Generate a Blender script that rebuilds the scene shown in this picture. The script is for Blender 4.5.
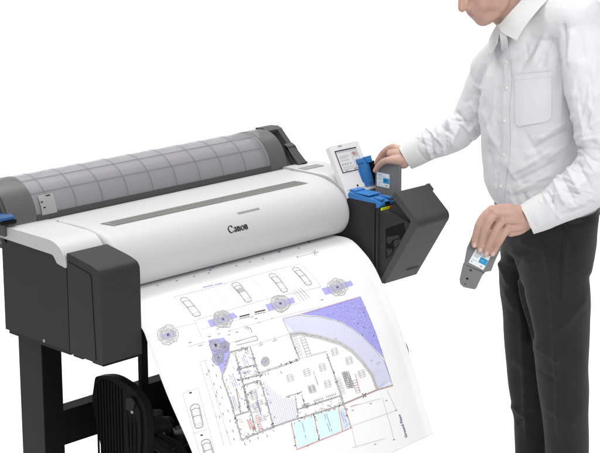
import bpy, bmesh, math, random
import numpy as np
from mathutils import Vector, Matrix, noise
from mathutils.bvhtree import BVHTree
random.seed(7)
for o in list(bpy.data.objects): bpy.data.objects.remove(o)
S = bpy.context.scene
COL = S.collection

# ------------------------------------------------------------------ camera, world, lamps, exposure
FPX, VPX, HOR, CX, CY = 1720.0, 2050.0, -210.0, 300.0, 226.5      # surveyed from the photograph (600 x 453)
pitch = math.atan((CY - HOR) / FPX)
_up = np.array([0, -math.cos(pitch), -math.sin(pitch)])
_ex = np.array([(VPX - CX) / FPX, (HOR - CY) / FPX, 1.0]); _ex /= np.linalg.norm(_ex)
ROT = np.array([_ex, np.cross(_up, _ex), _up])
CAM = np.array([-2.793, -3.509, 2.222])
cd = bpy.data.cameras.new('camera'); cam = bpy.data.objects.new('camera', cd); COL.objects.link(cam)
cd.sensor_width = 36; cd.lens = FPX / 600 * 36; cd.clip_end = 200; cd.clip_start = .05
rgt, upv, fwd = ROT @ np.array([1, 0, 0]), ROT @ np.array([0, -1, 0]), ROT @ np.array([0, 0, 1])
cam.matrix_world = Matrix(((rgt[0], upv[0], -fwd[0], CAM[0]), (rgt[1], upv[1], -fwd[1], CAM[1]), (rgt[2], upv[2], -fwd[2], CAM[2]), (0, 0, 0, 1)))
S.camera = cam
FLAT = np.array([fwd[0], fwd[1], 0]); FLAT /= np.linalg.norm(FLAT)
RIGHT = np.array([rgt[0], rgt[1], 0]); RIGHT /= np.linalg.norm(RIGHT)

def at(px, py, h):
    """point seen at (px, py) of the photograph, h metres in front of the tripod"""
    v = ROT @ np.array([(px - CX) / FPX, (py - CY) / FPX, 1.0])
    return Vector(CAM + v * (h / float(v @ FLAT)))
def proj(P):
    c = (np.asarray(P) - CAM) @ ROT
    return np.stack([CX + FPX * c[..., 0] / c[..., 2], CY + FPX * c[..., 1] / c[..., 2]], -1)

world = bpy.data.worlds.new('World'); S.world = world; world.use_nodes = True
bg = world.node_tree.nodes['Background']; bg.inputs[0].default_value = (1, 1, 1, 1); bg.inputs[1].default_value = .30

def area(name, loc, target, sx, sy, power, spread=180, col=(1, 1, 1)):
    l = bpy.data.lights.new(name, 'AREA'); l.shape = 'RECTANGLE'; l.size = sx; l.size_y = sy; l.energy = power; l.color = col
    l.spread = math.radians(spread)
    o = bpy.data.objects.new(name, l); COL.objects.link(o); o.location = loc
    o.rotation_euler = (Vector(target) - Vector(loc)).to_track_quat('-Z', 'Y').to_euler()
    return o
def stage(r, h, z): return tuple(CAM[i] + RIGHT[i] * r + FLAT[i] * h if i < 2 else z for i in range(3))
area('key_softbox', stage(1.2, 2.0, 3.2), stage(.1, 5.2, .75), 3.0, 2.6, 128)
area('top_softbox', stage(-.3, 5.7, 4.0), stage(-.2, 5.5, .9), 2.4, 1.8, 34)
area('left_softbox', stage(-3.4, 4.8, 3.6), stage(.2, 5.3, .9), 1.8, 2.2, 30)
area('backdrop_light', stage(0, 10.6, 5.2), stage(0, 10.6, 0), 13, 7.0, 490, 110)
S.view_settings.view_transform = 'Standard'; S.view_settings.look = 'None'; S.view_settings.exposure = 0; S.view_settings.gamma = 1

# ------------------------------------------------------------------ materials
def mat(name, col, rough=.5, spec=.5, noise_scale=0, bump=0, var=0, metallic=0, coat=0, sheen=0, sss=0, detail=4):
    m = bpy.data.materials.new(name); m.use_nodes = True
    nt = m.node_tree; b = nt.nodes['Principled BSDF']
    b.inputs['Base Color'].default_value = (*col, 1); b.inputs['Roughness'].default_value = rough
    b.inputs['Specular IOR Level'].default_value = spec; b.inputs['Metallic'].default_value = metallic
    b.inputs['Coat Weight'].default_value = coat
    b.inputs['Sheen Weight'].default_value = sheen
    if sss:
        b.inputs['Subsurface Weight'].default_value = sss; b.inputs['Subsurface Radius'].default_value = (.012, .005, .003); b.inputs['Subsurface Scale'].default_value = 1
    if noise_scale:
        tc = nt.nodes.new('ShaderNodeTexCoord'); n = nt.nodes.new('ShaderNodeTexNoise'); n.inputs['Scale'].default_value = noise_scale; n.inputs['Detail'].default_value = detail
        nt.links.new(tc.outputs['Object'], n.inputs['Vector'])
        if var:
            r = nt.nodes.new('ShaderNodeMix'); r.data_type = 'RGBA'
            r.inputs['A'].default_value = (*[c * (1 - var) for c in col], 1); r.inputs['B'].default_value = (*[min(1, c * (1 + var)) for c in col], 1)
            n2 = nt.nodes.new('ShaderNodeTexNoise'); n2.inputs['Scale'].default_value = noise_scale * .12; n2.inputs['Detail'].default_value = 3
            nt.links.new(tc.outputs['Object'], n2.inputs['Vector'])
            nt.links.new(n2.outputs['Fac'], r.inputs['Factor']); nt.links.new(r.outputs['Result'], b.inputs['Base Color'])
        if bump:
            bp = nt.nodes.new('ShaderNodeBump'); bp.inputs['Strength'].default_value = bump; bp.inputs['Distance'].default_value = .001
            nt.links.new(n.outputs['Fac'], bp.inputs['Height']); nt.links.new(bp.outputs['Normal'], b.inputs['Normal'])
    return m
M = {}
M['backdrop'] = mat('white_backdrop_paper', (.92, .92, .92), .9, .1, 40, .02)
M['white'] = mat('white_plastic', (.48, .48, .485), .40, .32, 900, .05, .015)
M['trim'] = mat('white_plastic_trim', (.50, .50, .505), .45, .28, 900, .05, .015)
M['panelwhite'] = mat('white_plastic_brightened', (.66, .66, .665), .42, .28, 900, .05, .015)  # same plastic as the covers, brightened in colour in place of light
M['door'] = mat('charcoal_door_plastic', (.050, .050, .051), .5, .3, 1400, .10, .05)
M['bluedark'] = mat('dark_blue_lever_plastic', (.015, .07, .19), .45, .3)
M['dark'] = mat('charcoal_plastic', (.026, .026, .0265), .6, .2, 1400, .12, .06)
M['dark2'] = mat('charcoal_plastic_smooth', (.024, .024, .0245), .5, .2, 1400, .10, .05)
M['gap'] = mat('shadow_gap_plastic', (.008, .008, .008), .8, .1)
M['black'] = mat('black_powder_coat', (.004, .004, .0043), .6, .12, 900, .1, .1)
M['legside'] = mat('dark_powder_coat', (.016, .016, .0165), .6, .2, 900, .1, .06)  # dark coat; on the legs its lighter tone carries the lit side
M['slot'] = mat('grey_vent_plastic', (.17, .17, .16), .6, .3, 600, .1, .05)
M['deckgrey'] = mat('grey_recess_plastic', (.24, .24, .24), .6, .3)
M['bracket'] = mat('grey_bracket_plastic', (.055, .057, .055), .5, .3, 900, .1, .08)
M['blue'] = mat('blue_lever_plastic', (.03, .16, .42), .4, .4, 900, .06, .12)
M['cartridge'] = mat('grey_cartridge_plastic', (.165, .165, .168), .5, .35, 700, .08, .06)
M['label'] = mat('white_label', (.70, .74, .76), .5, .3)
M['labelblue'] = mat('blue_label_ink', (.02, .27, .52), .5, .3)
M['labelgrey'] = mat('grey_label_ink', (.30, .34, .37), .6, .3)
M['brown'] = mat('brown_plug', (.05, .03, .02), .5, .3)
M['yellow'] = mat('yellow_strip', (.75, .68, .03), .5, .3)
M['green'] = mat('green_strip', (.45, .62, .04), .5, .3)
M['redstrip'] = mat('red_strip', (.6, .12, .08), .5, .3)
M['metal'] = mat('brushed_metal_rod', (.30, .30, .30), .35, .5, 300, .05, .1, metallic=.15)
M['logo'] = mat('black_logo_ink', (.012, .012, .014), .4, .3)
M['paper'] = mat('white_plotter_paper', (.85, .85, .855), .75, .2, 300, .04)
INK = {'k': (.02, .02, .02), 'd': (.20, .20, .20), 'g': (.33, .33, .32), 'g2': (.52, .52, .51), 'l': (.50, .50, .50), 'p': (.42, .40, .76), 'p2': (.37, .35, .76),
       'p3': (.52, .51, .86), 'q': (.72, .72, .86), 'q2': (.70, .67, .82), 'v': (.27, .25, .50), 'v2': (.50, .50, .68), 'v3': (.50, .47, .72), 'c': (.66, .84, .88), 'c2': (.66, .74, .80), 'r': (.60, .27, .23), 'r2': (.62, .38, .42),
       'r3': (.55, .40, .38), 'b': (.07, .07, .30), 'b2': (.19, .18, .52), 'k2': (.06, .05, .18), 'k3': (.09, .06, .05)}
for k, c in INK.items(): M['ink_' + k] = mat('printed_ink_' + k, c, .7, .2)
M['skin'] = mat('skin', (.455, .285, .23), .48, .35, 260, .5, .20, sss=.10)
_nt = M['skin'].node_tree; _b = _nt.nodes['Principled BSDF']; _src = _b.inputs['Base Color'].links[0].from_socket
_at = _nt.nodes.new('ShaderNodeAttribute'); _at.attribute_name = 'flush'; _mx = _nt.nodes.new('ShaderNodeMix'); _mx.data_type = 'RGBA'; _mx.inputs['B'].default_value = (.44, .19, .15, 1)
_nt.links.new(_at.outputs['Fac'], _mx.inputs['Factor']); _nt.links.new(_src, _mx.inputs['A']); _nt.links.new(_mx.outputs['Result'], _b.inputs['Base Color'])
M['nail'] = mat('fingernail', (.60, .41, .36), .3, .5)
M['lip'] = mat('lip', (.42, .19, .17), .45, .4, 200, .1)
M['hair'] = mat('black_hair', (.012, .010, .009), .45, .4, 400, .4)
M['shirt'] = mat('white_cotton', (.612, .612, .632), .85, .15, 1300, .25, .012, sheen=.15)
M['cuff'] = mat('white_cotton_cuff', (.62, .615, .61), .85, .15, 1300, .25, .012, sheen=.15)
M['trousers'] = mat('black_wool', (.018, .0163, .0165), .85, .2, 1200, .8, .25, sheen=.12)
M['belt'] = mat('black_leather', (.010, .010, .011), .4, .4, 500, .2)
M['shoe'] = mat('black_shoe_leather', (.010, .010, .010), .3, .5, 300, .1)
M['button'] = mat('shirt_button', (.60, .60, .58), .3, .5)
M['screenwhite'] = mat('screen_white', (.60, .61, .62), .15, .5)
M['screenframe'] = mat('screen_dark_frame', (.03, .03, .035), .3, .5)
M['screengrey'] = mat('screen_grey', (.33, .34, .36), .2, .5)
M['screenred'] = mat('screen_red', (.45, .16, .15), .2, .5)
for k in ('shirt', 'cuff'):      # crumpled cotton: a second, larger bump under the weave
    nt = M[k].node_tree; b = nt.nodes['Principled BSDF']; old = b.inputs['Normal'].links[0].from_node
    tc = nt.nodes.new('ShaderNodeTexCoord'); n = nt.nodes.new('ShaderNodeTexNoise'); n.inputs['Scale'].default_value = 16; n.inputs['Detail'].default_value = 5; n.inputs['Distortion'].default_value = 1.6; n.inputs['Roughness'].default_value = .55
    try: n.noise_type = 'RIDGED_MULTIFRACTAL'
    except Exception: pass
    nt.links.new(tc.outputs['Object'], n.inputs['Vector']); bp = nt.nodes.new('ShaderNodeBump'); bp.inputs['Strength'].default_value = .28 if k == 'shirt' else .10; bp.inputs['Distance'].default_value = .006
    nt.links.new(n.outputs['Fac'], bp.inputs['Height']); nt.links.new(bp.outputs['Normal'], old.inputs['Normal'])
def translucent(name, col, fac):
    m = bpy.data.materials.new(name); m.use_nodes = True; nt = m.node_tree; b = nt.nodes['Principled BSDF']
    b.inputs['Base Color'].default_value = (*col, 1); b.inputs['Roughness'].default_value = .32; b.inputs['Specular IOR Level'].default_value = .35
    t = nt.nodes.new('ShaderNodeBsdfTransparent'); mx = nt.nodes.new('ShaderNodeMixShader'); mx.inputs[0].default_value = fac
    nt.links.new(t.outputs[0], mx.inputs[1]); nt.links.new(b.outputs[0], mx.inputs[2]); nt.links.new(mx.outputs[0], nt.nodes['Material Output'].inputs['Surface'])
    return m
M['smoke'] = translucent('smoked_clear_plastic', (.30, .29, .31), .50)
M['smokerib'] = translucent('smoked_clear_plastic_rib', (.235, .23, .245), .52)
M['smokeend'] = translucent('smoked_end_plastic', (.115, .117, .113), .78)
M['roll'] = mat('rolled_media', (.60, .57, .635), .7, .2, 60, .1, .08)
M['rolllabel'] = mat('roll_cover_sticker', (.29, .29, .29), .6, .2)

# ------------------------------------------------------------------ helpers
def link(name, me, parent=None, mats=()):
    o = bpy.data.objects.new(name, me); COL.objects.link(o)
    for m in mats: me.materials.append(m)
    if parent is not None:
        o.parent = parent
        me.transform(Matrix.Translation(-origin(parent)))
    return o
def origin(o):
    v = Vector((0, 0, 0))
    while o is not None: v += Vector(o.location); o = o.parent
    return v
def build(name, bm, m, parent=None, bevel=0, seg=2, smooth=35, base=None):
    if bevel:
        es = [e for e in bm.edges if len(e.link_faces) == 2 and e.calc_face_angle(0) > .5]
        bmesh.ops.bevel(bm, geom=es, offset=bevel, segments=seg, profile=.5, affect='EDGES', clamp_overlap=True)
    bmesh.ops.recalc_face_normals(bm, faces=bm.faces[:])
    me = bpy.data.meshes.new(name); bm.to_mesh(me); bm.free()
    if smooth: me.shade_smooth(); me.set_sharp_from_angle(angle=math.radians(smooth))
    o = link(name, me, parent, m if isinstance(m, (list, tuple)) else [m])
    if base is not None and parent is None:
        o.location = base; me.transform(Matrix.Translation(-Vector(base)))
    return o
def empty(name, loc): o = bpy.data.objects.new(name, None); COL.objects.link(o); o.location = loc; o.empty_display_size = .1; return o
def tag(o, label=None, cat=None, group=None, kind=None):
    for k, v in (('label', label), ('category', cat), ('group', group), ('kind', kind)):
        if v: o[k] = v
    return o
def box(bm, x0, x1, y0, y1, z0, z1, mi=0, mtx=None):
    vs = [bm.verts.new((x, y, z)) for x in (x0, x1) for y in (y0, y1) for z in (z0, z1)]
    for f in ((0, 1, 3, 2), (4, 6, 7, 5), (0, 4, 5, 1), (2, 3, 7, 6), (0, 2, 6, 4), (1, 5, 7, 3)):
        fc = bm.faces.new([vs[i] for i in f]); fc.material_index = mi
    if mtx is not None: bmesh.ops.transform(bm, matrix=mtx, verts=vs)
    return vs
def rounded(pts, rad, n=6):
    """polygon with rounded corners; rad = list of radii"""
    out = []; N = len(pts)
    for i in range(N):
        p = Vector(pts[i]); a = Vector(pts[i - 1]); b = Vector(pts[(i + 1) % N]); r = rad[i] if isinstance(rad, (list, tuple)) else rad
        if r <= 0: out.append(tuple(p)); continue
        d1 = (a - p); d2 = (b - p); r = min(r, d1.length * .48, d2.length * .48); s = p + d1.normalized() * r; e = p + d2.normalized() * r
        for k in range(n + 1):
            t = k / n; out.append(tuple(s.lerp(p, t).lerp(p.lerp(e, t), t)))
    return out
def prism(bm, prof, x0, x1, mi=0, taper=None):
    """(Y, Z) outline pushed along X"""
    A = [bm.verts.new((x0, y, z)) for y, z in prof]; B = [bm.verts.new((x1, y, z)) for y, z in prof]
    n = len(prof)
    fs = [bm.faces.new(A[::-1]), bm.faces.new(B)]
    for i in range(n): fs.append(bm.faces.new((A[i], A[(i + 1) % n], B[(i + 1) % n], B[i])))
    for f in fs: f.material_index = mi
    return A + B
def slab(bm, corners, thick, mi=0):
    """plate from an outline of 3-D points, given thickness along its normal"""
    c = [Vector(p) for p in corners]; n = (c[1] - c[0]).cross(c[2] - c[0]).normalized()
    A = [bm.verts.new(p) for p in c]; B = [bm.verts.new(p + n * thick) for p in c]
    k = len(c); fs = [bm.faces.new(A[::-1]), bm.faces.new(B)]
    for i in range(k): fs.append(bm.faces.new((A[i], A[(i + 1) % k], B[(i + 1) % k], B[i])))
    for f in fs: f.material_index = mi
    return A + B
def catmull(P, n):
    P = [np.array(p, float) for p in P]; E = [2 * P[0] - P[1]] + P + [2 * P[-1] - P[-2]]; out = []
    for i in range(len(P) - 1):
        p0, p1, p2, p3 = E[i:i + 4]
        for k in range(n):
            t = k / n; out.append(.5 * (2 * p1 + (p2 - p0) * t + (2 * p0 - 5 * p1 + 4 * p2 - p3) * t * t + (3 * p1 - p0 - 3 * p2 + p3) * t ** 3))
    out.append(P[-1]); return np.array(out)
def tube(bm, pts, n=6, seg=14, cap=True, mi=0):
    """tapering tube with round ends; pts = (x, y, z, r) or (x, y, z, r, squash, (normal))"""
    C = catmull([(*p[0], p[1]) for p in pts], n); P = C[:, :3]; R = np.maximum(C[:, 3], 1e-4)
    T = np.gradient(P, axis=0); T /= np.linalg.norm(T, axis=1)[:, None] + 1e-12
    u = np.cross(T[0], (0, 0, 1.0)); 
    if np.linalg.norm(u) < 1e-3: u = np.cross(T[0], (0, 1.0, 0))
    u /= np.linalg.norm(u); rings = []
    secs = []
    if cap:
        for a in (.1, .45, .8, 1.1, 1.35): secs.append((P[0] - T[0] * R[0] * math.cos(a), R[0] * math.sin(a), T[0]))
    for i in range(len(P)): secs.append((P[i], R[i], T[i]))
    if cap:
        for a in (1.35, 1.1, .8, .45, .1): secs.append((P[-1] + T[-1] * R[-1] * math.cos(a), R[-1] * math.sin(a), T[-1]))
    for c, r, t in secs:
        u = u - t * (u @ t); u /= np.linalg.norm(u); v = np.cross(t, u)
        rings.append([bm.verts.new(c + (u * math.cos(2 * math.pi * k / seg) + v * math.sin(2 * math.pi * k / seg)) * r) for k in range(seg)])
    for a, b in zip(rings, rings[1:]):
        for k in range(seg): bm.faces.new((a[k], a[(k + 1) % seg], b[(k + 1) % seg], b[k])).material_index = mi
    bm.faces.new(rings[0][::-1]).material_index = mi; bm.faces.new(rings[-1]).material_index = mi
def ellipsoid(bm, c, axes, rad, nu=16, nv=10):
    mtx = Matrix.Translation(Vector(c)) @ Matrix((axes[0], axes[1], axes[2])).transposed().to_4x4() @ Matrix.Diagonal((*rad, 1))
    bmesh.ops.create_uvsphere(bm, u_segments=nu, v_segments=nv, radius=1, matrix=mtx)
def loft(bm, rings, mi=0, cap=True):
    V = [[bm.verts.new(p) for p in r] for r in rings]; n = len(V[0])
    for a, b in zip(V, V[1:]):
        for k in range(n): bm.faces.new((a[k], a[(k + 1) % n], b[(k + 1) % n], b[k])).material_index = mi
    if cap: bm.faces.new(V[0][::-1]).material_index = mi; bm.faces.new(V[-1]).material_index = mi
    return V
def voxel(name, bm, size, smooth=4, lam=.5):
    """weld overlapping closed shells into one continuous skin; returns numpy verts and a mesh"""
    bmesh.ops.recalc_face_normals(bm, faces=bm.faces[:])
    me = bpy.data.meshes.new(name); bm.to_mesh(me); bm.free()
    o = bpy.data.objects.new(name, me); COL.objects.link(o)
    md = o.modifiers.new('weld', 'REMESH'); md.mode = 'VOXEL'; md.voxel_size = size; md.adaptivity = 0
    dg = bpy.context.evaluated_depsgraph_get(); dg.update()
    res = bpy.data.meshes.new_from_object(o.evaluated_get(dg)); bpy.data.objects.remove(o); bpy.data.meshes.remove(me)
    n = len(res.vertices); co = np.empty(n * 3, np.float32); res.vertices.foreach_get('co', co); co = co.reshape(-1, 3).astype(float)
    ed = np.empty(len(res.edges) * 2, np.int32); res.edges.foreach_get('vertices', ed); ed = ed.reshape(-1, 2)
    deg = np.bincount(ed.ravel(), minlength=n)[:, None]
    def lap(x):
        s = np.stack([np.bincount(ed[:, 0], x[ed[:, 1], k], n) + np.bincount(ed[:, 1], x[ed[:, 0], k], n) for k in range(x.shape[1])], 1)
        return s / np.maximum(deg, 1)
    for i in range(smooth):
        co += lam * (lap(co) - co); co -= lam * .96 * .55 * (lap(co) - co)
    return res, co, lap
def normals(me):
    nn = np.empty(len(me.vertices) * 3, np.float32); me.vertices.foreach_get('normal', nn); return nn.reshape(-1, 3).astype(float)
def setco(me, co): me.vertices.foreach_set('co', co.astype(np.float32).ravel()); me.update()

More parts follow.
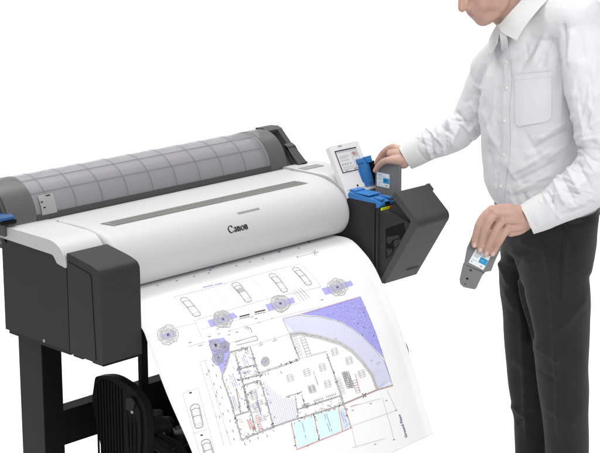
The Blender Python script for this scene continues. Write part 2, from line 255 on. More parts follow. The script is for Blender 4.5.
PLAN = '''
L l 1.6 1827,2335 2921,2390 4410,2399 5845,2422 7165,2482 7356,3606
L l 1.3 1827,2335 1918,3428 3434,3437 4852,3443 6086,3523 7356,3606
L l 1.1 1013,3454 1949,3517
L l 1.1 1941,3469 1973,4040
L l 1.2 2921,2390 2893,3366
L l 1.2 3379,2409 3423,3398
L l 1.2 3888,2408 3977,3397
L l 1.2 5013,2437 5014,3410
L l 1.2 6065,2429 6058,3377
L d 1.8 1967,2497 2084,2465 2194,2525 2227,2608 2266,3246 2237,3312 2028,3306 1968,3236 1928,2575 1967,2497
L d 1.5 1944,2649 2076,2619 2207,2676
L d 1.5 1944,2894 2213,2913
L g 1.2 1962,2651 2003,3237 2230,3245 2189,2674
L g 1 1986,3174 2225,3184
L d 1.8 4104,2503 4234,2460 4357,2513 4390,2598 4399,3273 4370,3347 4170,3363 4108,3293 4060,2590 4104,2503
L d 1.5 4078,2667 4223,2622 4365,2671
L d 1.5 4077,2927 4360,2922
L g 1.2 4098,2667 4143,3290 4364,3275 4346,2671
L g 1 4123,3224 4361,3210
L d 1.8 4073,2781 4353,2776
L d 1.8 4078,2832 4353,2826
L d 1.8 4083,2882 4353,2875
L d 1.8 5688,2569 5806,2534 5918,2591 5949,2674 5970,3322 5945,3391 5755,3392 5695,3321 5648,2648 5688,2569
L d 1.5 5665,2723 5798,2688 5928,2743
L d 1.5 5664,2972 5925,2984
L g 1.2 5683,2724 5728,3321 5937,3322 5910,2741
L g 1 5709,3257 5932,3259
L d 1.8 6740,2588 6849,2552 6958,2607 6993,2690 7057,3335 7035,3404 6838,3408 6774,3337 6705,2667 6740,2588
L d 1.5 6723,2741 6849,2705 6976,2758
L d 1.5 6731,2989 6989,2998
L g 1.2 6741,2742 6808,3337 7023,3335 6959,2757
L g 1 6787,3273 7014,3273
L d 1.8 630,6015 770,5986 894,6033 920,6105 781,6699 716,6763 490,6744 455,6672 575,6080 630,6015
L d 1.5 583,6143 742,6116 885,6165
L d 1.5 536,6355 839,6378
L g 1.2 604,6144 494,6675 741,6695 865,6163
L g 1 500,6614 762,6635
L d 1.8 486,7178 622,7155 749,7204 782,7271 721,7812 664,7873 426,7864 381,7797 437,7238 486,7178
L d 1.5 451,7298 607,7276 755,7325
L d 1.5 426,7498 735,7520
L g 1.2 472,7300 422,7799 680,7811 734,7323
L g 1 420,7742 693,7755
L l 1.2 535,5545 1139,5545 980,6485 828,7413 732,7887
L l 1.2 535,5545 397,6442 263,7328 205,7712
L l 1.2 286,6849 882,6882
L k 3.2 758,5604 859,5608
L k 3.2 518,6994 619,7000
L b2 3 3050,2290 3092,2293
L b2 3 3110,2294 3151,2297
L b2 3 3169,2299 3211,2301
L b2 3 3229,2303 3271,2305
L b2 3 3289,2307 3330,2310
L b2 3 3348,2311 3390,2314
L b2 3 3408,2315 3450,2318
L b2 3 3529,2323 3571,2326
L b2 3 3589,2327 3631,2330
L b2 3 3649,2331 3692,2334
L b2 3 3710,2335 3752,2338
L b2 3 3770,2339 3813,2342
L g 2 1778,1486 1901,1464
L g 1.2 1880,1408 1795,1546
L g 2 2532,1525 2657,1503
L g 1.2 2637,1446 2548,1586
L g 2 3224,1555 3352,1533
L g 1.2 3333,1475 3240,1618
L g 2 3805,1602 3935,1580
L g 1.2 3915,1521 3821,1664
L g 2 4971,1615 5105,1592
L g 1.2 5088,1531 4985,1681
L g 2 5578,1627 5715,1603
L g 1.2 5699,1540 5591,1693
L g 2 6133,1642 6272,1618
L g 1.2 6256,1553 6145,1710
L g 2 7104,1422 7252,1391
L g 1.2 7246,1315 7103,1505
L b2 2 2328,1015 2457,987
L b2 1.2 2441,925 2339,1083
L g 2 3044,1047 3175,1020
L g 1.2 3159,957 3054,1117
L b2 2 4891,1080 5030,1051
L b2 1.2 5015,986 4897,1156
L b2 2 4042,1386 4175,1359
L b2 1.2 4161,1295 4051,1457
L g 2 7840,1585 7989,1557
L g 1.2 7982,1482 7844,1663
L g 2 4275,1246 4411,1217
L g 1.2 4397,1152 4282,1320
L b2 2 7083,1395 7231,1363
L b2 1.2 7225,1288 7081,1478
L k2 3 8906,805 8815,1033 8698,1314
L k 3.6 7324,2121 7324,2175
L l 1.3 7321,2141 8267,2172
L g 1.5 7953,2152 8289,2201
L g 1.5 8141,2045 8086,2329
L g 1.5 8236,2034 7976,2313
F p 0 534,3530 1102,3557 1107,3731 517,3705
L g 1.7 842,3639 830,3646 820,3654 805,3654 792,3651 777,3650 761,3645 752,3633 748,3620 753,3608 753,3595 763,3586 774,3579 786,3574 799,3571 815,3565 830,3572 843,3581 852,3592 850,3606 853,3618 853,3631 842,3639
L l 1.7 890,3673 869,3693 840,3705 807,3693 777,3701 748,3691 726,3672 716,3648 700,3627 707,3603 694,3574 711,3551 739,3538 768,3532 795,3515 826,3525 858,3530 884,3548 896,3574 904,3598 910,3624 899,3647 890,3673
L l 1.7 917,3691 890,3718 858,3749 809,3732 769,3728 721,3730 694,3697 661,3671 649,3634 651,3597 638,3554 685,3534 710,3505 752,3495 791,3475 835,3491 877,3503 922,3518 937,3557 960,3590 975,3630 936,3661 917,3691
L g 1.7 952,3715 917,3751 875,3793 812,3795 755,3774 701,3758 662,3723 618,3689 618,3639 583,3590 587,3536 616,3488 669,3458 721,3425 789,3455 846,3449 916,3444 963,3485 985,3537 1031,3580 1019,3635 1013,3689 952,3715
L l 1.7 1000,3748 944,3784 886,3822 813,3816 741,3821 656,3822 620,3756 596,3698 572,3645 561,3588 540,3520 599,3476 652,3438 719,3421 784,3365 859,3402 921,3436 971,3479 1012,3526 1042,3579 1077,3641 1028,3694 1000,3748
L l 1.7 1024,3765 984,3834 898,3853 817,3911 733,3847 643,3841 559,3802 529,3726 458,3661 490,3581 525,3514 555,3447 633,3416 696,3364 784,3362 882,3331 969,3367 1028,3433 1052,3509 1096,3571 1100,3643 1077,3712 1024,3765
L g 1.7 1074,3800 1033,3894 911,3885 816,3891 705,3943 614,3881 505,3844 483,3744 409,3668 423,3574 434,3482 490,3404 584,3356 689,3345 785,3322 901,3283 1005,3320 1093,3382 1117,3482 1180,3559 1198,3653 1158,3741 1074,3800
L g2 1.5 1041,3508 1063,3541
L l 1.5 583,3675 522,3700
L g 1.5 1082,3726 1067,3733
L g 1.5 936,3498 970,3524
L l 1.5 568,3515 622,3505
L g 1.5 1080,3812 1100,3796
L l 1.5 475,3602 513,3617
L g2 1.5 970,3603 971,3631
L g2 1.5 635,3366 645,3330
L g2 1.5 841,3513 876,3532
L g2 1.5 809,3803 859,3799
L g2 1.5 705,3636 710,3611
L l 1.5 1006,3715 1047,3717
L l 1.5 947,3893 950,3888
L g 1.5 1125,3557 1124,3596
L l 1.5 787,3307 766,3329
L g 1.5 749,3904 777,3896
L g 1.5 989,3582 1028,3549
L l 1.5 563,3722 589,3738
L l 1.5 616,3441 657,3440
L g2 1.5 1059,3392 1023,3342
L l 1.5 1079,3639 1107,3652
L l 1.5 1061,3678 1075,3677
L l 1.5 808,3890 864,3892
L g2 1.5 519,3547 562,3530
L g2 1.5 1032,3627 1057,3650
L g2 1.5 906,3609 963,3596
L l 1.5 812,3433 849,3452
L g 1.5 574,3409 596,3442
L g2 1.5 942,3662 988,3689
L g 1.5 887,3665 853,3654
L g2 1.5 979,3609 944,3638
L l 1.5 514,3588 541,3579
L g2 1.5 692,3765 696,3762
L l 1.5 1025,3495 1005,3482
L g2 1.5 920,3708 914,3711
L l 1.5 1019,3534 1043,3510
L g2 1.5 971,3894 1012,3915
L l 1.5 704,3657 698,3668
L g 1.5 547,3486 518,3455
L g 1.5 501,3778 488,3781
L g2 1.5 752,3348 727,3343
L g 1.5 793,3710 854,3690
L g2 1.5 552,3814 516,3838
L g2 1.5 913,3362 919,3329
L l 1.5 844,3531 857,3554
L l 1.4 898,3679 1045,3783
L l 1.4 862,3702 953,3840
L l 1.4 860,3750 908,3869
L l 1.4 800,3735 795,3920
L l 1.4 769,3698 698,3875
L l 1.4 710,3732 639,3822
L l 1.4 736,3642 530,3732
L l 1.4 642,3637 494,3660
L l 1.4 684,3605 450,3591
L l 1.4 644,3570 443,3516
L l 1.4 666,3513 516,3405
L l 1.4 703,3496 589,3360
L l 1.4 784,3555 711,3329
L l 1.4 813,3532 843,3321
L l 1.4 857,3511 925,3383
L l 1.4 859,3556 1032,3381
L l 1.4 884,3571 1112,3455
L l 1.4 900,3594 1154,3544
L l 1.4 975,3633 1168,3657
L l 1.4 940,3662 1123,3729
L k 2.2 770,3577 838,3585 834,3649 778,3644 770,3577
L b 3.4 774,3605 831,3620
F p 0 2409,3549 3491,3551 3598,3748 2439,3792
L g 1.7 3037,3693 3029,3705 3011,3704 2997,3703 2981,3708 2968,3700 2956,3693 2946,3682 2945,3669 2945,3658 2950,3647 2950,3633 2961,3623 2976,3620 2992,3624 3009,3617 3023,3624 3033,3635 3036,3648 3051,3657 3049,3670 3046,3682 3037,3693
L l 1.7 3069,3715 3060,3741 3026,3739 2999,3751 2971,3741 2943,3735 2911,3726 2895,3702 2883,3677 2894,3652 2898,3628 2909,3605 2939,3598 2960,3581 2989,3566 3021,3575 3052,3584 3068,3609 3094,3626 3106,3651 3106,3677 3092,3700 3069,3715
L l 1.7 3111,3743 3077,3762 3051,3801 3003,3808 2959,3783 2910,3780 2882,3747 2849,3719 2826,3683 2843,3646 2842,3607 2876,3583 2901,3553 2948,3552 2987,3540 3030,3544 3082,3542 3100,3585 3145,3606 3137,3647 3172,3685 3131,3714 3111,3743
L g 1.7 3146,3768 3109,3801 3071,3849 3005,3845 2940,3846 2888,3810 2855,3767 2813,3733 2788,3688 2759,3636 2812,3596 2837,3556 2860,3505 2930,3511 2982,3469 3042,3504 3102,3514 3155,3545 3202,3584 3184,3642 3224,3691 3178,3731 3146,3768
L l 1.7 3214,3815 3132,3828 3087,3887 3006,3866 2936,3859 2876,3827 2810,3800 2768,3750 2705,3698 2724,3631 2755,3576 2760,3504 2851,3494 2912,3468 2979,3421 3062,3431 3133,3471 3209,3504 3207,3582 3282,3630 3273,3697 3252,3759 3214,3815
L l 1.7 3266,3851 3162,3865 3091,3898 3008,3904 2920,3913 2834,3885 2762,3836 2721,3768 2665,3702 2653,3623 2680,3548 2770,3510 2822,3461 2895,3428 2978,3417 3070,3407 3142,3458 3233,3486 3269,3559 3300,3628 3329,3704 3323,3785 3266,3851
L g 1.7 3266,3851 3203,3913 3131,3991 3011,3949 2917,3924 2822,3901 2706,3877 2647,3796 2594,3711 2625,3620 2686,3550 2714,3472 2765,3393 2874,3377 2977,3382 3079,3377 3179,3407 3256,3469 3323,3538 3331,3624 3326,3703 3364,3801 3266,3851
L g 1.5 3123,3498 3100,3501
L g 1.5 3051,3740 3103,3756
L g2 1.5 2926,3897 2926,3852
L g 1.5 3018,3473 3065,3452
L l 1.5 3090,3775 3052,3786
L g2 1.5 2854,3507 2831,3517
L l 1.5 2775,3409 2755,3388
L l 1.5 2820,3477 2815,3509
L g 1.5 2715,3486 2754,3506
L g2 1.5 3114,3734 3060,3751
L g 1.5 2857,3514 2897,3483
L g 1.5 3132,3627 3122,3583
L g 1.5 2687,3510 2694,3536
L g 1.5 2776,3452 2827,3446
L g2 1.5 2975,3661 2971,3698
L g2 1.5 2830,3686 2786,3667
L g2 1.5 3195,3692 3233,3732
L g 1.5 2866,3935 2940,3910
L g2 1.5 3152,3777 3172,3741
L g 1.5 2842,3527 2857,3531
L g 1.5 2816,3443 2759,3471
L g2 1.5 3368,3675 3355,3656
L g 1.5 2780,3814 2784,3826
L g 1.5 2988,3642 3016,3654
L l 1.5 2790,3622 2855,3607
L g2 1.5 2745,3694 2721,3733
L g 1.5 3223,3818 3229,3826
L g2 1.5 2881,3947 2886,3957
L g 1.5 3115,3382 3101,3361
L g 1.5 2818,3753 2817,3764
L g 1.5 2747,3856 2713,3880
L g 1.5 3173,3569 3152,3526
L g 1.5 3050,3699 2982,3723
L g 1.5 3307,3648 3286,3618
L g 1.5 3207,3759 3205,3801
L l 1.5 2733,3600 2781,3576
L g 1.5 3008,3682 2992,3700
L l 1.5 2800,3393 2786,3425
L g 1.5 3010,3846 3036,3860
L l 1.5 2692,3482 2713,3449
L g2 1.5 2973,3870 2958,3822
L l 1.5 2890,3728 2889,3714
L l 1.5 3236,3683 3240,3721
L g 1.5 2635,3645 2674,3641
L g 1.5 2727,3678 2753,3679
L g2 1.5 3152,3408 3205,3390
L l 1.4 3053,3703 3267,3846
L l 1.4 3083,3777 3196,3921
L l 1.4 3027,3775 3080,3955
L l 1.4 2996,3767 3001,3969
L l 1.4 2952,3760 2877,3931
L l 1.4 2883,3776 2770,3890
L l 1.4 2909,3709 2692,3822
L l 1.4 2914,3676 2677,3711
L l 1.4 2867,3662 2622,3658
L l 1.4 2826,3593 2687,3534
L l 1.4 2937,3622 2730,3477
L l 1.4 2925,3580 2791,3421
L l 1.4 2955,3516 2915,3358
L l 1.4 2985,3530 2974,3387
L l 1.4 3048,3552 3128,3385
L l 1.4 3100,3560 3205,3455
L l 1.4 3108,3611 3262,3539
L l 1.4 3076,3641 3301,3577
L l 1.4 3095,3668 3333,3678
L l 1.4 3150,3709 3333,3763
L k 2.2 2962,3626 3033,3634 3027,3701 2967,3696 2962,3626
L b 3.4 2965,3656 3024,3672
F p 0 4836,3616 6056,3662 6043,3865 4860,3869
L g 1.7 5481,3761 5472,3768 5462,3779 5445,3775 5430,3775 5415,3770 5402,3762 5397,3750 5392,3738 5383,3726 5391,3714 5402,3706 5407,3692 5424,3691 5440,3692 5455,3694 5469,3698 5479,3708 5495,3716 5502,3729 5500,3742 5496,3754 5481,3761
L l 1.7 5532,3796 5504,3806 5476,3810 5449,3832 5415,3825 5394,3799 5358,3793 5354,3764 5329,3744 5344,3720 5334,3692 5358,3676 5372,3650 5404,3643 5437,3641 5466,3658 5493,3667 5530,3673 5540,3700 5557,3724 5553,3749 5543,3772 5532,3796
L l 1.7 5580,3828 5532,3839 5492,3848 5452,3870 5405,3860 5353,3853 5324,3816 5298,3784 5263,3750 5280,3711 5276,3670 5320,3649 5345,3618 5391,3612 5434,3595 5480,3613 5529,3619 5571,3645 5597,3680 5591,3721 5609,3757 5586,3789 5580,3828
L g 1.7 5636,3866 5562,3874 5522,3916 5456,3917 5397,3887 5342,3868 5273,3852 5244,3803 5248,3751 5210,3701 5222,3650 5288,3627 5314,3582 5367,3556 5432,3551 5489,3585 5547,3596 5592,3630 5652,3661 5641,3716 5651,3763 5644,3811 5636,3866
L l 1.7 5664,3885 5597,3913 5528,3927 5459,3947 5377,3958 5300,3924 5240,3875 5186,3823 5144,3760 5152,3693 5165,3628 5226,3584 5292,3555 5343,3497 5431,3530 5512,3512 5596,3533 5629,3604 5691,3648 5743,3707 5707,3771 5707,3835 5664,3885
L l 1.7 5726,3927 5643,3965 5554,3986 5465,4013 5371,3976 5263,3975 5179,3918 5132,3841 5150,3760 5116,3688 5151,3623 5203,3569 5241,3495 5340,3491 5428,3471 5531,3453 5614,3509 5693,3560 5753,3626 5766,3705 5756,3778 5771,3859 5726,3927
L g 1.7 5722,3925 5662,3987 5560,3998 5467,4033 5350,4052 5247,3997 5168,3926 5139,3839 5089,3765 5082,3683 5081,3596 5160,3539 5207,3455 5318,3436 5426,3431 5532,3450 5625,3495 5735,3531 5808,3607 5831,3699 5855,3792 5809,3874 5722,3925
L g2 1.5 5660,3517 5670,3495
L g 1.5 5699,3564 5675,3578
L g 1.5 5093,3697 5081,3681
L g 1.5 5342,3549 5304,3530
L g2 1.5 5343,3828 5395,3836
L g 1.5 5101,3767 5149,3748
L g2 1.5 5128,3872 5178,3843
L g 1.5 5505,3456 5543,3487
L g 1.5 5421,3593 5423,3571
L g 1.5 5397,4011 5334,4035
L l 1.5 5764,3885 5753,3923
L g2 1.5 5774,3623 5751,3621
L l 1.5 5818,3756 5800,3704
L l 1.5 5255,3773 5234,3774
L g2 1.5 5372,4011 5323,4004
L l 1.5 5549,4018 5529,4035
L l 1.5 5673,3847 5678,3843
L l 1.5 5602,3734 5613,3716
L g2 1.5 5244,3766 5186,3769
L g2 1.5 5349,3470 5382,3459
L l 1.5 5488,3477 5461,3467
L g2 1.5 5376,3673 5369,3676
L g 1.5 5584,3708 5593,3720
L l 1.5 5760,3927 5810,3920
L g2 1.5 5282,3706 5255,3734
L g2 1.5 5794,3753 5736,3771
L l 1.5 5268,3682 5222,3669
L g2 1.5 5427,3890 5378,3859
L g 1.5 5133,3821 5083,3809
L l 1.5 5301,3668 5348,3640
L l 1.5 5345,3660 5365,3665
L g2 1.5 5495,3609 5518,3606
L g2 1.5 5581,3714 5637,3725
L g2 1.5 5715,3599 5691,3560
L g 1.5 5617,3476 5650,3448
L g2 1.5 5546,3835 5577,3853
L g 1.5 5184,3797 5222,3826
L g 1.5 5795,3808 5740,3794
L g2 1.5 5229,3836 5191,3856
L g2 1.5 5409,3488 5423,3524
L g 1.5 5490,3846 5489,3881
L g 1.5 5403,3888 5334,3906
L l 1.5 5262,3799 5205,3822
L g2 1.5 5137,3522 5101,3529
L g2 1.5 5199,3832 5250,3862
L l 1.5 5732,3579 5692,3544
L l 1.4 5567,3822 5737,3942
L l 1.4 5504,3820 5633,3998
L l 1.4 5477,3830 5545,4008
L l 1.4 5426,3861 5410,3999
L l 1.4 5420,3800 5354,4008
L l 1.4 5365,3820 5226,3976
L l 1.4 5337,3781 5178,3852
L l 1.4 5333,3758 5109,3808
L l 1.4 5370,3723 5114,3684
L l 1.4 5295,3683 5104,3618
L l 1.4 5384,3692 5146,3523
L l 1.4 5359,3622 5249,3473
L l 1.4 5406,3608 5355,3429
L l 1.4 5444,3676 5451,3422
L l 1.4 5512,3593 5578,3463
L l 1.4 5481,3692 5627,3531
L l 1.4 5518,3702 5717,3617
L l 1.4 5596,3719 5815,3697
L l 1.4 5619,3762 5790,3789
L l 1.4 5602,3805 5765,3878
L k 2.2 5409,3695 5484,3703 5476,3773 5412,3767 5409,3695
L b 3.4 5411,3725 5474,3742
F p 0 7336,3668 8704,3712 8726,3902 7381,3938
L g 1.7 8066,3831 8054,3841 8034,3839 8019,3842 8003,3841 7986,3838 7975,3827 7963,3817 7963,3803 7957,3790 7958,3776 7975,3769 7983,3756 8001,3757 8016,3752 8034,3751 8046,3762 8057,3771 8068,3780 8071,3793 8072,3805 8076,3820 8066,3831
L l 1.7 8106,3858 8083,3876 8054,3887 8021,3883 7985,3894 7964,3865 7930,3858 7914,3834 7896,3810 7902,3783 7923,3763 7926,3735 7957,3726 7980,3703 8016,3714 8052,3702 8074,3728 8097,3744 8132,3758 8121,3788 8140,3814 8119,3835 8106,3858
L l 1.7 8137,3879 8124,3923 8067,3918 8023,3945 7974,3928 7931,3906 7885,3888 7866,3850 7829,3816 7865,3778 7863,3741 7893,3713 7914,3672 7969,3673 8015,3664 8069,3653 8105,3690 8158,3703 8160,3749 8173,3783 8186,3819 8187,3860 8137,3879
L g 1.7 8187,3913 8139,3941 8094,3982 8026,3993 7959,3973 7889,3961 7847,3914 7799,3874 7766,3823 7771,3767 7808,3720 7843,3678 7890,3643 7946,3612 8015,3606 8079,3628 8155,3629 8182,3687 8236,3722 8245,3776 8224,3824 8226,3875 8187,3913
L l 1.7 8247,3953 8197,4008 8112,4023 8029,4048 7954,3989 7854,4006 7829,3926 7759,3887 7743,3825 7708,3759 7747,3698 7801,3649 7867,3614 7935,3579 8016,3550 8104,3564 8168,3613 8216,3664 8261,3714 8307,3770 8321,3837 8259,3887 8247,3953
L l 1.7 8273,3970 8212,4025 8127,4058 8029,4044 7929,4065 7857,4002 7764,3971 7680,3915 7683,3831 7662,3753 7728,3691 7732,3601 7831,3569 7915,3522 8016,3548 8119,3526 8189,3588 8292,3613 8360,3679 8323,3768 8363,3842 8322,3910 8273,3970
L g 1.7 8327,4006 8249,4067 8157,4129 8034,4121 7921,4091 7794,4083 7721,4001 7637,3930 7579,3841 7641,3750 7627,3653 7678,3562 7795,3522 7913,3517 8020,3456 8144,3465 8229,3541 8344,3579 8422,3658 8446,3756 8424,3850 8432,3950 8327,4006
L g 1.5 8289,3909 8280,3921
L g2 1.5 8329,3624 8313,3601
L l 1.5 7729,3623 7700,3582
L g2 1.5 8072,3946 8027,3967
L l 1.5 8082,3742 8104,3798
L l 1.5 8138,3964 8130,3978
L g2 1.5 8157,3723 8167,3767
L g2 1.5 8379,3654 8338,3687
L l 1.5 7855,3682 7890,3733
L l 1.5 8087,3578 8113,3599
L g 1.5 8187,3640 8228,3609
L g2 1.5 7791,3723 7821,3717
L g2 1.5 7743,3577 7769,3621
L g 1.5 7789,3581 7814,3600
L l 1.5 8266,3846 8257,3895
L g2 1.5 8337,3636 8275,3653
L l 1.5 8328,3760 8287,3781
L l 1.5 8025,3566 8032,3561
L g 1.5 8278,3876 8253,3820
L g 1.5 7969,3973 7922,3963
L l 1.5 8240,3768 8293,3792
L g 1.5 8009,3486 8033,3462
L l 1.5 8068,3850 8017,3875
L l 1.5 8129,3531 8102,3487
L g 1.5 7814,3851 7814,3846
L l 1.5 8131,3590 8163,3568
L l 1.5 7918,3905 7860,3901
L g 1.5 8076,3778 8012,3776
L l 1.5 8291,3631 8335,3665
L g 1.5 8014,3558 8017,3552
L g2 1.5 8396,3911 8410,3928
L g 1.5 8218,3762 8227,3792
L g 1.5 8139,3619 8164,3654
L g 1.5 8140,3892 8115,3854
L g2 1.5 7912,3588 7830,3611
L g 1.5 7796,3934 7777,3952
L g 1.5 8132,3951 8079,3951
L l 1.5 7905,3801 7954,3810
L g 1.5 7768,3711 7752,3663
L g 1.5 8110,3509 8125,3553
L l 1.5 8042,3992 8108,3990
L l 1.5 7934,4080 7961,4063
L g 1.5 7809,3972 7837,3937
L l 1.5 7788,3627 7737,3654
L g2 1.5 8016,3962 7986,3922
L g 1.5 7883,3877 7909,3924
L l 1.4 8163,3892 8339,4006
L l 1.4 8108,3926 8211,4067
L l 1.4 8055,3879 8142,4059
L l 1.4 8009,3909 7996,4111
L l 1.4 7954,3945 7912,4046
L l 1.4 7945,3857 7767,4003
L l 1.4 7959,3824 7698,3938
L l 1.4 7921,3812 7691,3844
L l 1.4 7919,3788 7677,3764
L l 1.4 7881,3757 7671,3695
L l 1.4 7956,3758 7748,3621
L l 1.4 7956,3716 7845,3560
L l 1.4 7992,3689 7958,3519
L l 1.4 8040,3691 8078,3533
L l 1.4 8054,3726 8172,3509
L l 1.4 8067,3758 8253,3608
L l 1.4 8133,3748 8326,3666
L l 1.4 8096,3784 8375,3737
L l 1.4 8213,3816 8397,3833
L l 1.4 8080,3820 8362,3921
L k 2.2 7983,3757 8063,3766 8053,3839 7985,3833 7983,3757
L b 3.4 7984,3789 8051,3807
F p 0 2159,4173 2780,4255 2804,4688 2610,5057 2267,5379 2177,5398 2169,4998 2100,4672
L v 1.7 2376,4431 2369,4437 2360,4438 2351,4443 2341,4441 2333,4438 2324,4434 2318,4426 2321,4417 2315,4410 2321,4403 2325,4396 2335,4393 2342,4390 2350,4384 2359,4388 2370,4387 2377,4393 2380,4401 2383,4408 2383,4416 2381,4424 2376,4431
L g 1.7 2404,4450 2391,4463 2369,4463 2352,4467 2334,4465 2320,4455 2306,4447 2296,4435 2283,4423 2291,4407 2290,4392 2295,4375 2315,4369 2329,4355 2350,4362 2367,4362 2382,4370 2395,4379 2408,4390 2419,4403 2417,4420 2406,4433 2404,4450
L v 1.7 2418,4460 2399,4474 2378,4488 2352,4496 2328,4483 2304,4477 2275,4471 2268,4447 2265,4426 2247,4403 2270,4385 2272,4359 2302,4353 2319,4329 2349,4332 2376,4337 2399,4348 2429,4354 2437,4378 2448,4399 2443,4422 2433,4443 2418,4460
L g 1.7 2445,4479 2418,4498 2391,4523 2353,4530 2314,4525 2285,4502 2258,4484 2221,4466 2224,4432 2220,4401 2244,4375 2245,4340 2280,4325 2315,4316 2349,4305 2383,4315 2417,4323 2444,4342 2466,4366 2474,4395 2469,4425 2479,4459 2445,4479
L v 1.7 2476,4500 2438,4523 2400,4547 2353,4537 2309,4538 2268,4526 2230,4505 2192,4478 2193,4436 2194,4398 2199,4359 2219,4322 2265,4306 2300,4278 2348,4281 2389,4296 2428,4308 2459,4331 2494,4354 2501,4391 2514,4429 2508,4469 2476,4500
L g 1.7 2498,4516 2464,4556 2405,4562 2353,4565 2294,4583 2247,4555 2215,4516 2181,4483 2142,4443 2178,4397 2158,4345 2215,4319 2233,4267 2292,4257 2348,4264 2400,4263 2451,4276 2500,4300 2539,4336 2559,4383 2531,4431 2532,4478 2498,4516
L v 1.7 2536,4542 2467,4559 2422,4608 2353,4592 2288,4601 2231,4576 2180,4543 2129,4504 2146,4443 2139,4393 2121,4331 2172,4289 2213,4241 2287,4243 2347,4231 2412,4225 2478,4239 2521,4284 2536,4337 2573,4381 2591,4436 2578,4494 2536,4542
L g2 1.5 2394,4528 2416,4545
L l 1.5 2322,4547 2314,4543
L g2 1.5 2306,4417 2311,4390
L g 1.5 2332,4304 2328,4329
L l 1.5 2436,4241 2420,4223
L g2 1.5 2398,4473 2358,4441
L g 1.5 2272,4272 2318,4255
L g2 1.5 2311,4361 2318,4374
L l 1.5 2402,4269 2412,4230
L g2 1.5 2380,4223 2396,4257
L g2 1.5 2395,4490 2379,4513
L g2 1.5 2283,4406 2300,4409
L g2 1.5 2481,4560 2516,4614
L g2 1.5 2480,4523 2425,4518
L l 1.5 2146,4487 2108,4451
L g2 1.5 2493,4354 2485,4309
L g 1.5 2415,4476 2357,4472
L g 1.5 2456,4517 2500,4511
L g2 1.5 2443,4434 2402,4416
L l 1.5 2298,4270 2364,4258
L g 1.5 2155,4335 2157,4358
L l 1.5 2387,4263 2411,4237
L g 1.5 2189,4524 2192,4553
L g2 1.5 2284,4430 2229,4450
L g 1.5 2365,4258 2362,4269
L g 1.5 2428,4264 2468,4249
L l 1.5 2493,4324 2470,4348
L l 1.5 2365,4527 2376,4520
L g 1.5 2425,4232 2426,4208
L g 1.5 2481,4497 2439,4504
L g 1.5 2325,4364 2266,4372
L g 1.5 2259,4589 2239,4562
L l 1.5 2160,4388 2186,4383
L l 1.5 2358,4408 2386,4410
L g2 1.5 2252,4311 2273,4312
L l 1.5 2172,4443 2195,4491
L l 1.5 2300,4438 2283,4393
L g2 1.5 2448,4272 2480,4238
L g2 1.5 2523,4447 2548,4441
L g2 1.5 2145,4450 2101,4459
L l 1.5 2436,4274 2404,4239
L g2 1.5 2437,4517 2489,4525
L g2 1.5 2352,4424 2312,4406
L l 1.5 2357,4397 2318,4422
L g2 1.5 2412,4584 2467,4564
L l 1.5 2404,4563 2364,4542
L l 1.4 2423,4456 2513,4510
L l 1.4 2398,4488 2440,4554
L l 1.4 2369,4490 2389,4575
L l 1.4 2345,4446 2323,4579
L l 1.4 2310,4490 2257,4589
L l 1.4 2290,4473 2202,4560
L l 1.4 2296,4437 2169,4493
L l 1.4 2275,4426 2166,4445
L l 1.4 2286,4406 2162,4391
L l 1.4 2316,4403 2138,4350
L l 1.4 2323,4396 2166,4303
L l 1.4 2303,4355 2238,4275
L l 1.4 2321,4325 2291,4238
L l 1.4 2354,4328 2359,4229
L l 1.4 2381,4361 2441,4258
L l 1.4 2401,4370 2492,4291
L l 1.4 2429,4373 2530,4322
L l 1.4 2459,4381 2534,4359
L l 1.4 2411,4417 2537,4425
L l 1.4 2415,4431 2527,4462
L k 2.2 2318,4376 2388,4385 2383,4451 2324,4444 2318,4376
L b 3.4 2321,4405 2380,4421
L v 1.7 2679,4571 2674,4578 2666,4581 2658,4581 2650,4582 2643,4579 2634,4578 2630,4572 2628,4565 2629,4557 2634,4550 2641,4544 2646,4537 2655,4536 2663,4530 2670,4534 2679,4534 2685,4539 2685,4546 2691,4551 2689,4559 2687,4566 2679,4571
L g 1.7 2702,4587 2690,4600 2671,4601 2656,4605 2638,4610 2628,4599 2614,4595 2602,4586 2606,4570 2604,4556 2606,4541 2622,4531 2633,4520 2648,4510 2665,4503 2681,4507 2699,4508 2708,4520 2711,4534 2725,4544 2717,4559 2708,4572 2702,4587
L v 1.7 2723,4602 2701,4617 2676,4620 2653,4631 2631,4627 2608,4625 2592,4612 2568,4602 2581,4575 2578,4556 2591,4537 2600,4516 2620,4500 2643,4490 2667,4487 2691,4485 2718,4483 2739,4496 2744,4518 2751,4538 2742,4560 2746,4584 2723,4602
L g 1.7 2734,4609 2716,4637 2684,4653 2651,4660 2614,4669 2587,4652 2573,4626 2559,4606 2540,4584 2558,4555 2560,4527 2572,4496 2605,4479 2633,4453 2670,4457 2701,4461 2725,4475 2755,4483 2770,4506 2785,4531 2778,4561 2773,4592 2734,4609
L v 1.7 2763,4630 2729,4655 2688,4665 2648,4692 2609,4679 2571,4672 2537,4656 2520,4624 2524,4588 2510,4554 2542,4521 2547,4479 2582,4447 2626,4426 2672,4431 2711,4436 2751,4441 2787,4458 2791,4496 2813,4524 2800,4562 2786,4597 2763,4630
L g 1.7 2772,4636 2748,4683 2695,4694 2646,4713 2596,4710 2543,4707 2510,4677 2484,4641 2465,4601 2473,4553 2518,4514 2525,4464 2569,4428 2626,4427 2674,4413 2728,4397 2778,4407 2789,4456 2838,4473 2854,4515 2832,4562 2806,4603 2772,4636
L v 1.7 2797,4654 2752,4689 2706,4737 2642,4747 2590,4724 2527,4728 2481,4699 2477,4645 2435,4607 2453,4552 2498,4508 2518,4459 2566,4424 2621,4404 2677,4374 2733,4384 2799,4380 2826,4427 2859,4464 2887,4508 2840,4563 2834,4611 2797,4654
L g 1.5 2828,4558 2769,4569
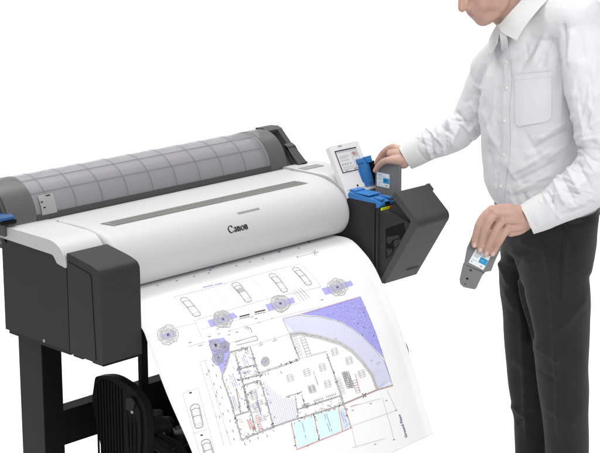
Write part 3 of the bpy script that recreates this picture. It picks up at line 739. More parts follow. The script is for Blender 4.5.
L l 1.5 2571,4639 2614,4646
L l 1.5 2531,4669 2494,4677
L g2 1.5 2469,4587 2488,4632
L g2 1.5 2560,4527 2541,4494
L g2 1.5 2703,4511 2680,4506
L g 1.5 2539,4493 2566,4520
L l 1.5 2792,4420 2834,4433
L g2 1.5 2634,4508 2597,4468
L g 1.5 2578,4430 2597,4470
L g 1.5 2771,4522 2802,4512
L l 1.5 2628,4493 2656,4464
L g2 1.5 2507,4686 2527,4692
L g2 1.5 2508,4574 2526,4615
L g2 1.5 2529,4543 2501,4538
L l 1.5 2662,4634 2665,4631
L l 1.5 2622,4699 2625,4716
L g2 1.5 2752,4385 2769,4358
L g 1.5 2708,4501 2665,4511
L g2 1.5 2578,4516 2514,4539
L g 1.5 2555,4609 2562,4573
L g2 1.5 2530,4637 2543,4617
L g2 1.5 2828,4620 2844,4595
L g2 1.5 2743,4500 2751,4519
L l 1.5 2694,4433 2700,4468
L g2 1.5 2760,4553 2752,4589
L g 1.5 2465,4527 2424,4553
L l 1.5 2710,4472 2711,4488
L g 1.5 2867,4497 2831,4480
L g2 1.5 2517,4661 2490,4612
L l 1.5 2813,4548 2771,4538
L g2 1.5 2635,4510 2594,4504
L g 1.5 2795,4581 2794,4603
L g 1.5 2683,4397 2621,4416
L g2 1.5 2528,4467 2518,4423
L g2 1.5 2689,4492 2674,4526
L g2 1.5 2570,4712 2521,4737
L g 1.5 2553,4449 2575,4410
L l 1.5 2717,4432 2679,4455
L l 1.5 2576,4423 2598,4402
L l 1.5 2681,4544 2698,4522
L g 1.5 2612,4642 2564,4671
L l 1.5 2530,4637 2549,4664
L g 1.5 2866,4497 2888,4541
L l 1.5 2683,4461 2681,4470
L g2 1.5 2637,4477 2617,4481
L l 1.4 2712,4604 2780,4664
L l 1.4 2700,4616 2746,4683
L l 1.4 2671,4602 2699,4718
L l 1.4 2654,4593 2629,4718
L l 1.4 2644,4594 2580,4733
L l 1.4 2627,4591 2524,4691
L l 1.4 2626,4577 2489,4651
L l 1.4 2559,4596 2484,4625
L l 1.4 2561,4558 2488,4559
L l 1.4 2588,4531 2514,4503
L l 1.4 2620,4532 2537,4479
L l 1.4 2622,4510 2564,4437
L l 1.4 2653,4499 2640,4396
L l 1.4 2666,4507 2681,4385
L l 1.4 2705,4480 2744,4412
L l 1.4 2712,4512 2793,4440
L l 1.4 2756,4509 2854,4458
L l 1.4 2758,4536 2844,4516
L l 1.4 2738,4556 2868,4553
L l 1.4 2724,4572 2833,4597
L k 2.2 2628,4520 2698,4530 2693,4596 2634,4589 2628,4520
L b 3.4 2631,4550 2689,4566
L v 1.7 2306,4834 2296,4839 2286,4844 2276,4850 2266,4849 2259,4842 2247,4842 2247,4832 2246,4824 2244,4815 2247,4806 2252,4796 2264,4791 2274,4788 2285,4781 2296,4780 2303,4788 2309,4793 2316,4798 2322,4806 2319,4816 2311,4825 2306,4834
L g 1.7 2337,4856 2316,4869 2294,4876 2273,4874 2251,4882 2231,4878 2221,4863 2215,4848 2212,4832 2204,4815 2209,4794 2226,4777 2249,4769 2266,4751 2289,4748 2309,4752 2328,4755 2347,4762 2345,4784 2355,4798 2361,4816 2344,4835 2337,4856
L v 1.7 2352,4867 2329,4888 2298,4898 2268,4915 2242,4901 2202,4914 2194,4885 2181,4865 2158,4845 2178,4815 2176,4785 2207,4764 2230,4740 2261,4727 2292,4722 2325,4715 2346,4733 2383,4733 2397,4758 2381,4791 2390,4817 2369,4842 2352,4867
L g 1.7 2388,4891 2349,4919 2308,4945 2264,4942 2223,4944 2185,4936 2157,4914 2152,4879 2131,4851 2146,4815 2160,4780 2176,4742 2216,4720 2255,4700 2296,4689 2332,4699 2385,4683 2405,4716 2437,4738 2440,4777 2440,4817 2423,4858 2388,4891
L v 1.7 2403,4902 2355,4927 2316,4978 2260,4977 2212,4970 2173,4951 2134,4933 2095,4907 2080,4864 2107,4814 2138,4773 2159,4730 2203,4700 2250,4678 2298,4670 2351,4656 2399,4666 2423,4702 2447,4734 2455,4774 2441,4817 2423,4858 2403,4902
L g 1.7 2434,4924 2375,4958 2321,5001 2253,5029 2190,5019 2138,4995 2084,4972 2050,4929 2081,4863 2054,4814 2077,4756 2127,4708 2173,4656 2238,4626 2306,4608 2375,4602 2414,4647 2457,4675 2505,4705 2488,4766 2486,4817 2458,4868 2434,4924
L v 1.7 2438,4927 2408,5007 2326,5026 2254,5022 2168,5067 2104,5037 2080,4975 2053,4927 2036,4874 2004,4813 2075,4755 2119,4702 2175,4658 2229,4583 2308,4591 2383,4583 2428,4629 2510,4632 2523,4696 2513,4760 2511,4817 2485,4876 2438,4927
L g2 1.5 2150,4651 2200,4635
L l 1.5 2126,5025 2139,5071
L l 1.5 2362,4745 2392,4799
L g 1.5 2154,4782 2143,4815
L g 1.5 2446,4895 2402,4914
L l 1.5 2099,4929 2073,4904
L g2 1.5 2265,4789 2281,4770
L g 1.5 2227,4749 2274,4760
L g 1.5 2257,4894 2269,4940
L g2 1.5 2315,4934 2310,4906
L l 1.5 2319,4894 2341,4890
L g2 1.5 2313,4852 2325,4835
L g 1.5 2432,4720 2437,4689
L g2 1.5 2245,5032 2244,5052
L l 1.5 2349,4774 2330,4807
L l 1.5 2484,4809 2474,4826
L g 1.5 2261,4661 2223,4675
L g2 1.5 2346,4785 2375,4783
L g 1.5 2266,4844 2224,4830
L g 1.5 2538,4723 2579,4694
L g 1.5 2260,4967 2209,4951
L g 1.5 2157,4722 2192,4769
L g 1.5 2472,4628 2460,4654
L l 1.5 2216,4747 2258,4789
L g 1.5 2317,4914 2266,4926
L g2 1.5 2121,4993 2084,4968
L g2 1.5 2187,4791 2181,4832
L g 1.5 2396,4817 2374,4792
L g 1.5 2316,4967 2268,4971
L g 1.5 2391,4679 2373,4706
L l 1.5 2399,4789 2432,4831
L l 1.5 2430,4659 2395,4686
L g2 1.5 2206,4665 2264,4637
L l 1.5 2303,4781 2278,4789
L g2 1.5 2190,4831 2158,4784
L l 1.5 2416,4713 2427,4690
L g 1.5 2508,4751 2524,4753
L g2 1.5 2525,4734 2518,4759
L g2 1.5 2377,4708 2338,4728
L l 1.5 2157,4774 2163,4769
L g2 1.5 2330,4800 2307,4801
L g 1.5 2310,4839 2363,4815
L g2 1.5 2166,4949 2133,4977
L g2 1.5 2192,4992 2146,4979
L g 1.5 2486,4708 2493,4696
L g2 1.5 2379,4726 2401,4764
L l 1.4 2367,4874 2430,4916
L l 1.4 2311,4875 2376,4998
L l 1.4 2290,4912 2301,5018
L l 1.4 2263,4929 2250,5009
L l 1.4 2236,4883 2139,5031
L l 1.4 2214,4883 2093,5004
L l 1.4 2176,4873 2057,4938
L l 1.4 2200,4838 2020,4888
L l 1.4 2201,4823 2063,4835
L l 1.4 2240,4808 2070,4775
L l 1.4 2219,4781 2122,4725
L l 1.4 2265,4785 2202,4653
L l 1.4 2260,4739 2231,4629
L l 1.4 2292,4777 2340,4612
L l 1.4 2322,4741 2393,4616
L l 1.4 2370,4738 2484,4638
L l 1.4 2330,4781 2496,4665
L l 1.4 2385,4776 2504,4730
L l 1.4 2347,4816 2512,4816
L l 1.4 2318,4825 2486,4869
L k 2.2 2248,4778 2317,4788 2312,4853 2254,4847 2248,4778
L b 3.4 2251,4807 2309,4824
L v 1.7 3984,5474 3975,5476 3969,5484 3960,5481 3951,5483 3944,5481 3939,5475 3935,5469 3935,5463 3935,5456 3935,5449 3941,5443 3948,5439 3954,5434 3963,5436 3971,5435 3977,5439 3983,5442 3986,5448 3991,5453 3991,5460 3987,5467 3984,5474
L l 1.7 4006,5490 3993,5501 3975,5505 3959,5506 3941,5510 3930,5497 3910,5496 3903,5483 3902,5468 3907,5454 3915,5442 3916,5426 3931,5417 3948,5410 3965,5410 3982,5407 3997,5414 4009,5423 4017,5435 4023,5448 4017,5462 4008,5474 4006,5490
L v 1.7 4030,5507 4001,5512 3981,5524 3956,5540 3929,5537 3911,5521 3892,5509 3886,5490 3881,5472 3869,5451 3878,5430 3893,5409 3915,5395 3942,5392 3966,5390 3991,5386 4017,5389 4031,5407 4036,5427 4059,5442 4056,5465 4043,5486 4030,5507
L l 1.7 4054,5524 4016,5532 3987,5545 3955,5556 3920,5560 3897,5539 3869,5527 3851,5505 3834,5480 3855,5451 3863,5424 3879,5399 3909,5385 3933,5359 3967,5367 4002,5359 4030,5373 4050,5393 4064,5415 4068,5440 4090,5467 4073,5496 4054,5524
L v 1.7 4062,5530 4042,5568 3994,5570 3954,5576 3911,5581 3885,5554 3841,5547 3829,5514 3802,5485 3833,5449 3821,5410 3860,5386 3888,5358 3931,5353 3969,5348 4016,5325 4055,5341 4079,5371 4083,5407 4104,5434 4096,5468 4107,5508 4062,5530
L l 1.7 4102,5558 4044,5571 4006,5611 3952,5613 3907,5593 3859,5586 3810,5570 3813,5521 3789,5487 3777,5445 3807,5405 3839,5371 3878,5343 3916,5302 3970,5322 4022,5308 4072,5320 4101,5355 4113,5394 4133,5429 4118,5470 4101,5506 4102,5558
L g 1.5 3801,5429 3840,5477
L g2 1.5 4043,5452 4052,5468
L g 1.5 3938,5368 3932,5336
L g2 1.5 3973,5314 3989,5278
L g2 1.5 3809,5480 3772,5489
L l 1.5 4050,5412 4084,5450
L l 1.5 4072,5338 4044,5306
L g 1.5 4097,5408 4147,5386
L l 1.5 4125,5503 4169,5476
L l 1.5 3854,5578 3815,5578
L l 1.5 3852,5545 3898,5568
L l 1.5 3810,5480 3793,5505
L l 1.5 4045,5553 4020,5527
L g2 1.5 3928,5411 3961,5438
L g2 1.5 4106,5475 4080,5484
L g2 1.5 3801,5511 3785,5516
L g2 1.5 4006,5336 4018,5299
L l 1.5 3974,5387 3985,5382
L l 1.5 3954,5325 3927,5286
L l 1.5 3982,5428 3921,5433
L g2 1.5 3988,5317 3928,5346
L l 1.5 3879,5429 3878,5384
L l 1.5 4107,5458 4041,5472
L g 1.5 4093,5468 4084,5420
L g 1.5 3839,5452 3805,5468
L l 1.5 3882,5451 3936,5458
L l 1.5 3954,5413 3928,5385
L l 1.5 3883,5580 3921,5546
L l 1.5 3993,5367 3983,5364
L g2 1.5 4066,5404 4081,5420
L g 1.5 3865,5415 3865,5402
L g2 1.5 4070,5348 4056,5352
L g2 1.5 3800,5506 3734,5521
L l 1.5 4079,5397 4080,5401
L l 1.5 4109,5473 4057,5481
L l 1.5 3886,5422 3944,5405
L g2 1.5 3820,5413 3782,5386
L l 1.5 3937,5441 3961,5492
L g2 1.5 3816,5532 3848,5544
L g 1.5 3853,5585 3875,5625
L g 1.5 4107,5407 4125,5443
L l 1.5 3989,5522 3968,5481
L g2 1.5 4106,5361 4078,5313
L l 1.5 3875,5544 3843,5504
L g 1.5 4013,5576 3993,5577
L g2 1.5 4051,5320 4114,5295
L l 1.4 3983,5473 4089,5551
L l 1.4 3988,5503 4035,5582
L l 1.4 3971,5511 3985,5584
L l 1.4 3957,5512 3950,5588
L l 1.4 3946,5491 3906,5580
L l 1.4 3902,5510 3847,5559
L l 1.4 3917,5486 3840,5534
L l 1.4 3918,5467 3786,5495
L l 1.4 3875,5459 3806,5459
L l 1.4 3915,5446 3809,5419
L l 1.4 3940,5444 3852,5385
L l 1.4 3938,5427 3871,5340
L l 1.4 3952,5403 3939,5328
L l 1.4 3965,5408 3972,5322
L l 1.4 3979,5432 4047,5326
L l 1.4 3996,5426 4078,5351
L l 1.4 4032,5424 4122,5380
L l 1.4 4022,5448 4114,5431
L l 1.4 4016,5457 4132,5455
L l 1.4 3989,5466 4114,5499
L k 2.2 3929,5419 4001,5430 3995,5497 3934,5490 3929,5419
L b 3.4 3932,5449 3992,5467
L k3 3.4 3651,3751 4076,3772
L k 2.4 3634,3822 3709,3824
L k 2.4 3739,3827 3815,3830
L k 2.4 3845,3832 3921,3835
L k 2.4 3952,3838 4028,3840
L k3 3.4 4302,3766 4750,3791
L k 2.4 4286,3839 4363,3841
L k 2.4 4397,3845 4474,3847
L k 2.4 4509,3851 4586,3853
L k 2.4 4621,3857 4698,3860
L g 2 4067,3890 4186,3893
L b2 2 4198,3977 4317,3980
L g 2 4813,4145 4934,4148
L g 2 4241,4135 4360,4138
L g 2 2595,3920 2709,3923
L g 2 2580,4082 2694,4086
L g 2 3009,4105 3125,4109
L b2 2 3269,4216 3385,4220
L b2 2 2199,4072 2312,4075
L g 2 2934,4216 3049,4220
L b2 2 7102,4061 7230,4064
L g 2 1718,4262 1830,4266
L d 2 1423,4065 1533,4068
L g 2 1777,4265 1889,4269
L l 1.5 1349,4179 2027,4195
L l 1.5 6118,3433 6213,3595 6282,3902
L g 1.5 6243,3423 6336,3590 6419,3889
L g 1.5 6374,3413 6464,3584 6563,3874
L g 1.5 6495,3403 6582,3578 6694,3861
L g 1.8 3104,4524 3541,4515 3999,4536
L g 1.8 3110,4630 4015,4686
L g 2.2 3999,4536 4015,4686
L g 2.4 3732,4125 3907,4246 3897,4388
L g 1.4 3664,4153 3824,4270
L g 1.8 4550,4894 4734,4892 4685,4767 4626,4898
L g 1.8 3952,4883 4133,4880 4084,4757 4028,4886
L l 1.3 2797,4768 4083,4815 5295,4831
L l 1.1 2039,4444 3833,4526
L l 1.1 2048,3780 3291,3817 4575,3855 6226,3925
L l 1.1 3142,4099 5001,4155 6968,4277
F p2 0 6043,4302 8807,4374 8824,4775 8835,5768 8807,6779 8568,6353 8217,5718 7949,5388 7540,4986 6817,4580
L r2 1.5 5953,4304 7355,4338 8807,4374
L v 1.6 8807,4374 8824,4775 8835,5768 8803,6903 8794,7807
L p 1.6 8771,4864 8740,4810
L p 1.6 8644,6399 8695,6417
L p 1.6 8621,4991 8558,5001
L p 1.6 8597,5581 8569,5556
L v 1.6 6438,4348 6476,4331
L p3 1.6 7850,5014 7804,5038
L p3 1.6 8765,4536 8745,4557
L v 1.6 8117,4574 8135,4618
L p3 1.6 8701,5144 8713,5191
L p3 1.6 7800,5064 7818,5101
L p3 1.6 7163,4575 7219,4597
L p3 1.6 8526,4384 8564,4431
L p3 1.6 7777,4481 7846,4479
L p 1.6 8209,5271 8174,5300
L p3 1.6 8219,5125 8262,5144
L p 1.6 6880,4405 6902,4430
L p 1.6 8624,4997 8631,4956
L p 1.6 8390,5983 8430,6009
L v 1.6 6607,4323 6559,4298
L v 1.6 8401,6019 8404,5999
L p 1.6 8172,5508 8192,5552
L p3 1.6 8070,4679 8049,4632
L p 1.6 8671,5688 8634,5676
L p3 1.6 7324,4804 7286,4806
L p3 1.6 8053,5399 8001,5387
L v 1.6 8026,5032 8020,5012
L p 1.6 8068,4935 8022,4959
L p 1.6 8112,5413 8176,5417
L p3 1.6 8223,5553 8173,5533
L v 1.6 8669,5222 8667,5203
L p3 1.6 7301,4344 7300,4370
L p 1.6 8721,6457 8686,6490
L v 1.6 8464,5067 8507,5118
L p 1.6 6539,4319 6596,4310
L v 1.6 8134,5597 8101,5590
L p3 1.6 6377,4349 6329,4310
L p 1.6 8586,5152 8652,5145
L v 1.6 8329,4412 8390,4393
L v 1.6 8640,4647 8704,4659
L p 1.6 6195,4326 6248,4310
L p 1.6 7607,4581 7565,4575
L p 1.6 7391,4683 7350,4637
L v 1.6 8049,4949 8031,4926
L p 1.6 8202,4601 8148,4632
L p 1.6 7917,4625 7889,4580
L p 1.6 8778,6554 8819,6546
L p 1.6 8473,5253 8475,5287
L p3 1.6 8069,5356 8003,5352
L p3 1.6 8713,4406 8730,4365
L p3 1.6 6832,4473 6785,4447
L p3 1.6 8709,6500 8631,6515
L p 1.6 8743,5069 8714,5022
L p3 1.6 8654,5770 8622,5739
L p3 1.6 7621,4489 7611,4493
L p3 1.6 8536,4900 8534,4897
L p 1.6 7309,4653 7278,4687
L p3 1.6 8626,4703 8555,4714
L p 1.6 8725,5551 8741,5530
L v 1.6 8721,4795 8693,4777
L v 1.6 8726,4883 8691,4831
L v 1.6 8720,6068 8765,6111
L v 1.6 7713,4955 7702,4930
L v 1.6 7794,5088 7777,5047
L v 1.6 8624,5252 8640,5303
L p 1.6 7787,4392 7734,4374
L p 1.6 6685,4337 6720,4362
L p3 1.6 8602,4435 8611,4407
L p3 1.6 8773,6360 8810,6384
L p3 1.6 8168,4716 8130,4744
L p 1.6 8616,5180 8603,5191
L p3 1.6 7971,5247 7951,5218
L v 1.6 7881,5041 7859,5000
L v 1.6 8710,5550 8680,5550
L p3 1.6 6960,4436 6996,4462
L p3 1.6 7839,4637 7805,4663
L p3 1.6 8406,5168 8399,5127
L v 1.6 8548,6100 8588,6100
L p3 1.6 8755,4694 8733,4717
L p3 1.6 7282,4568 7306,4586
L p3 1.6 7747,5036 7716,5005
L p3 1.6 8471,5768 8434,5783
L v 1.6 7924,4389 7840,4406
L p 1.6 8240,5639 8219,5672
L p3 1.6 8194,5163 8163,5135
L p3 1.6 6916,4494 6947,4523
L p3 1.6 8676,6250 8732,6262
L p 1.6 8779,5127 8722,5137
L v 1.6 7798,4906 7784,4859
L p 1.6 8508,6160 8497,6127
L p3 1.6 8182,4950 8225,4951
L p3 1.6 8324,5881 8289,5855
L p3 1.6 8695,4507 8678,4493
L p3 1.6 8815,4943 8817,4940
L v 1.6 8232,4511 8226,4532
L p3 1.6 8566,4908 8539,4916
L p3 1.6 8598,5380 8573,5351
L v 1.6 8554,4751 8556,4722
L v 1.6 8176,5074 8108,5093
L p3 1.6 7805,4769 7777,4744
L p 1.6 7775,5044 7822,5036
L v 1.6 8630,5892 8681,5919
L p3 1.6 8760,5951 8772,5998
L p3 1.6 8423,4398 8431,4359
L p 1.6 8520,5266 8449,5256
L v 1.6 8454,4497 8472,4479
L p 1.6 8714,5879 8777,5879
L p 1.6 8262,4584 8232,4598
L v 1.6 7412,4402 7443,4366
L p 1.6 8726,4636 8727,4597
L p 1.6 8523,4695 8578,4687
L p 1.6 7250,4628 7208,4621
L p 1.6 8579,4862 8553,4869
L p 1.6 7278,4732 7273,4760
L v 1.6 8686,5630 8699,5606
L p3 1.6 8327,4633 8378,4633
L p 1.6 8803,4976 8773,4958
L v 1.6 8606,5121 8679,5126
L p3 1.6 8459,4818 8498,4806
L p 1.6 8060,4551 8064,4531
L p 1.6 8691,6412 8721,6456
L p3 1.6 7764,4823 7761,4790
L p3 1.6 7695,5031 7651,5009
L v 1.6 7361,4357 7300,4385
L p3 1.6 8039,4986 8084,5042
L p 1.6 7503,4780 7470,4793
L p 1.6 7741,4497 7736,4492
L v 1.6 7193,4590 7195,4610
L p3 1.6 7885,4991 7878,5021
L p3 1.6 8261,5136 8297,5172
L v 1.6 8100,4672 8052,4697
L p3 1.6 7937,4421 7940,4457
L v 1.6 8502,5512 8469,5519
L p 1.6 8762,6640 8808,6678
L p3 1.6 8010,5134 8073,5153
L p3 1.6 8582,4723 8657,4717
L v 1.6 7862,4806 7851,4807
L v 1.6 6836,4353 6821,4368
L v 1.6 7384,4654 7399,4619
L p 1.6 8596,5653 8532,5653
L p3 1.6 8790,4451 8843,4445
L p3 1.6 8669,5826 8650,5776
L p3 1.6 8244,5067 8211,5074
L p3 1.6 8293,4561 8252,4577
L v 1.6 8533,5695 8487,5724
L p3 1.6 8473,4802 8440,4818
L v 1.6 8450,5800 8489,5811
L p 1.6 7698,4940 7716,4984
L v 1.6 8293,5202 8315,5202
L p3 1.6 8252,4434 8295,4408
L v 1.6 7905,4977 7837,4991
L p3 1.6 8423,5031 8453,5041
L p 1.6 8323,5838 8328,5863
L p 1.6 8535,5838 8534,5830
L p3 1.6 8262,5615 8317,5639
L p3 1.6 7406,4398 7423,4448
L p 1.6 7580,4802 7598,4800
L v 1.6 8580,5767 8651,5745
L p3 1.6 8594,5142 8576,5124
L p3 1.6 8491,4988 8432,5006
L p3 1.6 8772,5932 8758,5938
L v 1.6 8365,4569 8310,4536
L v 1.6 7536,4615 7493,4597
L p 1.6 7206,4370 7246,4413
L p 1.6 8537,5468 8512,5489
L v 1.6 8807,6383 8757,6409
L p 1.6 8761,4666 8808,4654
L v 1.6 7610,5013 7640,4993
L p3 1.6 8195,4878 8165,4883
L p3 1.6 8022,4514 8069,4513
L p3 1.6 8767,5225 8737,5187
L v 1.6 8063,5223 8131,5222
L p 1.6 8446,4659 8499,4703
L p3 1.6 7606,4734 7544,4749
L v 1.6 8491,4375 8543,4361
L p3 1.6 7887,4621 7938,4602
L p3 1.6 8766,6582 8748,6545
L p3 1.6 8810,4828 8848,4829
L v 1.6 8520,5331 8557,5346
L p 1.6 7450,4525 7513,4533
L p 1.6 8046,5435 8091,5458
L p3 1.6 8591,5272 8532,5292
L v 1.6 7992,5230 7962,5224
L p3 1.6 8142,4699 8197,4702
L v 1.6 8714,5518 8657,5522
L p 1.6 8270,5159 8352,5139
L p 1.6 8676,6046 8609,6022
L p3 1.6 8526,5603 8510,5580
L p3 1.6 7292,4437 7332,4412
L p 1.6 8457,4952 8481,4926
L v 1.6 8070,4886 8063,4870
L p3 1.6 8119,4894 8066,4859
L p3 1.6 8114,5157 8152,5210
L p 1.6 6821,4512 6863,4479
L v 1.6 8642,5101 8695,5147
L p3 1.6 8702,5858 8638,5851
L p3 1.6 8320,5762 8287,5749
L p3 1.6 8320,5708 8354,5746
L v 1.6 8307,4500 8366,4525
L v 1.6 8208,4705 8250,4685
L p3 1.6 7851,4449 7922,4448
L p3 1.6 8349,4641 8328,4613
L p3 1.6 8301,5430 8356,5435
L p3 1.6 8335,5487 8387,5496
L p3 1.6 7970,5091 7973,5087
L p3 1.6 8435,5025 8483,5047
L p3 1.6 8379,4423 8332,4383
L p3 1.6 8315,5809 8280,5829
L p3 1.6 8755,6596 8810,6632
L p3 1.6 8218,5705 8188,5676
L v 1.6 8639,6296 8582,6254
L p 1.6 8561,5129 8612,5118
L p3 1.6 7717,5076 7668,5062
L v 1.6 8336,5838 8299,5873
L v 1.6 7296,4783 7341,4798
L v 1.6 7666,4459 7657,4436
L p 1.6 8204,4694 8241,4746
L v 1.6 7380,4660 7321,4677
L p3 1.6 7498,4875 7508,4838
L v 1.6 8551,6002 8601,6040
L p 1.6 6924,4591 6864,4600
L p3 1.6 8293,5498 8357,5485
L p 1.6 8638,4609 8690,4606
L p3 1.6 8667,6266 8717,6277
L v 1.6 8106,5337 8060,5370
L p 1.6 8399,5711 8365,5687
L v 1.6 7859,4956 7854,4935
L p 1.6 7424,4791 7453,4779
L p3 1.6 7715,4952 7737,4978
L p 1.6 7458,4844 7483,4833
L v 1.6 8398,4744 8335,4726
L p3 1.6 7586,4682 7610,4694
L v 1.6 6931,4377 6904,4325
L p3 1.6 7560,4434 7595,4422
L p3 1.6 8438,5172 8519,5154
L p3 1.6 7753,4586 7706,4536
L p3 1.6 8524,6231 8525,6225
L v 1.6 7705,4689 7725,4651
L p3 1.6 6350,4326 6353,4356
L v 1.6 8392,5120 8410,5145
L p 1.6 7797,5167 7728,5169
L p3 1.6 6717,4454 6683,4474
L p3 1.6 8719,5298 8708,5282
L p3 1.6 8224,5487 8219,5474
L v 1.6 6638,4349 6596,4344
L p3 1.6 8664,6422 8733,6435
L p 1.6 8492,5006 8481,4959
L p3 1.6 8600,6398 8554,6415
L p 1.6 8410,5011 8400,5039
L p3 1.6 6997,4377 7010,4413
L v 1.6 8611,4810 8626,4785
L p3 1.6 8389,4861 8341,4815
L v 1.6 7679,4848 7648,4851
L p3 1.6 8604,4693 8564,4659
L p3 1.6 6766,4337 6773,4304
L v 1.6 8002,4510 8046,4539
L v 1.6 8000,4550 7981,4506
L p3 1.6 8581,4700 8595,4719
L p3 1.6 8287,5101 8308,5123
L p3 1.6 8800,6049 8811,6060
L p3 1.6 8137,5590 8092,5537
L v 1.6 8381,4647 8437,4680
L p3 1.6 8140,4553 8217,4548
L v 1.6 8720,5682 8783,5705
L v 1.6 7706,4818 7643,4803
L p3 1.6 6851,4530 6842,4508
L v 1.6 8717,5056 8671,5045
L p3 1.6 8592,4637 8548,4592
L p3 1.6 8804,4810 8803,4825
L p3 1.6 6650,4326 6638,4342
L v 1.6 8166,4763 8116,4778
L p3 1.6 8317,4442 8249,4430
L p3 1.6 8790,6350 8795,6374
L v 1.6 6747,4549 6786,4530
L p3 1.6 8725,5491 8694,5451
L p3 1.6 8305,5633 8331,5621
L p3 1.6 6735,4457 6758,4488
L p3 1.6 8727,4429 8730,4419
L p 1.6 8760,4785 8717,4753
L v 1.6 7854,5112 7817,5115
L p 1.6 8642,5988 8640,6023
L p3 1.6 8340,5456 8300,5464
L v 1.6 7219,4484 7176,4506
L v 1.6 8751,4796 8732,4783
L p3 1.6 8295,4912 8263,4886
L p3 1.6 8519,4842 8519,4874
L p3 1.6 7257,4597 7279,4645
L p3 1.6 8748,5700 8803,5708
L p3 1.6 8575,5263 8548,5212
L v 1.6 6926,4464 6925,4484
L p3 1.6 8001,4944 7947,4972
L p3 1.6 8675,6079 8681,6106
L v 1.6 8509,4818 8519,4782
L p 1.6 7624,4813 7668,4834
L v 1.6 8740,4822 8665,4848
L p3 1.6 7874,4660 7828,4675
L v 1.6 6804,4352 6739,4359
L v 1.6 8565,5685 8559,5723
L p3 1.6 8686,4956 8675,4948
L v 1.6 8702,6004 8707,5983
L v 1.6 8589,4778 8602,4801
L p3 1.6 7011,4435 7050,4424
L p3 1.6 8391,4625 8341,4625
L v 1.6 8425,6095 8455,6067
L p3 1.6 8077,5539 8109,5567
L p 1.6 7341,4602 7393,4591
L p 1.6 7414,4438 7357,4461
L p 1.6 7685,4513 7693,4474
L p3 1.6 8262,5521 8312,5575
L p3 1.6 8208,5338 8180,5323
L v 1.6 8284,5147 8261,5173
L p 1.6 8754,5183 8772,5200
L p3 1.6 8493,4806 8458,4795
L p3 1.6 7768,4472 7824,4503
L p3 1.6 7179,4340 7220,4316
L p3 1.6 7585,4882 7574,4838
L p3 1.6 6776,4337 6812,4322
L v 1.6 8383,5119 8329,5130
L p 1.6 8163,5212 8140,5166
L p3 1.6 7548,4615 7508,4624
L v 1.6 8401,5247 8385,5283
L p 1.6 8325,5356 8367,5387
L p3 1.6 8735,5330 8756,5341
L p3 1.6 8342,5460 8407,5433
L p3 1.6 7465,4703 7468,4688
L p3 1.6 8156,4974 8179,4985
L v 1.6 7843,4697 7806,4703
L v 1.6 8809,5784 8778,5743
L p3 1.6 8453,4541 8466,4544
L p 1.6 7336,4654 7317,4646
L v 1.6 8497,5666 8520,5659
L p3 1.6 8650,4877 8603,4872
L p3 1.6 7469,4858 7446,4878
L v 1.6 8807,6461 8858,6453
L p3 1.6 7282,4510 7210,4511
L p3 1.6 8558,6184 8595,6208
L p3 1.6 8085,5128 8115,5162
L p3 1.6 7874,5008 7804,5009
L p 1.6 8440,5148 8443,5169
L v 1.6 8130,5347 8119,5321
L v 1.6 8269,5607 8271,5638
L p3 1.6 8829,5853 8782,5798
L p 1.6 8196,5319 8223,5368
L v 1.6 7007,4430 7031,4460
L v 1.6 7814,4497 7759,4513
L p3 1.6 8335,5754 8290,5732
L p3 1.6 8675,4410 8670,4448
L p3 1.6 8626,5507 8576,5466
L p 1.6 8803,5782 8799,5749
L v 1.6 8523,5433 8501,5385
L p 1.6 8423,4481 8426,4513
L p 1.6 8561,5258 8637,5253
L v 1.6 7503,4936 7442,4963
L p3 1.6 8119,4922 8085,4943
L p3 1.6 7606,4579 7593,4538
L p3 1.6 7936,4537 7975,4562
L p3 1.6 7033,4661 7017,4632
L p3 1.6 8173,5164 8138,5114
L v 1.6 8746,5415 8763,5426
L p3 1.6 8623,5226 8622,5195
L v 1.6 8489,4853 8515,4890
L v 1.6 7091,4622 7145,4630
L p 1.6 8583,4831 8652,4818
L p 1.6 8002,5258 8050,5271
L v 1.6 7963,4688 7997,4737
L p 1.6 8298,4875 8328,4856
L p3 1.6 8675,5469 8698,5491
L p3 1.6 8156,5410 8096,5435
L v 1.6 8792,4871 8772,4901
L v 1.6 8751,4538 8738,4532
L v 1.6 8677,4836 8611,4851
L p 1.6 8092,4387 8078,4409
L p3 1.6 7297,4810 7298,4815
L p 1.6 7721,4731 7764,4739
L p3 1.6 7788,4870 7789,4857
L v 1.6 6760,4552 6767,4552
L v 1.6 7562,4808 7571,4846
L p3 1.6 8302,4891 8325,4942
L p3 1.6 8402,5607 8392,5597
L p 1.6 8178,4605 8189,4595
L v 1.6 8608,5985 8602,5984
L p3 1.6 8273,5573 8234,5582
L p 1.6 6788,4531 6816,4562
L v 1.6 7211,4686 7196,4691
L v 1.6 8810,4767 8858,4822
L p3 1.6 8460,5667 8506,5708
L p 1.6 7892,4980 7936,5035
L v 1.6 7839,4416 7856,4410
L p 1.6 7157,4604 7151,4592
L v 1.6 7539,4974 7496,4969
L p 1.6 7921,5295 7950,5348
L p 1.6 8388,4520 8329,4539
L p3 1.6 7639,4927 7632,4897
L p 1.6 8227,4378 8184,4321
L p3 1.6 8129,4743 8192,4765
L p 1.6 6721,4440 6684,4415
L p 1.6 7937,4679 7900,4714
L p 1.6 8648,6233 8569,6252
L p3 1.6 7184,4489 7218,4495
L v 1.6 8504,5523 8506,5550
L p 1.6 7183,4501 7205,4473
L p3 1.6 6705,4527 6697,4547
L v 1.6 8052,4640 8105,4636
L v 1.6 8316,5411 8375,5424
L p3 1.6 7728,4522 7723,4483
L p3 1.6 7387,4431 7389,4473
L p3 1.6 8643,5030 8588,5061
L p3 1.6 8400,4458 8391,4461
L p3 1.6 8101,5062 8076,5023
L p3 1.6 7950,5020 8012,5016
L p 1.6 7213,4433 7218,4459
L p3 1.6 7537,4434 7588,4448
L p3 1.6 8150,4734 8136,4731
L p 1.6 8381,5731 8434,5729
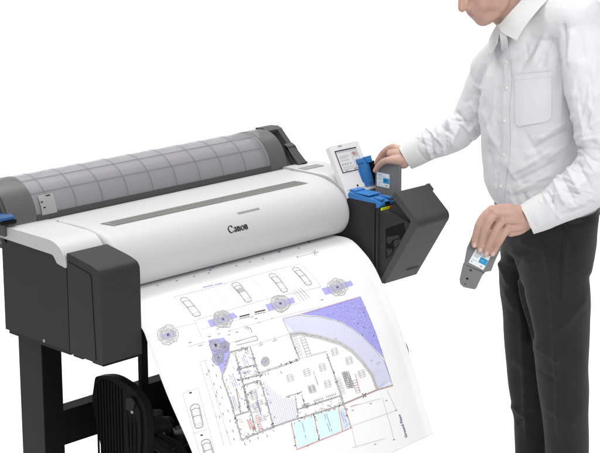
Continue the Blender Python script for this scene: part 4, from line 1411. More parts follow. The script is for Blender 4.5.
L v 1.6 8460,4958 8492,4924
L p3 1.6 8777,4484 8791,4506
L p3 1.6 8697,6387 8635,6399
L v 1.6 8032,5024 8061,4992
L p3 1.6 8077,5354 8084,5371
L v 1.6 8586,4496 8614,4528
L p 1.6 7654,4456 7668,4473
L b 3 8669,4941 8697,4980
L b 3 8228,5259 8256,5298
L b 3 8395,5450 8424,5489
L b 3 8229,5691 8259,5730
L b 3 8696,5855 8727,5895
F q 0 5291,4261 5908,4303 6800,4614 7521,5023 7931,5425 8199,5755 8541,6379 8772,6894 8794,7807 8065,7711 8047,7160 7836,6620 7556,6112 7175,5722 6463,5290 5736,4930 5323,4865
L v2 1.1 5291,4261 5598,4908
L v2 1.1 5360,4265 5653,4917
L v2 1.1 5430,4270 5707,4926
L v2 1.1 5499,4275 5758,4941
L v2 1.1 5569,4280 5805,4964
L v2 1.1 5639,4284 5851,4987
L v2 1.1 5709,4289 5898,5010
L v2 1.1 5779,4294 5945,5034
L v2 1.1 5849,4299 5992,5057
L v2 1.1 5918,4306 6039,5080
L v2 1.1 5982,4329 6087,5103
L v2 1.1 6046,4351 6134,5127
L v2 1.1 6110,4373 6181,5150
L v2 1.1 6174,4395 6228,5173
L v2 1.1 6239,4417 6276,5197
L v2 1.1 6303,4440 6323,5220
L v2 1.1 6367,4462 6371,5244
L v2 1.1 6432,4485 6418,5267
L v2 1.1 6496,4507 6466,5291
L v2 1.1 6561,4530 6510,5318
L v2 1.1 6625,4552 6555,5345
L v2 1.1 6690,4575 6599,5373
L v2 1.1 6755,4597 6644,5400
L v2 1.1 6817,4623 6689,5427
L v2 1.1 6875,4656 6734,5455
L v2 1.1 6932,4688 6779,5482
L v2 1.1 6990,4721 6824,5509
L v2 1.1 7047,4754 6869,5537
L v2 1.1 7105,4787 6914,5564
L v2 1.1 7163,4820 6959,5592
L v2 1.1 7221,4852 7005,5619
L v2 1.1 7279,4885 7050,5647
L v2 1.1 7337,4918 7096,5675
L v2 1.1 7395,4952 7142,5702
L v2 1.1 7453,4985 7185,5732
L v2 1.1 7511,5018 7220,5769
L v2 1.1 7558,5060 7255,5805
L v2 1.1 7604,5105 7291,5842
L v2 1.1 7649,5150 7326,5878
L v2 1.1 7694,5194 7362,5915
L v2 1.1 7740,5239 7398,5952
L v2 1.1 7785,5284 7434,5988
L v2 1.1 7831,5328 7470,6025
L v2 1.1 7877,5373 7506,6062
L v2 1.1 7923,5418 7542,6099
L v2 1.1 7964,5466 7570,6139
L v2 1.1 8003,5515 7594,6182
L v2 1.1 8043,5565 7617,6225
L v2 1.1 8083,5614 7641,6269
L v2 1.1 8123,5663 7665,6312
L v2 1.1 8163,5712 7688,6355
L v2 1.1 8203,5762 7712,6398
L v2 1.1 8231,5817 7736,6441
L v2 1.1 8261,5871 7760,6485
L v2 1.1 8290,5926 7785,6528
L v2 1.1 8319,5981 7809,6571
L v2 1.1 8349,6035 7833,6614
L v2 1.1 8379,6090 7852,6659
L v2 1.1 8410,6145 7869,6705
L v2 1.1 8440,6200 7886,6750
L v2 1.1 8471,6254 7904,6795
L v2 1.1 8502,6309 7922,6841
L v2 1.1 8533,6364 7939,6886
L v2 1.1 8559,6421 7957,6931
L v2 1.1 8584,6477 7975,6977
L v2 1.1 8610,6534 7993,7022
L v2 1.1 8635,6591 8010,7068
L v2 1.1 8661,6648 8028,7113
L v2 1.1 8686,6705 8046,7159
L v2 1.1 8712,6762 8048,7206
L v2 1.1 8738,6819 8049,7253
L v2 1.1 8764,6876 8051,7300
L v2 1.1 8773,6935 8052,7347
L v2 1.1 8774,6995 8054,7394
L v2 1.1 8775,7055 8055,7441
L v2 1.1 8776,7115 8057,7488
L v2 1.1 8777,7174 8059,7535
L v2 1.1 8778,7234 8060,7582
L v2 1.1 8779,7294 8062,7629
L v2 1.1 8781,7354 8064,7676
L v2 1.1 8782,7413 8065,7711
L v2 1.1 8784,7473 8065,7711
L v2 1.1 8786,7533 8065,7711
L v2 1.1 8788,7593 8065,7711
L g 1.3 5291,4261 5908,4303 6800,4614 7521,5023 7931,5425 8199,5755 8541,6379 8772,6894 8794,7807
L g2 11 5323,4865 5736,4930 6463,5290 7175,5722 7556,6112 7836,6620 8047,7160 8065,7711
L d 1.2 5323,4865 5736,4930 6463,5290 7175,5722 7556,6112 7836,6620 8047,7160 8065,7711
L d 1.6 5323,4865 5356,4895
L d 1.6 5437,4883 5397,4866
L d 1.6 5552,4901 5604,4872
L d 1.6 5667,4919 5615,4931
L d 1.6 5776,4950 5831,4947
L d 1.6 5876,4999 5945,4976
L d 1.6 5975,5048 5964,5100
L d 1.6 6075,5098 6089,5100
L d 1.6 6175,5147 6101,5161
L d 1.6 6276,5197 6284,5180
L d 1.6 6376,5247 6356,5196
L d 1.6 6476,5298 6516,5318
L d 1.6 6571,5355 6527,5340
L d 1.6 6666,5413 6603,5434
L d 1.6 6761,5471 6763,5527
L d 1.6 6857,5529 6889,5509
L d 1.6 6953,5588 6888,5619
L d 1.6 7049,5646 7053,5607
L d 1.6 7146,5705 7145,5697
L d 1.6 7227,5777 7201,5720
L d 1.6 7302,5854 7290,5811
L d 1.6 7378,5932 7424,5954
L d 1.6 7454,6010 7386,6031
L d 1.6 7531,6087 7518,6091
L d 1.6 7589,6175 7582,6171
L d 1.6 7639,6266 7590,6269
L d 1.6 7690,6358 7667,6349
L d 1.6 7741,6449 7709,6455
L d 1.6 7792,6541 7796,6562
L d 1.6 7842,6633 7839,6583
L d 1.6 7879,6729 7871,6675
L d 1.6 7916,6826 7942,6873
L d 1.6 7953,6922 7924,6950
L d 1.6 7991,7018 8016,7031
L d 1.6 8029,7114 7987,7155
L d 1.6 8048,7213 8032,7198
L d 1.6 8051,7313 8085,7335
L d 1.6 8054,7412 8023,7456
L d 1.6 8058,7512 7986,7545
L d 1.6 8062,7612 8052,7629
L b 2 8222,6658 8230,6728
L b 2 8438,6834 8446,6904
L b 2 8540,6826 8548,6897
L b 2 7077,5493 7080,5562
L g2 2.2 5291,4261 5323,4865
L g2 4.2 5323,4865 5300,5277 5298,5768 3533,5763 3610,4823
L d 1.3 5323,4865 5300,5277 5298,5768 3533,5763 3610,4823
L d 2.37013 5304,5446 5289,5380
L k 1.52667 3536,5736 3616,5739
L d 1.47504 4642,5821 4563,5751
L d 1.57469 4545,5737 4529,5717
L g 2.02464 3579,5714 3497,5708
L d 2.14101 5303,5576 5314,5522
L d 1.65789 5364,5330 5300,5378
L d 1.98466 3878,5745 3940,5723
L d 1.93394 4778,5756 4671,5799
L g 2.2201 3657,5093 3550,5095
L d 1.88786 5175,5714 5183,5820
L d 2.19502 5289,4978 5322,4981
L d 2.35333 5284,5536 5276,5520
L d 1.38885 5280,5351 5293,5301
L g 1.54711 5243,5522 5311,5543
L d 1.78721 5357,5565 5365,5566
L k 2.13449 4860,5785 4991,5775
L d 1.93992 4437,5803 4396,5747
L d 1.60127 3538,5181 3544,5202
L k 2.18741 4698,5741 4704,5796
L k 2.40814 5226,5745 5208,5739
L g 1.79752 4284,5770 4288,5819
L k 1.3788 5276,5391 5302,5333
L k 2.59441 5166,5772 5176,5809
L g 1.74465 4774,5789 4756,5775
L d 2.01307 5077,5797 5092,5765
L d 2.19161 3982,5732 3954,5792
L d 1.74671 5184,5748 5120,5726
L d 1.4814 4761,5772 4687,5743
L d 1.66478 3602,5456 3551,5474
L k 1.53254 3579,5630 3552,5613
L d 1.93557 3632,5258 3599,5251
L k 2.55683 4903,5818 4882,5710
L k 1.84326 4041,5701 4053,5707
L g 1.32557 5119,5805 5103,5755
L d 1.31823 5338,4956 5340,4926
L d 2.25642 3537,5262 3635,5213
L g2 4.2 2792,4777 3525,4824
L d 1.3 2792,4777 3525,4824
L d 2.23511 3463,4863 3502,4810
L k 2.11966 3371,4851 3422,4863
L g 1.97748 3227,4841 3198,4841
L g 1.85973 3067,4763 3105,4828
L g 2.11587 3241,4854 3173,4804
L d 1.32034 3358,4778 3316,4825
L d 1.63835 2814,4792 2866,4829
L g2 4.2 2792,4777 2162,5428 2129,5559 2091,6256 1927,7602 3218,7585 3937,7610 4388,7640 4972,7681 5997,7741 6426,7764
L d 1.3 2792,4777 2162,5428 2129,5559 2091,6256 1927,7602 3218,7585 3937,7610 4388,7640 4972,7681 5997,7741 6426,7764
L d 1.8357 3312,7620 3323,7601
L d 1.87562 1899,7554 1870,7556
L k 1.79918 3993,7610 3989,7629
L g 2.17951 4500,7689 4538,7657
L d 2.17606 2483,5063 2513,4972
L g 1.26738 4179,7584 4115,7622
L k 2.34107 6241,7718 6171,7796
L d 1.82828 2442,5119 2383,5114
L k 2.54317 2029,6827 2000,6899
L g 1.54958 2256,5341 2305,5333
L k 1.66474 4548,7661 4461,7663
L d 1.75357 4360,7640 4301,7652
L g 1.34178 2107,6405 2087,6330
L k 1.45417 2178,7601 2159,7561
L d 1.55459 2122,6310 2100,6221
L d 1.60212 2694,4834 2707,4887
L g 1.71006 6152,7689 6121,7720
L d 1.29531 4074,7647 4054,7601
L k 1.92399 1914,7628 1941,7576
L k 2.28252 2859,7600 2873,7584
L g 2.46846 5110,7685 5141,7635
L g 1.27204 3329,7552 3357,7578
L k 1.30298 1999,7084 1949,7154
L d 1.83296 2103,6095 2066,6038
L k 2.24537 2626,7608 2520,7615
L d 2.59688 1976,6862 1962,6914
L g 1.91414 2635,4965 2716,4918
L k 2.15541 6010,7741 6021,7700
L d 2.09918 2041,6894 2055,6899
L d 2.20334 4971,7659 4924,7711
L d 2.3421 6026,7701 6019,7676
L d 1.7199 3087,7580 3161,7576
L d 1.58859 1976,7665 1969,7595
L k 2.27495 2484,7561 2423,7559
L d 1.24511 3698,7652 3650,7597
L k 2.22688 2548,7607 2617,7628
L g 2.46738 2634,4984 2588,4914
L d 2.5105 2023,6765 2048,6770
L d 1.76259 2022,6491 2041,6520
L g 1.85806 2121,5552 2086,5504
L d 2.18519 2839,7597 2830,7608
L d 2.14908 3063,7553 2959,7612
L k 1.44044 1980,6979 1927,7041
L d 1.69758 2112,6362 2116,6322
L d 2.36332 2954,7588 2915,7601
L g 1.35279 6124,7722 6167,7756
L k 2.49037 2136,5764 2090,5746
L d 1.96688 2454,7615 2350,7581
L d 1.55852 2099,5912 2171,5922
L d 1.66585 2014,7207 1947,7230
L g 1.24663 4388,7616 4316,7622
L k 1.89185 2264,5316 2326,5282
L g 1.64969 2126,6432 2110,6384
L d 2.59314 2180,5430 2185,5430
L k 1.48103 2464,7595 2464,7550
L d 2.53123 2108,5959 2103,5911
L d 1.58726 1926,7175 1942,7160
L d 2.03773 1985,6811 2042,6888
L d 1.93543 3083,7641 3039,7558
L g 1.5504 6357,7783 6414,7766
L k 2.23639 2057,6933 2045,6982
L k 1.62896 3506,7576 3499,7570
L g 2.29223 1958,7128 1944,7198
L g 1.62377 2117,5477 2170,5468
L d 1.43439 5162,7706 5246,7724
L d 1.76243 2330,5218 2413,5260
L d 2.42638 1954,7591 1971,7560
L d 1.99778 4777,7685 4807,7701
L d 1.40287 2101,5829 2148,5782
L k 2.28048 2060,6797 2068,6836
L g 1.45259 5264,7733 5308,7691
L k 1.78532 2004,6645 2021,6615
L g 2.20403 6406,7755 6343,7703
L d 1.30877 5057,7649 4949,7669
L d 1.56445 6236,7719 6329,7776
L k 2.52872 5532,7745 5562,7663
L g 1.26422 1966,7203 2020,7245
L g2 4.2 4519,7353 5377,7393 6378,7446 6436,7742
L d 1.3 4519,7353 5377,7393 6378,7446 6436,7742
L g 2.21801 5619,7397 5535,7390
L d 2.38779 6371,7410 6381,7420
L g 2.55333 4916,7409 4912,7361
L d 1.27463 5303,7425 5361,7432
L g 1.23733 5757,7427 5756,7453
L d 1.60655 6432,7684 6346,7741
L d 2.53505 4793,7373 4863,7424
L k 1.85972 5219,7423 5274,7341
L k 1.8264 5470,7414 5447,7360
L d 2.33735 4890,7319 4895,7419
L k 1.74861 4938,7387 4960,7360
L k 2.03928 4895,7366 4828,7334
L d 1.94389 5536,7457 5516,7444
L g 1.528 4863,7367 4843,7334
L d 1.86323 4683,7365 4700,7322
L d 2.13548 5147,7403 5173,7401
L g 2.4662 4718,7323 4745,7395
L d 1.9479 5865,7433 5834,7440
L d 1.92262 6001,7411 5961,7456
L g2 4.2 6470,5967 6456,6462 6443,7587
L d 1.3 6470,5967 6456,6462 6443,7587
L g 1.73145 6464,7579 6427,7465
L g 1.71554 6436,7268 6478,7265
L d 1.81297 6421,6971 6503,6955
L g 2.10486 6420,5948 6495,5925
L k 1.9674 6385,6945 6420,6967
L d 1.23607 6479,5944 6514,5959
L d 2.31536 6501,6947 6501,6908
L g 2.3553 6496,7147 6519,7144
L g 1.34772 6492,6572 6451,6622
L k 2.51385 6460,6577 6499,6645
L d 1.79667 6429,6132 6444,6162
L d 2.4652 6492,6538 6484,6510
L k 1.25692 6473,6292 6451,6279
L d 1.3134 6425,6303 6415,6314
L g 1.96115 6469,7530 6429,7492
L d 1.8347 6389,6058 6515,6069
L g 1.36951 6434,7020 6427,6942
L g2 4.2 2948,4918 2782,6034 2565,7532
L d 1.3 2948,4918 2782,6034 2565,7532
L d 1.89391 2954,5382 2844,5388
L g 1.73151 2649,6600 2759,6563
L k 1.23347 2722,6517 2690,6511
L d 1.65602 2930,5360 2846,5375
L d 1.35232 2869,5420 2846,5429
L d 2.51559 2666,6580 2644,6557
L g 1.31842 2959,4968 2921,4967
L k 2.08598 2651,6522 2659,6501
L g 2.58117 2606,7130 2585,7153
L d 1.83923 2814,5716 2819,5759
L k 1.89586 2879,5421 2893,5398
L k 2.52096 2919,5418 2864,5411
L g 1.68516 2595,7213 2568,7177
L k 2.00192 2746,6193 2762,6216
L k 1.42446 2874,5790 2770,5838
L k 2.16869 2701,6297 2718,6328
L d 2.36703 2594,7165 2639,7216
L k 2.35749 2639,6733 2641,6785
L d 2.12623 2807,6069 2804,6119
L d 1.31447 2884,5766 2853,5785
L d 2.34884 2624,7423 2603,7392
L k 1.95769 2849,5990 2788,6000
L d 2.17175 2658,6500 2756,6469
L d 2.21099 2875,5739 2787,5676
L k 2.07507 2885,5316 2937,5321
L d 1.83369 2724,6585 2750,6498
L d 1.23942 2687,6356 2718,6390
L d 2.07322 2571,7350 2525,7340
L k 1.24798 2584,7432 2517,7409
L g 2.43206 2635,7304 2595,7297
L g2 4.2 2487,5954 2275,6785
L d 1.3 2487,5954 2275,6785
L g 2.09726 2414,6312 2382,6276
L d 1.29333 2328,6554 2384,6556
L d 1.54431 2369,6560 2377,6600
L g 2.36713 2496,6134 2512,6113
L d 1.32467 2337,6746 2251,6691
L d 2.309 2260,6577 2323,6578
L k 1.28725 2394,6443 2380,6422
L d 2.45787 2491,6070 2455,6020
L d 1.56323 2368,6530 2397,6451
L g2 4.2 2807,5400 3516,5444
L d 1.3 2807,5400 3516,5444
L d 1.56512 2850,5351 2802,5405
L d 1.7751 3150,5445 3192,5398
L d 2.43448 3363,5438 3284,5453
L d 1.90595 2835,5357 2774,5416
L d 1.94906 2949,5439 2891,5367
L k 1.37377 3227,5472 3200,5447
L g2 4.2 2650,5730 3599,5830
L d 1.3 2650,5730 3599,5830
L k 1.39552 3106,5767 3072,5828
L d 1.22606 2722,5777 2742,5730
L d 1.50734 3490,5798 3412,5812
L k 1.5102 2970,5757 2987,5804
L d 1.91288 2949,5794 2925,5760
L k 1.27842 2784,5775 2843,5777
L d 2.42027 3420,5810 3389,5840
L k 2.12634 2703,5764 2646,5695
L d 1.59109 3012,5750 2984,5768
L g2 4.2 2818,5960 3478,5991 3380,6902 3272,7620
L d 1.3 2818,5960 3478,5991 3380,6902 3272,7620
L d 2.11157 3332,7565 3284,7545
L d 1.96768 2808,5997 2859,5960
L d 1.90105 3346,7047 3375,6983
L d 1.48977 3449,6400 3465,6351
L d 1.53665 3304,7615 3209,7567
L d 1.99506 3451,6025 3490,6061
L d 1.73063 3352,5967 3367,5936
L d 1.89374 3358,6766 3438,6802
L k 2.17975 3221,7500 3351,7476
L g 1.84108 3331,5961 3275,6006
L g 2.50212 3235,5925 3223,5946
L k 1.70194 3451,6383 3460,6372
L g 1.48389 3256,7610 3227,7608
L d 2.06001 3366,6927 3386,6992
L k 2.38568 3319,6007 3368,6046
L g 1.86847 3469,6060 3505,6078
L d 2.43549 3231,7598 3303,7535
L d 1.49157 3361,5969 3441,5987
L d 1.54262 3017,6010 3012,6006
L k 1.32813 3436,6492 3390,6417
L g 1.96029 3453,6081 3471,6092
L d 1.78373 3456,6254 3502,6292
L d 1.78308 3394,6798 3425,6809
L d 2.03335 3396,6956 3364,6881
L g 1.25719 3260,7495 3303,7546
L g2 4.2 2018,6798 2618,6824
L d 1.3 2018,6798 2618,6824
L g 1.32951 2095,6783 2144,6799
L g 1.65155 2370,6783 2392,6821
L k 1.68411 2386,6767 2302,6819
L d 1.76996 2462,6806 2468,6799
L k 2.55404 2181,6829 2185,6778
L g2 4.2 2771,5945 2611,6811
L d 1.3 2771,5945 2611,6811
L d 2.46458 2675,6633 2613,6615
L g 1.57225 2638,6542 2652,6619
L d 1.40405 2687,6035 2717,5967
L d 1.35172 2642,6778 2657,6751
L g 2.45827 2656,6548 2629,6560
L d 2.51425 2674,6640 2577,6707
L k 2.18999 2786,6179 2725,6188
L d 1.25586 2711,6478 2668,6517
L k 1.67011 2679,6711 2586,6661
L d 2.10201 2700,6504 2681,6515
L g2 2 4177,6814 4872,6849
L d 1.3 4177,6814 4872,6849
L k 2.22328 4723,6835 4687,6883
L g 1.98094 4479,6821 4474,6817
L d 1.89582 4241,6859 4345,6857
L g 1.60905 4596,6851 4696,6816
L g 2.36631 4859,6826 4895,6837
L k 1.2172 4771,6890 4785,6848
L g2 2 4559,6886 4377,7593
L d 1.3 4559,6886 4377,7593
L d 2.16301 4369,7527 4328,7593
L d 2.42179 4388,7396 4462,7459
L g 1.6064 4525,7132 4529,7146
L d 2.52755 4523,7009 4565,7016
L d 1.3846 4501,7333 4468,7323
L k 1.54669 4457,7368 4437,7304
L g 1.44097 4496,7231 4461,7255
L d 1.71327 4499,7349 4406,7401
L g2 2 4836,6925 4793,7345
L d 1.3 4836,6925 4793,7345
L k 1.8244 4795,7108 4857,7123
L d 1.3731 4764,7314 4860,7255
L g 1.77658 4850,7172 4813,7193
L d 2.4414 4844,7173 4816,7091
L g2 5 3592,5756 4444,5777 5293,5778
L l 1.2 5807,5771 6508,5829
L l 1.2 5291,5755 6509,5855
L r3 4.4 6431,7755 7107,7743 8042,7731 8793,7788
L d 1.4 6431,7755 8042,7731 8793,7788
L k 2 7343,7648 7486,7822
L k 2 7513,7682 7321,7808
F c 0 4029,7710 4997,7728 4883,8560 3912,8543
F c 0 5121,7738 6092,7825 5941,8615 4956,8573
F c2 0 6165,7840 6445,7851 6376,8603 6013,8602
L r 2.2 4023,7684 3868,8581 5114,8599 6403,8619 6423,7771
L r 1.8 5022,7732 4913,8577
L r 1.8 6135,7823 5980,8613
L r 1.6 4971,7684 6422,7774
L d 1.78986 4449,8590 4418,8613
L r 2.247 5818,8610 5882,8604
L d 1.60301 5072,8599 5039,8604
L k 1.99681 3933,8190 3982,8168
L r 1.68255 5425,8604 5424,8609
L d 1.9319 4386,8589 4322,8625
L r 1.57664 3944,8127 4014,8114
L k 1.45507 4598,8592 4573,8594
L g 1.6482 5697,8608 5704,8645
L g 1.4299 5977,8612 5997,8570
L k 2.16424 3894,8426 3821,8441
L r 1.81031 4454,8590 4506,8571
L d 1.61345 4912,8596 4866,8532
L r 1.83205 4414,8589 4334,8622
L r 2.15314 3902,8582 3871,8564
L g 1.70629 4014,7737 3961,7774
L k 2.15838 4921,8512 4869,8562
L k 1.83238 4958,8211 4920,8245
L d 1.47177 4946,8304 4919,8294
L r 1.85206 4939,8360 4907,8286
L k 1.81332 5008,7836 5075,7792
L k 1.44879 4954,8245 4945,8298
L g 1.96773 4970,8122 4919,8174
L d 2.08411 5018,7760 5055,7795
L r 1.72449 4930,8436 4956,8488
L k 2.11906 4922,8498 4891,8539
L d 2.37497 4930,8437 4975,8436
L r 2.06754 4999,7902 5084,7906
L r 1.94222 4995,7929 5038,7916
L r 1.78868 4982,8031 4991,8005
L r 1.73709 4956,8231 4982,8262
L k 1.50132 5006,7853 5023,7849
L g 2.33989 5671,7764 5621,7688
L g 1.80544 4922,7742 4844,7749
L r 1.46978 5984,7774 5993,7806
L r 1.66421 5611,7763 5549,7740
L k 2.04013 5386,7756 5344,7727
L g 2.19085 5721,7766 5671,7782
L g 1.93675 5609,7763 5588,7706
L k 1.50473 4137,7718 4124,7760
L r 2.34093 5778,7768 5710,7785
L g 2.30582 5952,7773 6011,7772
L r 2.15064 4023,7715 4053,7684
L r 2.23371 4569,7731 4636,7707
L k 2.3174 5003,7744 5040,7692
L r 1.5877 4595,7732 4607,7665
L r 2.33726 5901,7771 5964,7833
L k 2.06039 4396,7726 4332,7732
L r 2.05483 6413,8128 6365,8080
L r 1.84106 6405,8508 6378,8461
L r 2.30692 6403,8607 6433,8661
L d 2.17138 6418,7928 6372,7912
L k 2.00518 6417,7964 6505,7945
L g 2.31846 6407,8388 6432,8354
L r 2.23168 6412,8181 6383,8125
L d 1.71622 6410,8257 6383,8194
L r 1.83946 6422,7816 6346,7792
L k 2.38135 6412,8148 6424,8182
L d 1.43386 6405,8474 6336,8457
L k 2.36774 6411,8187 6336,8156
L d 2.05831 6403,8587 6351,8590
L d 1.85003 6409,8291 6420,8343
L r 2.16419 6416,8014 6510,7993
L r 2.28354 6420,7879 6450,7896
L b2 2.43746 4459,7811 4455,7839
L b2 2.15469 4453,7850 4449,7878
L b2 2.54284 4447,7889 4443,7916
L b2 2.12622 4441,7927 4437,7955
L b2 2.31158 4436,7966 4431,7994
L b2 2.00152 4430,8004 4426,8032
L b2 2.27485 4424,8043 4420,8071
L b2 2.47479 4418,8082 4414,8109
L b2 1.94679 4412,8120 4408,8148
L b2 2.60075 4396,8236 4392,8263
L b2 2.21857 4390,8274 4386,8302
L b2 2.22613 4384,8313 4381,8340
L b2 2.70195 5462,7841 5462,7874
L b2 2.574 5462,7886 5461,7918
L b2 2.08013 5461,7931 5461,7963
L b2 2.38714 5460,7976 5460,8008
L b2 2.46705 5459,8155 5459,8187
L b2 2.5571 5458,8199 5458,8232
L b2 2.05157 5458,8244 5458,8276
L b2 2.31245 5458,8289 5458,8321
L b2 2.74021 5458,8334 5458,8366
L b2 2.02439 5458,8378 5458,8410
L b2 2.24548 5458,8423 5458,8455
L b2 2.85622 5558,7846 5557,7878
L b2 2.47248 5557,7891 5556,7923
L b2 2.00434 5556,7936 5555,7968
L b2 2.47394 5555,7980 5555,8013
L b2 2.10982 5554,8025 5554,8057
L b2 2.74443 5554,8070 5553,8102
L b2 2.33302 5553,8115 5553,8147
L b2 2.0444 5552,8159 5552,8191
L b2 2.79387 5552,8204 5551,8236
L b2 2.5817 5551,8249 5551,8281
L b2 2.26871 5550,8383 5550,8415
L b2 2.37512 5550,8427 5550,8460
L b2 2.09899 6180,7968 6179,7999
L b2 2.03124 6179,8010 6179,8041
L b2 2.10814 6179,8052 6178,8083
L b2 2.59532 6178,8094 6178,8125
L b2 2.07933 6178,8137 6177,8167
L b2 2.4823 6177,8179 6177,8209
L b2 2.30199 6177,8221 6177,8251
L b2 2.31229 6177,8263 6176,8293
L b2 1.95206 6176,8347 6176,8377
L b2 2.01932 6176,8473 6176,8503
L b2 2.16148 6175,8515 6175,8545
L b2 1.80775 6265,7958 6264,7986
L b2 2.00441 6264,8036 6264,8064
L b2 1.98156 6264,8075 6263,8103
L b2 2.05788 6263,8114 6263,8141
L b2 1.80616 6263,8152 6263,8180
L b2 1.66435 6262,8230 6262,8258
L b2 2.30696 6262,8269 6262,8297
L b2 2.36356 6262,8307 6262,8335
L b2 2.37008 6262,8346 6262,8374
L b2 2.18334 6262,8424 6262,8452
L b2 2.13145 6262,8463 6262,8490
L b2 2.26236 5653,6343 5652,6368
L b2 2.17222 5652,6378 5651,6403
L b2 2.11988 5651,6413 5650,6438
L b2 2.21491 5649,6482 5648,6507
L b2 2.34187 5648,6517 5647,6542
L b2 2.43054 5647,6551 5646,6576
L b2 2.35919 5646,6586 5645,6611
L b2 1.84252 5645,6621 5644,6646
L b2 2.22413 5644,6655 5643,6680
L b2 2.07676 5643,6690 5642,6715
L b2 2.54792 5642,6725 5641,6750
L b2 2.14646 5641,6759 5640,6784
L b2 2.54029 5640,6794 5640,6819
L b2 1.84845 3140,5084 3140,5118
L b2 1.62085 3140,5132 3139,5167
L b2 1.397 3139,5180 3138,5215
L b2 1.3792 3138,5228 3138,5263
L b2 1.48947 3138,5277 3137,5311
L b2 1.50743 3137,5325 3136,5360
L b2 1.85226 3136,5373 3135,5408
L b2 1.88195 2417,5472 2417,5507
L b2 1.70021 2417,5521 2417,5556
L b2 1.58825 2417,5570 2417,5606
L b2 2.03027 2417,5619 2417,5655
L b2 2.15074 2417,5718 2416,5753
L b2 2.13759 2416,5767 2416,5803
L b2 1.74943 2416,5816 2416,5852
L b2 1.87585 2416,5866 2415,5901
L b2 2.08861 2136,6165 2132,6205
L b2 1.71348 2130,6220 2126,6260
L b2 1.75101 2125,6275 2121,6315
L b2 2.15439 2119,6331 2115,6371
L b2 2.02644 2108,6441 2104,6481
L b2 2.05977 2102,6496 2098,6536
L b2 1.50722 2096,6552 2092,6591
L b2 1.69248 2091,6607 2087,6646
L b2 1.70791 3216,4989 3215,5024
L b2 1.89909 3215,5038 3215,5073
L b2 1.46365 3215,5086 3214,5121
L b2 1.48248 3214,5134 3213,5169
L b2 1.58886 3213,5183 3213,5218
L b2 1.59173 3213,5231 3212,5266
L b2 1.47569 3212,5279 3211,5314
L b2 1.90871 3210,5376 3210,5411
L b2 2.16699 2490,5524 2490,5559
L b2 1.88818 2490,5573 2490,5609
L b2 2.11767 2490,5672 2490,5707
L b2 1.95365 2489,5770 2489,5806
L b2 2.14744 2489,5820 2489,5855
L b2 2.19998 2488,5869 2488,5905
L b2 2.1215 2208,6169 2204,6208
L b2 1.77324 2203,6224 2199,6264
L b2 1.50712 2197,6279 2193,6319
L b2 2.12279 2192,6335 2187,6374
L b2 1.8978 2186,6390 2182,6430
L b2 2.10259 2180,6445 2176,6485
L b2 1.60614 2175,6500 2171,6540
L b2 2.05072 2169,6556 2165,6595
L b2 1.69847 2164,6611 2160,6651
L b2 1.48932 3290,4992 3290,5027
L b2 1.97062 3290,5040 3289,5075
L b2 1.53563 3289,5089 3289,5123
L b2 1.78016 3288,5185 3287,5220
L b2 1.6004 3287,5234 3286,5269
L b2 1.78742 3286,5282 3286,5317
L b2 1.37607 3285,5331 3285,5365
L b2 1.70306 3285,5379 3284,5414
L b2 2.16826 2563,5478 2563,5513
L b2 1.73329 2563,5527 2563,5562
L b2 1.65174 2563,5576 2563,5612
L b2 2.0561 2563,5626 2563,5661
L b2 2.01165 2563,5675 2563,5711
L b2 1.57946 2563,5724 2562,5760
L b2 2.0298 2562,5774 2562,5809
L b2 1.57257 2562,5823 2562,5859
L b2 1.66771 2562,5872 2561,5908
L b2 1.82713 2281,6172 2277,6212
L b2 2.17026 2275,6228 2271,6268
L b2 1.72841 2270,6283 2266,6323
L b2 1.58672 2264,6339 2260,6378
L b2 1.51458 2259,6394 2255,6434
L b2 1.60117 2253,6449 2249,6489
L b2 1.60476 2247,6505 2244,6544
L b2 2.19637 2236,6615 2233,6655
L b2 2.15281 3079,6559 3072,6601
L b2 2.4572 3058,6677 3050,6719
L b2 2.20519 3047,6736 3039,6778
L b2 2.02851 3036,6795 3028,6837
L b2 2.68207 3025,6854 3018,6896
L b2 1.98238 3015,6912 3007,6955
L b2 2.52605 3004,6971 2997,7014
L b2 2.51958 2994,7030 2986,7072
L b2 1.4 3090,6500 2983,7089
L b2 1.3577 2704,5060 2701,5098
L b2 1.65251 2690,5269 2687,5306
L b2 1.2131 2686,5321 2683,5359
L r 1.5 2377,7067 2469,7069
L r 1.1 2423,7068 2414,7121
L r 1.5 2376,7117 2468,7119
L r 1.1 2422,7118 2413,7171
L r 1.5 2375,7167 2468,7169
L r 1.1 2421,7168 2413,7221
L r 1.5 2375,7217 2467,7218
L r 1.1 2421,7218 2413,7271
L r 1.5 2374,7266 2467,7268
L r 1.1 2420,7267 2412,7320
L r 1.5 2374,7316 2467,7318
L r 1.1 2420,7317 2412,7370
L r 1.5 2374,7366 2467,7368
L r 1.1 2420,7367 2413,7420
L r 1.5 2468,7097 2561,7098
L r 1.1 2514,7097 2506,7151
L r 1.5 2465,7151 2558,7152
L r 1.1 2512,7152 2503,7205
L r 1.5 2463,7205 2555,7207
L r 1.1 2509,7206 2501,7259
L r 1.5 2460,7259 2553,7261
L r 1.1 2507,7260 2499,7313
L r 1.5 2458,7313 2551,7315
L r 1.1 2505,7314 2497,7367
L r 1.5 2456,7367 2549,7369
L r 1.1 2503,7368 2495,7421
L r 1.5 2454,7421 2547,7423
L r 1.1 2501,7422 2493,7476
L r 1.5 2748,7045 2841,7047
L r 1.1 2794,7046 2786,7100
L r 1.5 2737,7117 2830,7119
L r 1.1 2783,7118 2775,7172
L r 1.5 2726,7189 2819,7191
L r 1.1 2772,7190 2764,7243
L r 1.5 2715,7261 2808,7263
L r 1.1 2762,7262 2754,7315
L r 1.5 2705,7333 2798,7334
L r 1.1 2751,7334 2744,7387
L r 1.5 2695,7404 2788,7406
L r 1.1 2742,7405 2734,7459
L r 1.5 2685,7476 2779,7478
L r 1.1 2732,7477 2725,7530
L r 1.5 2837,7038 2930,7040
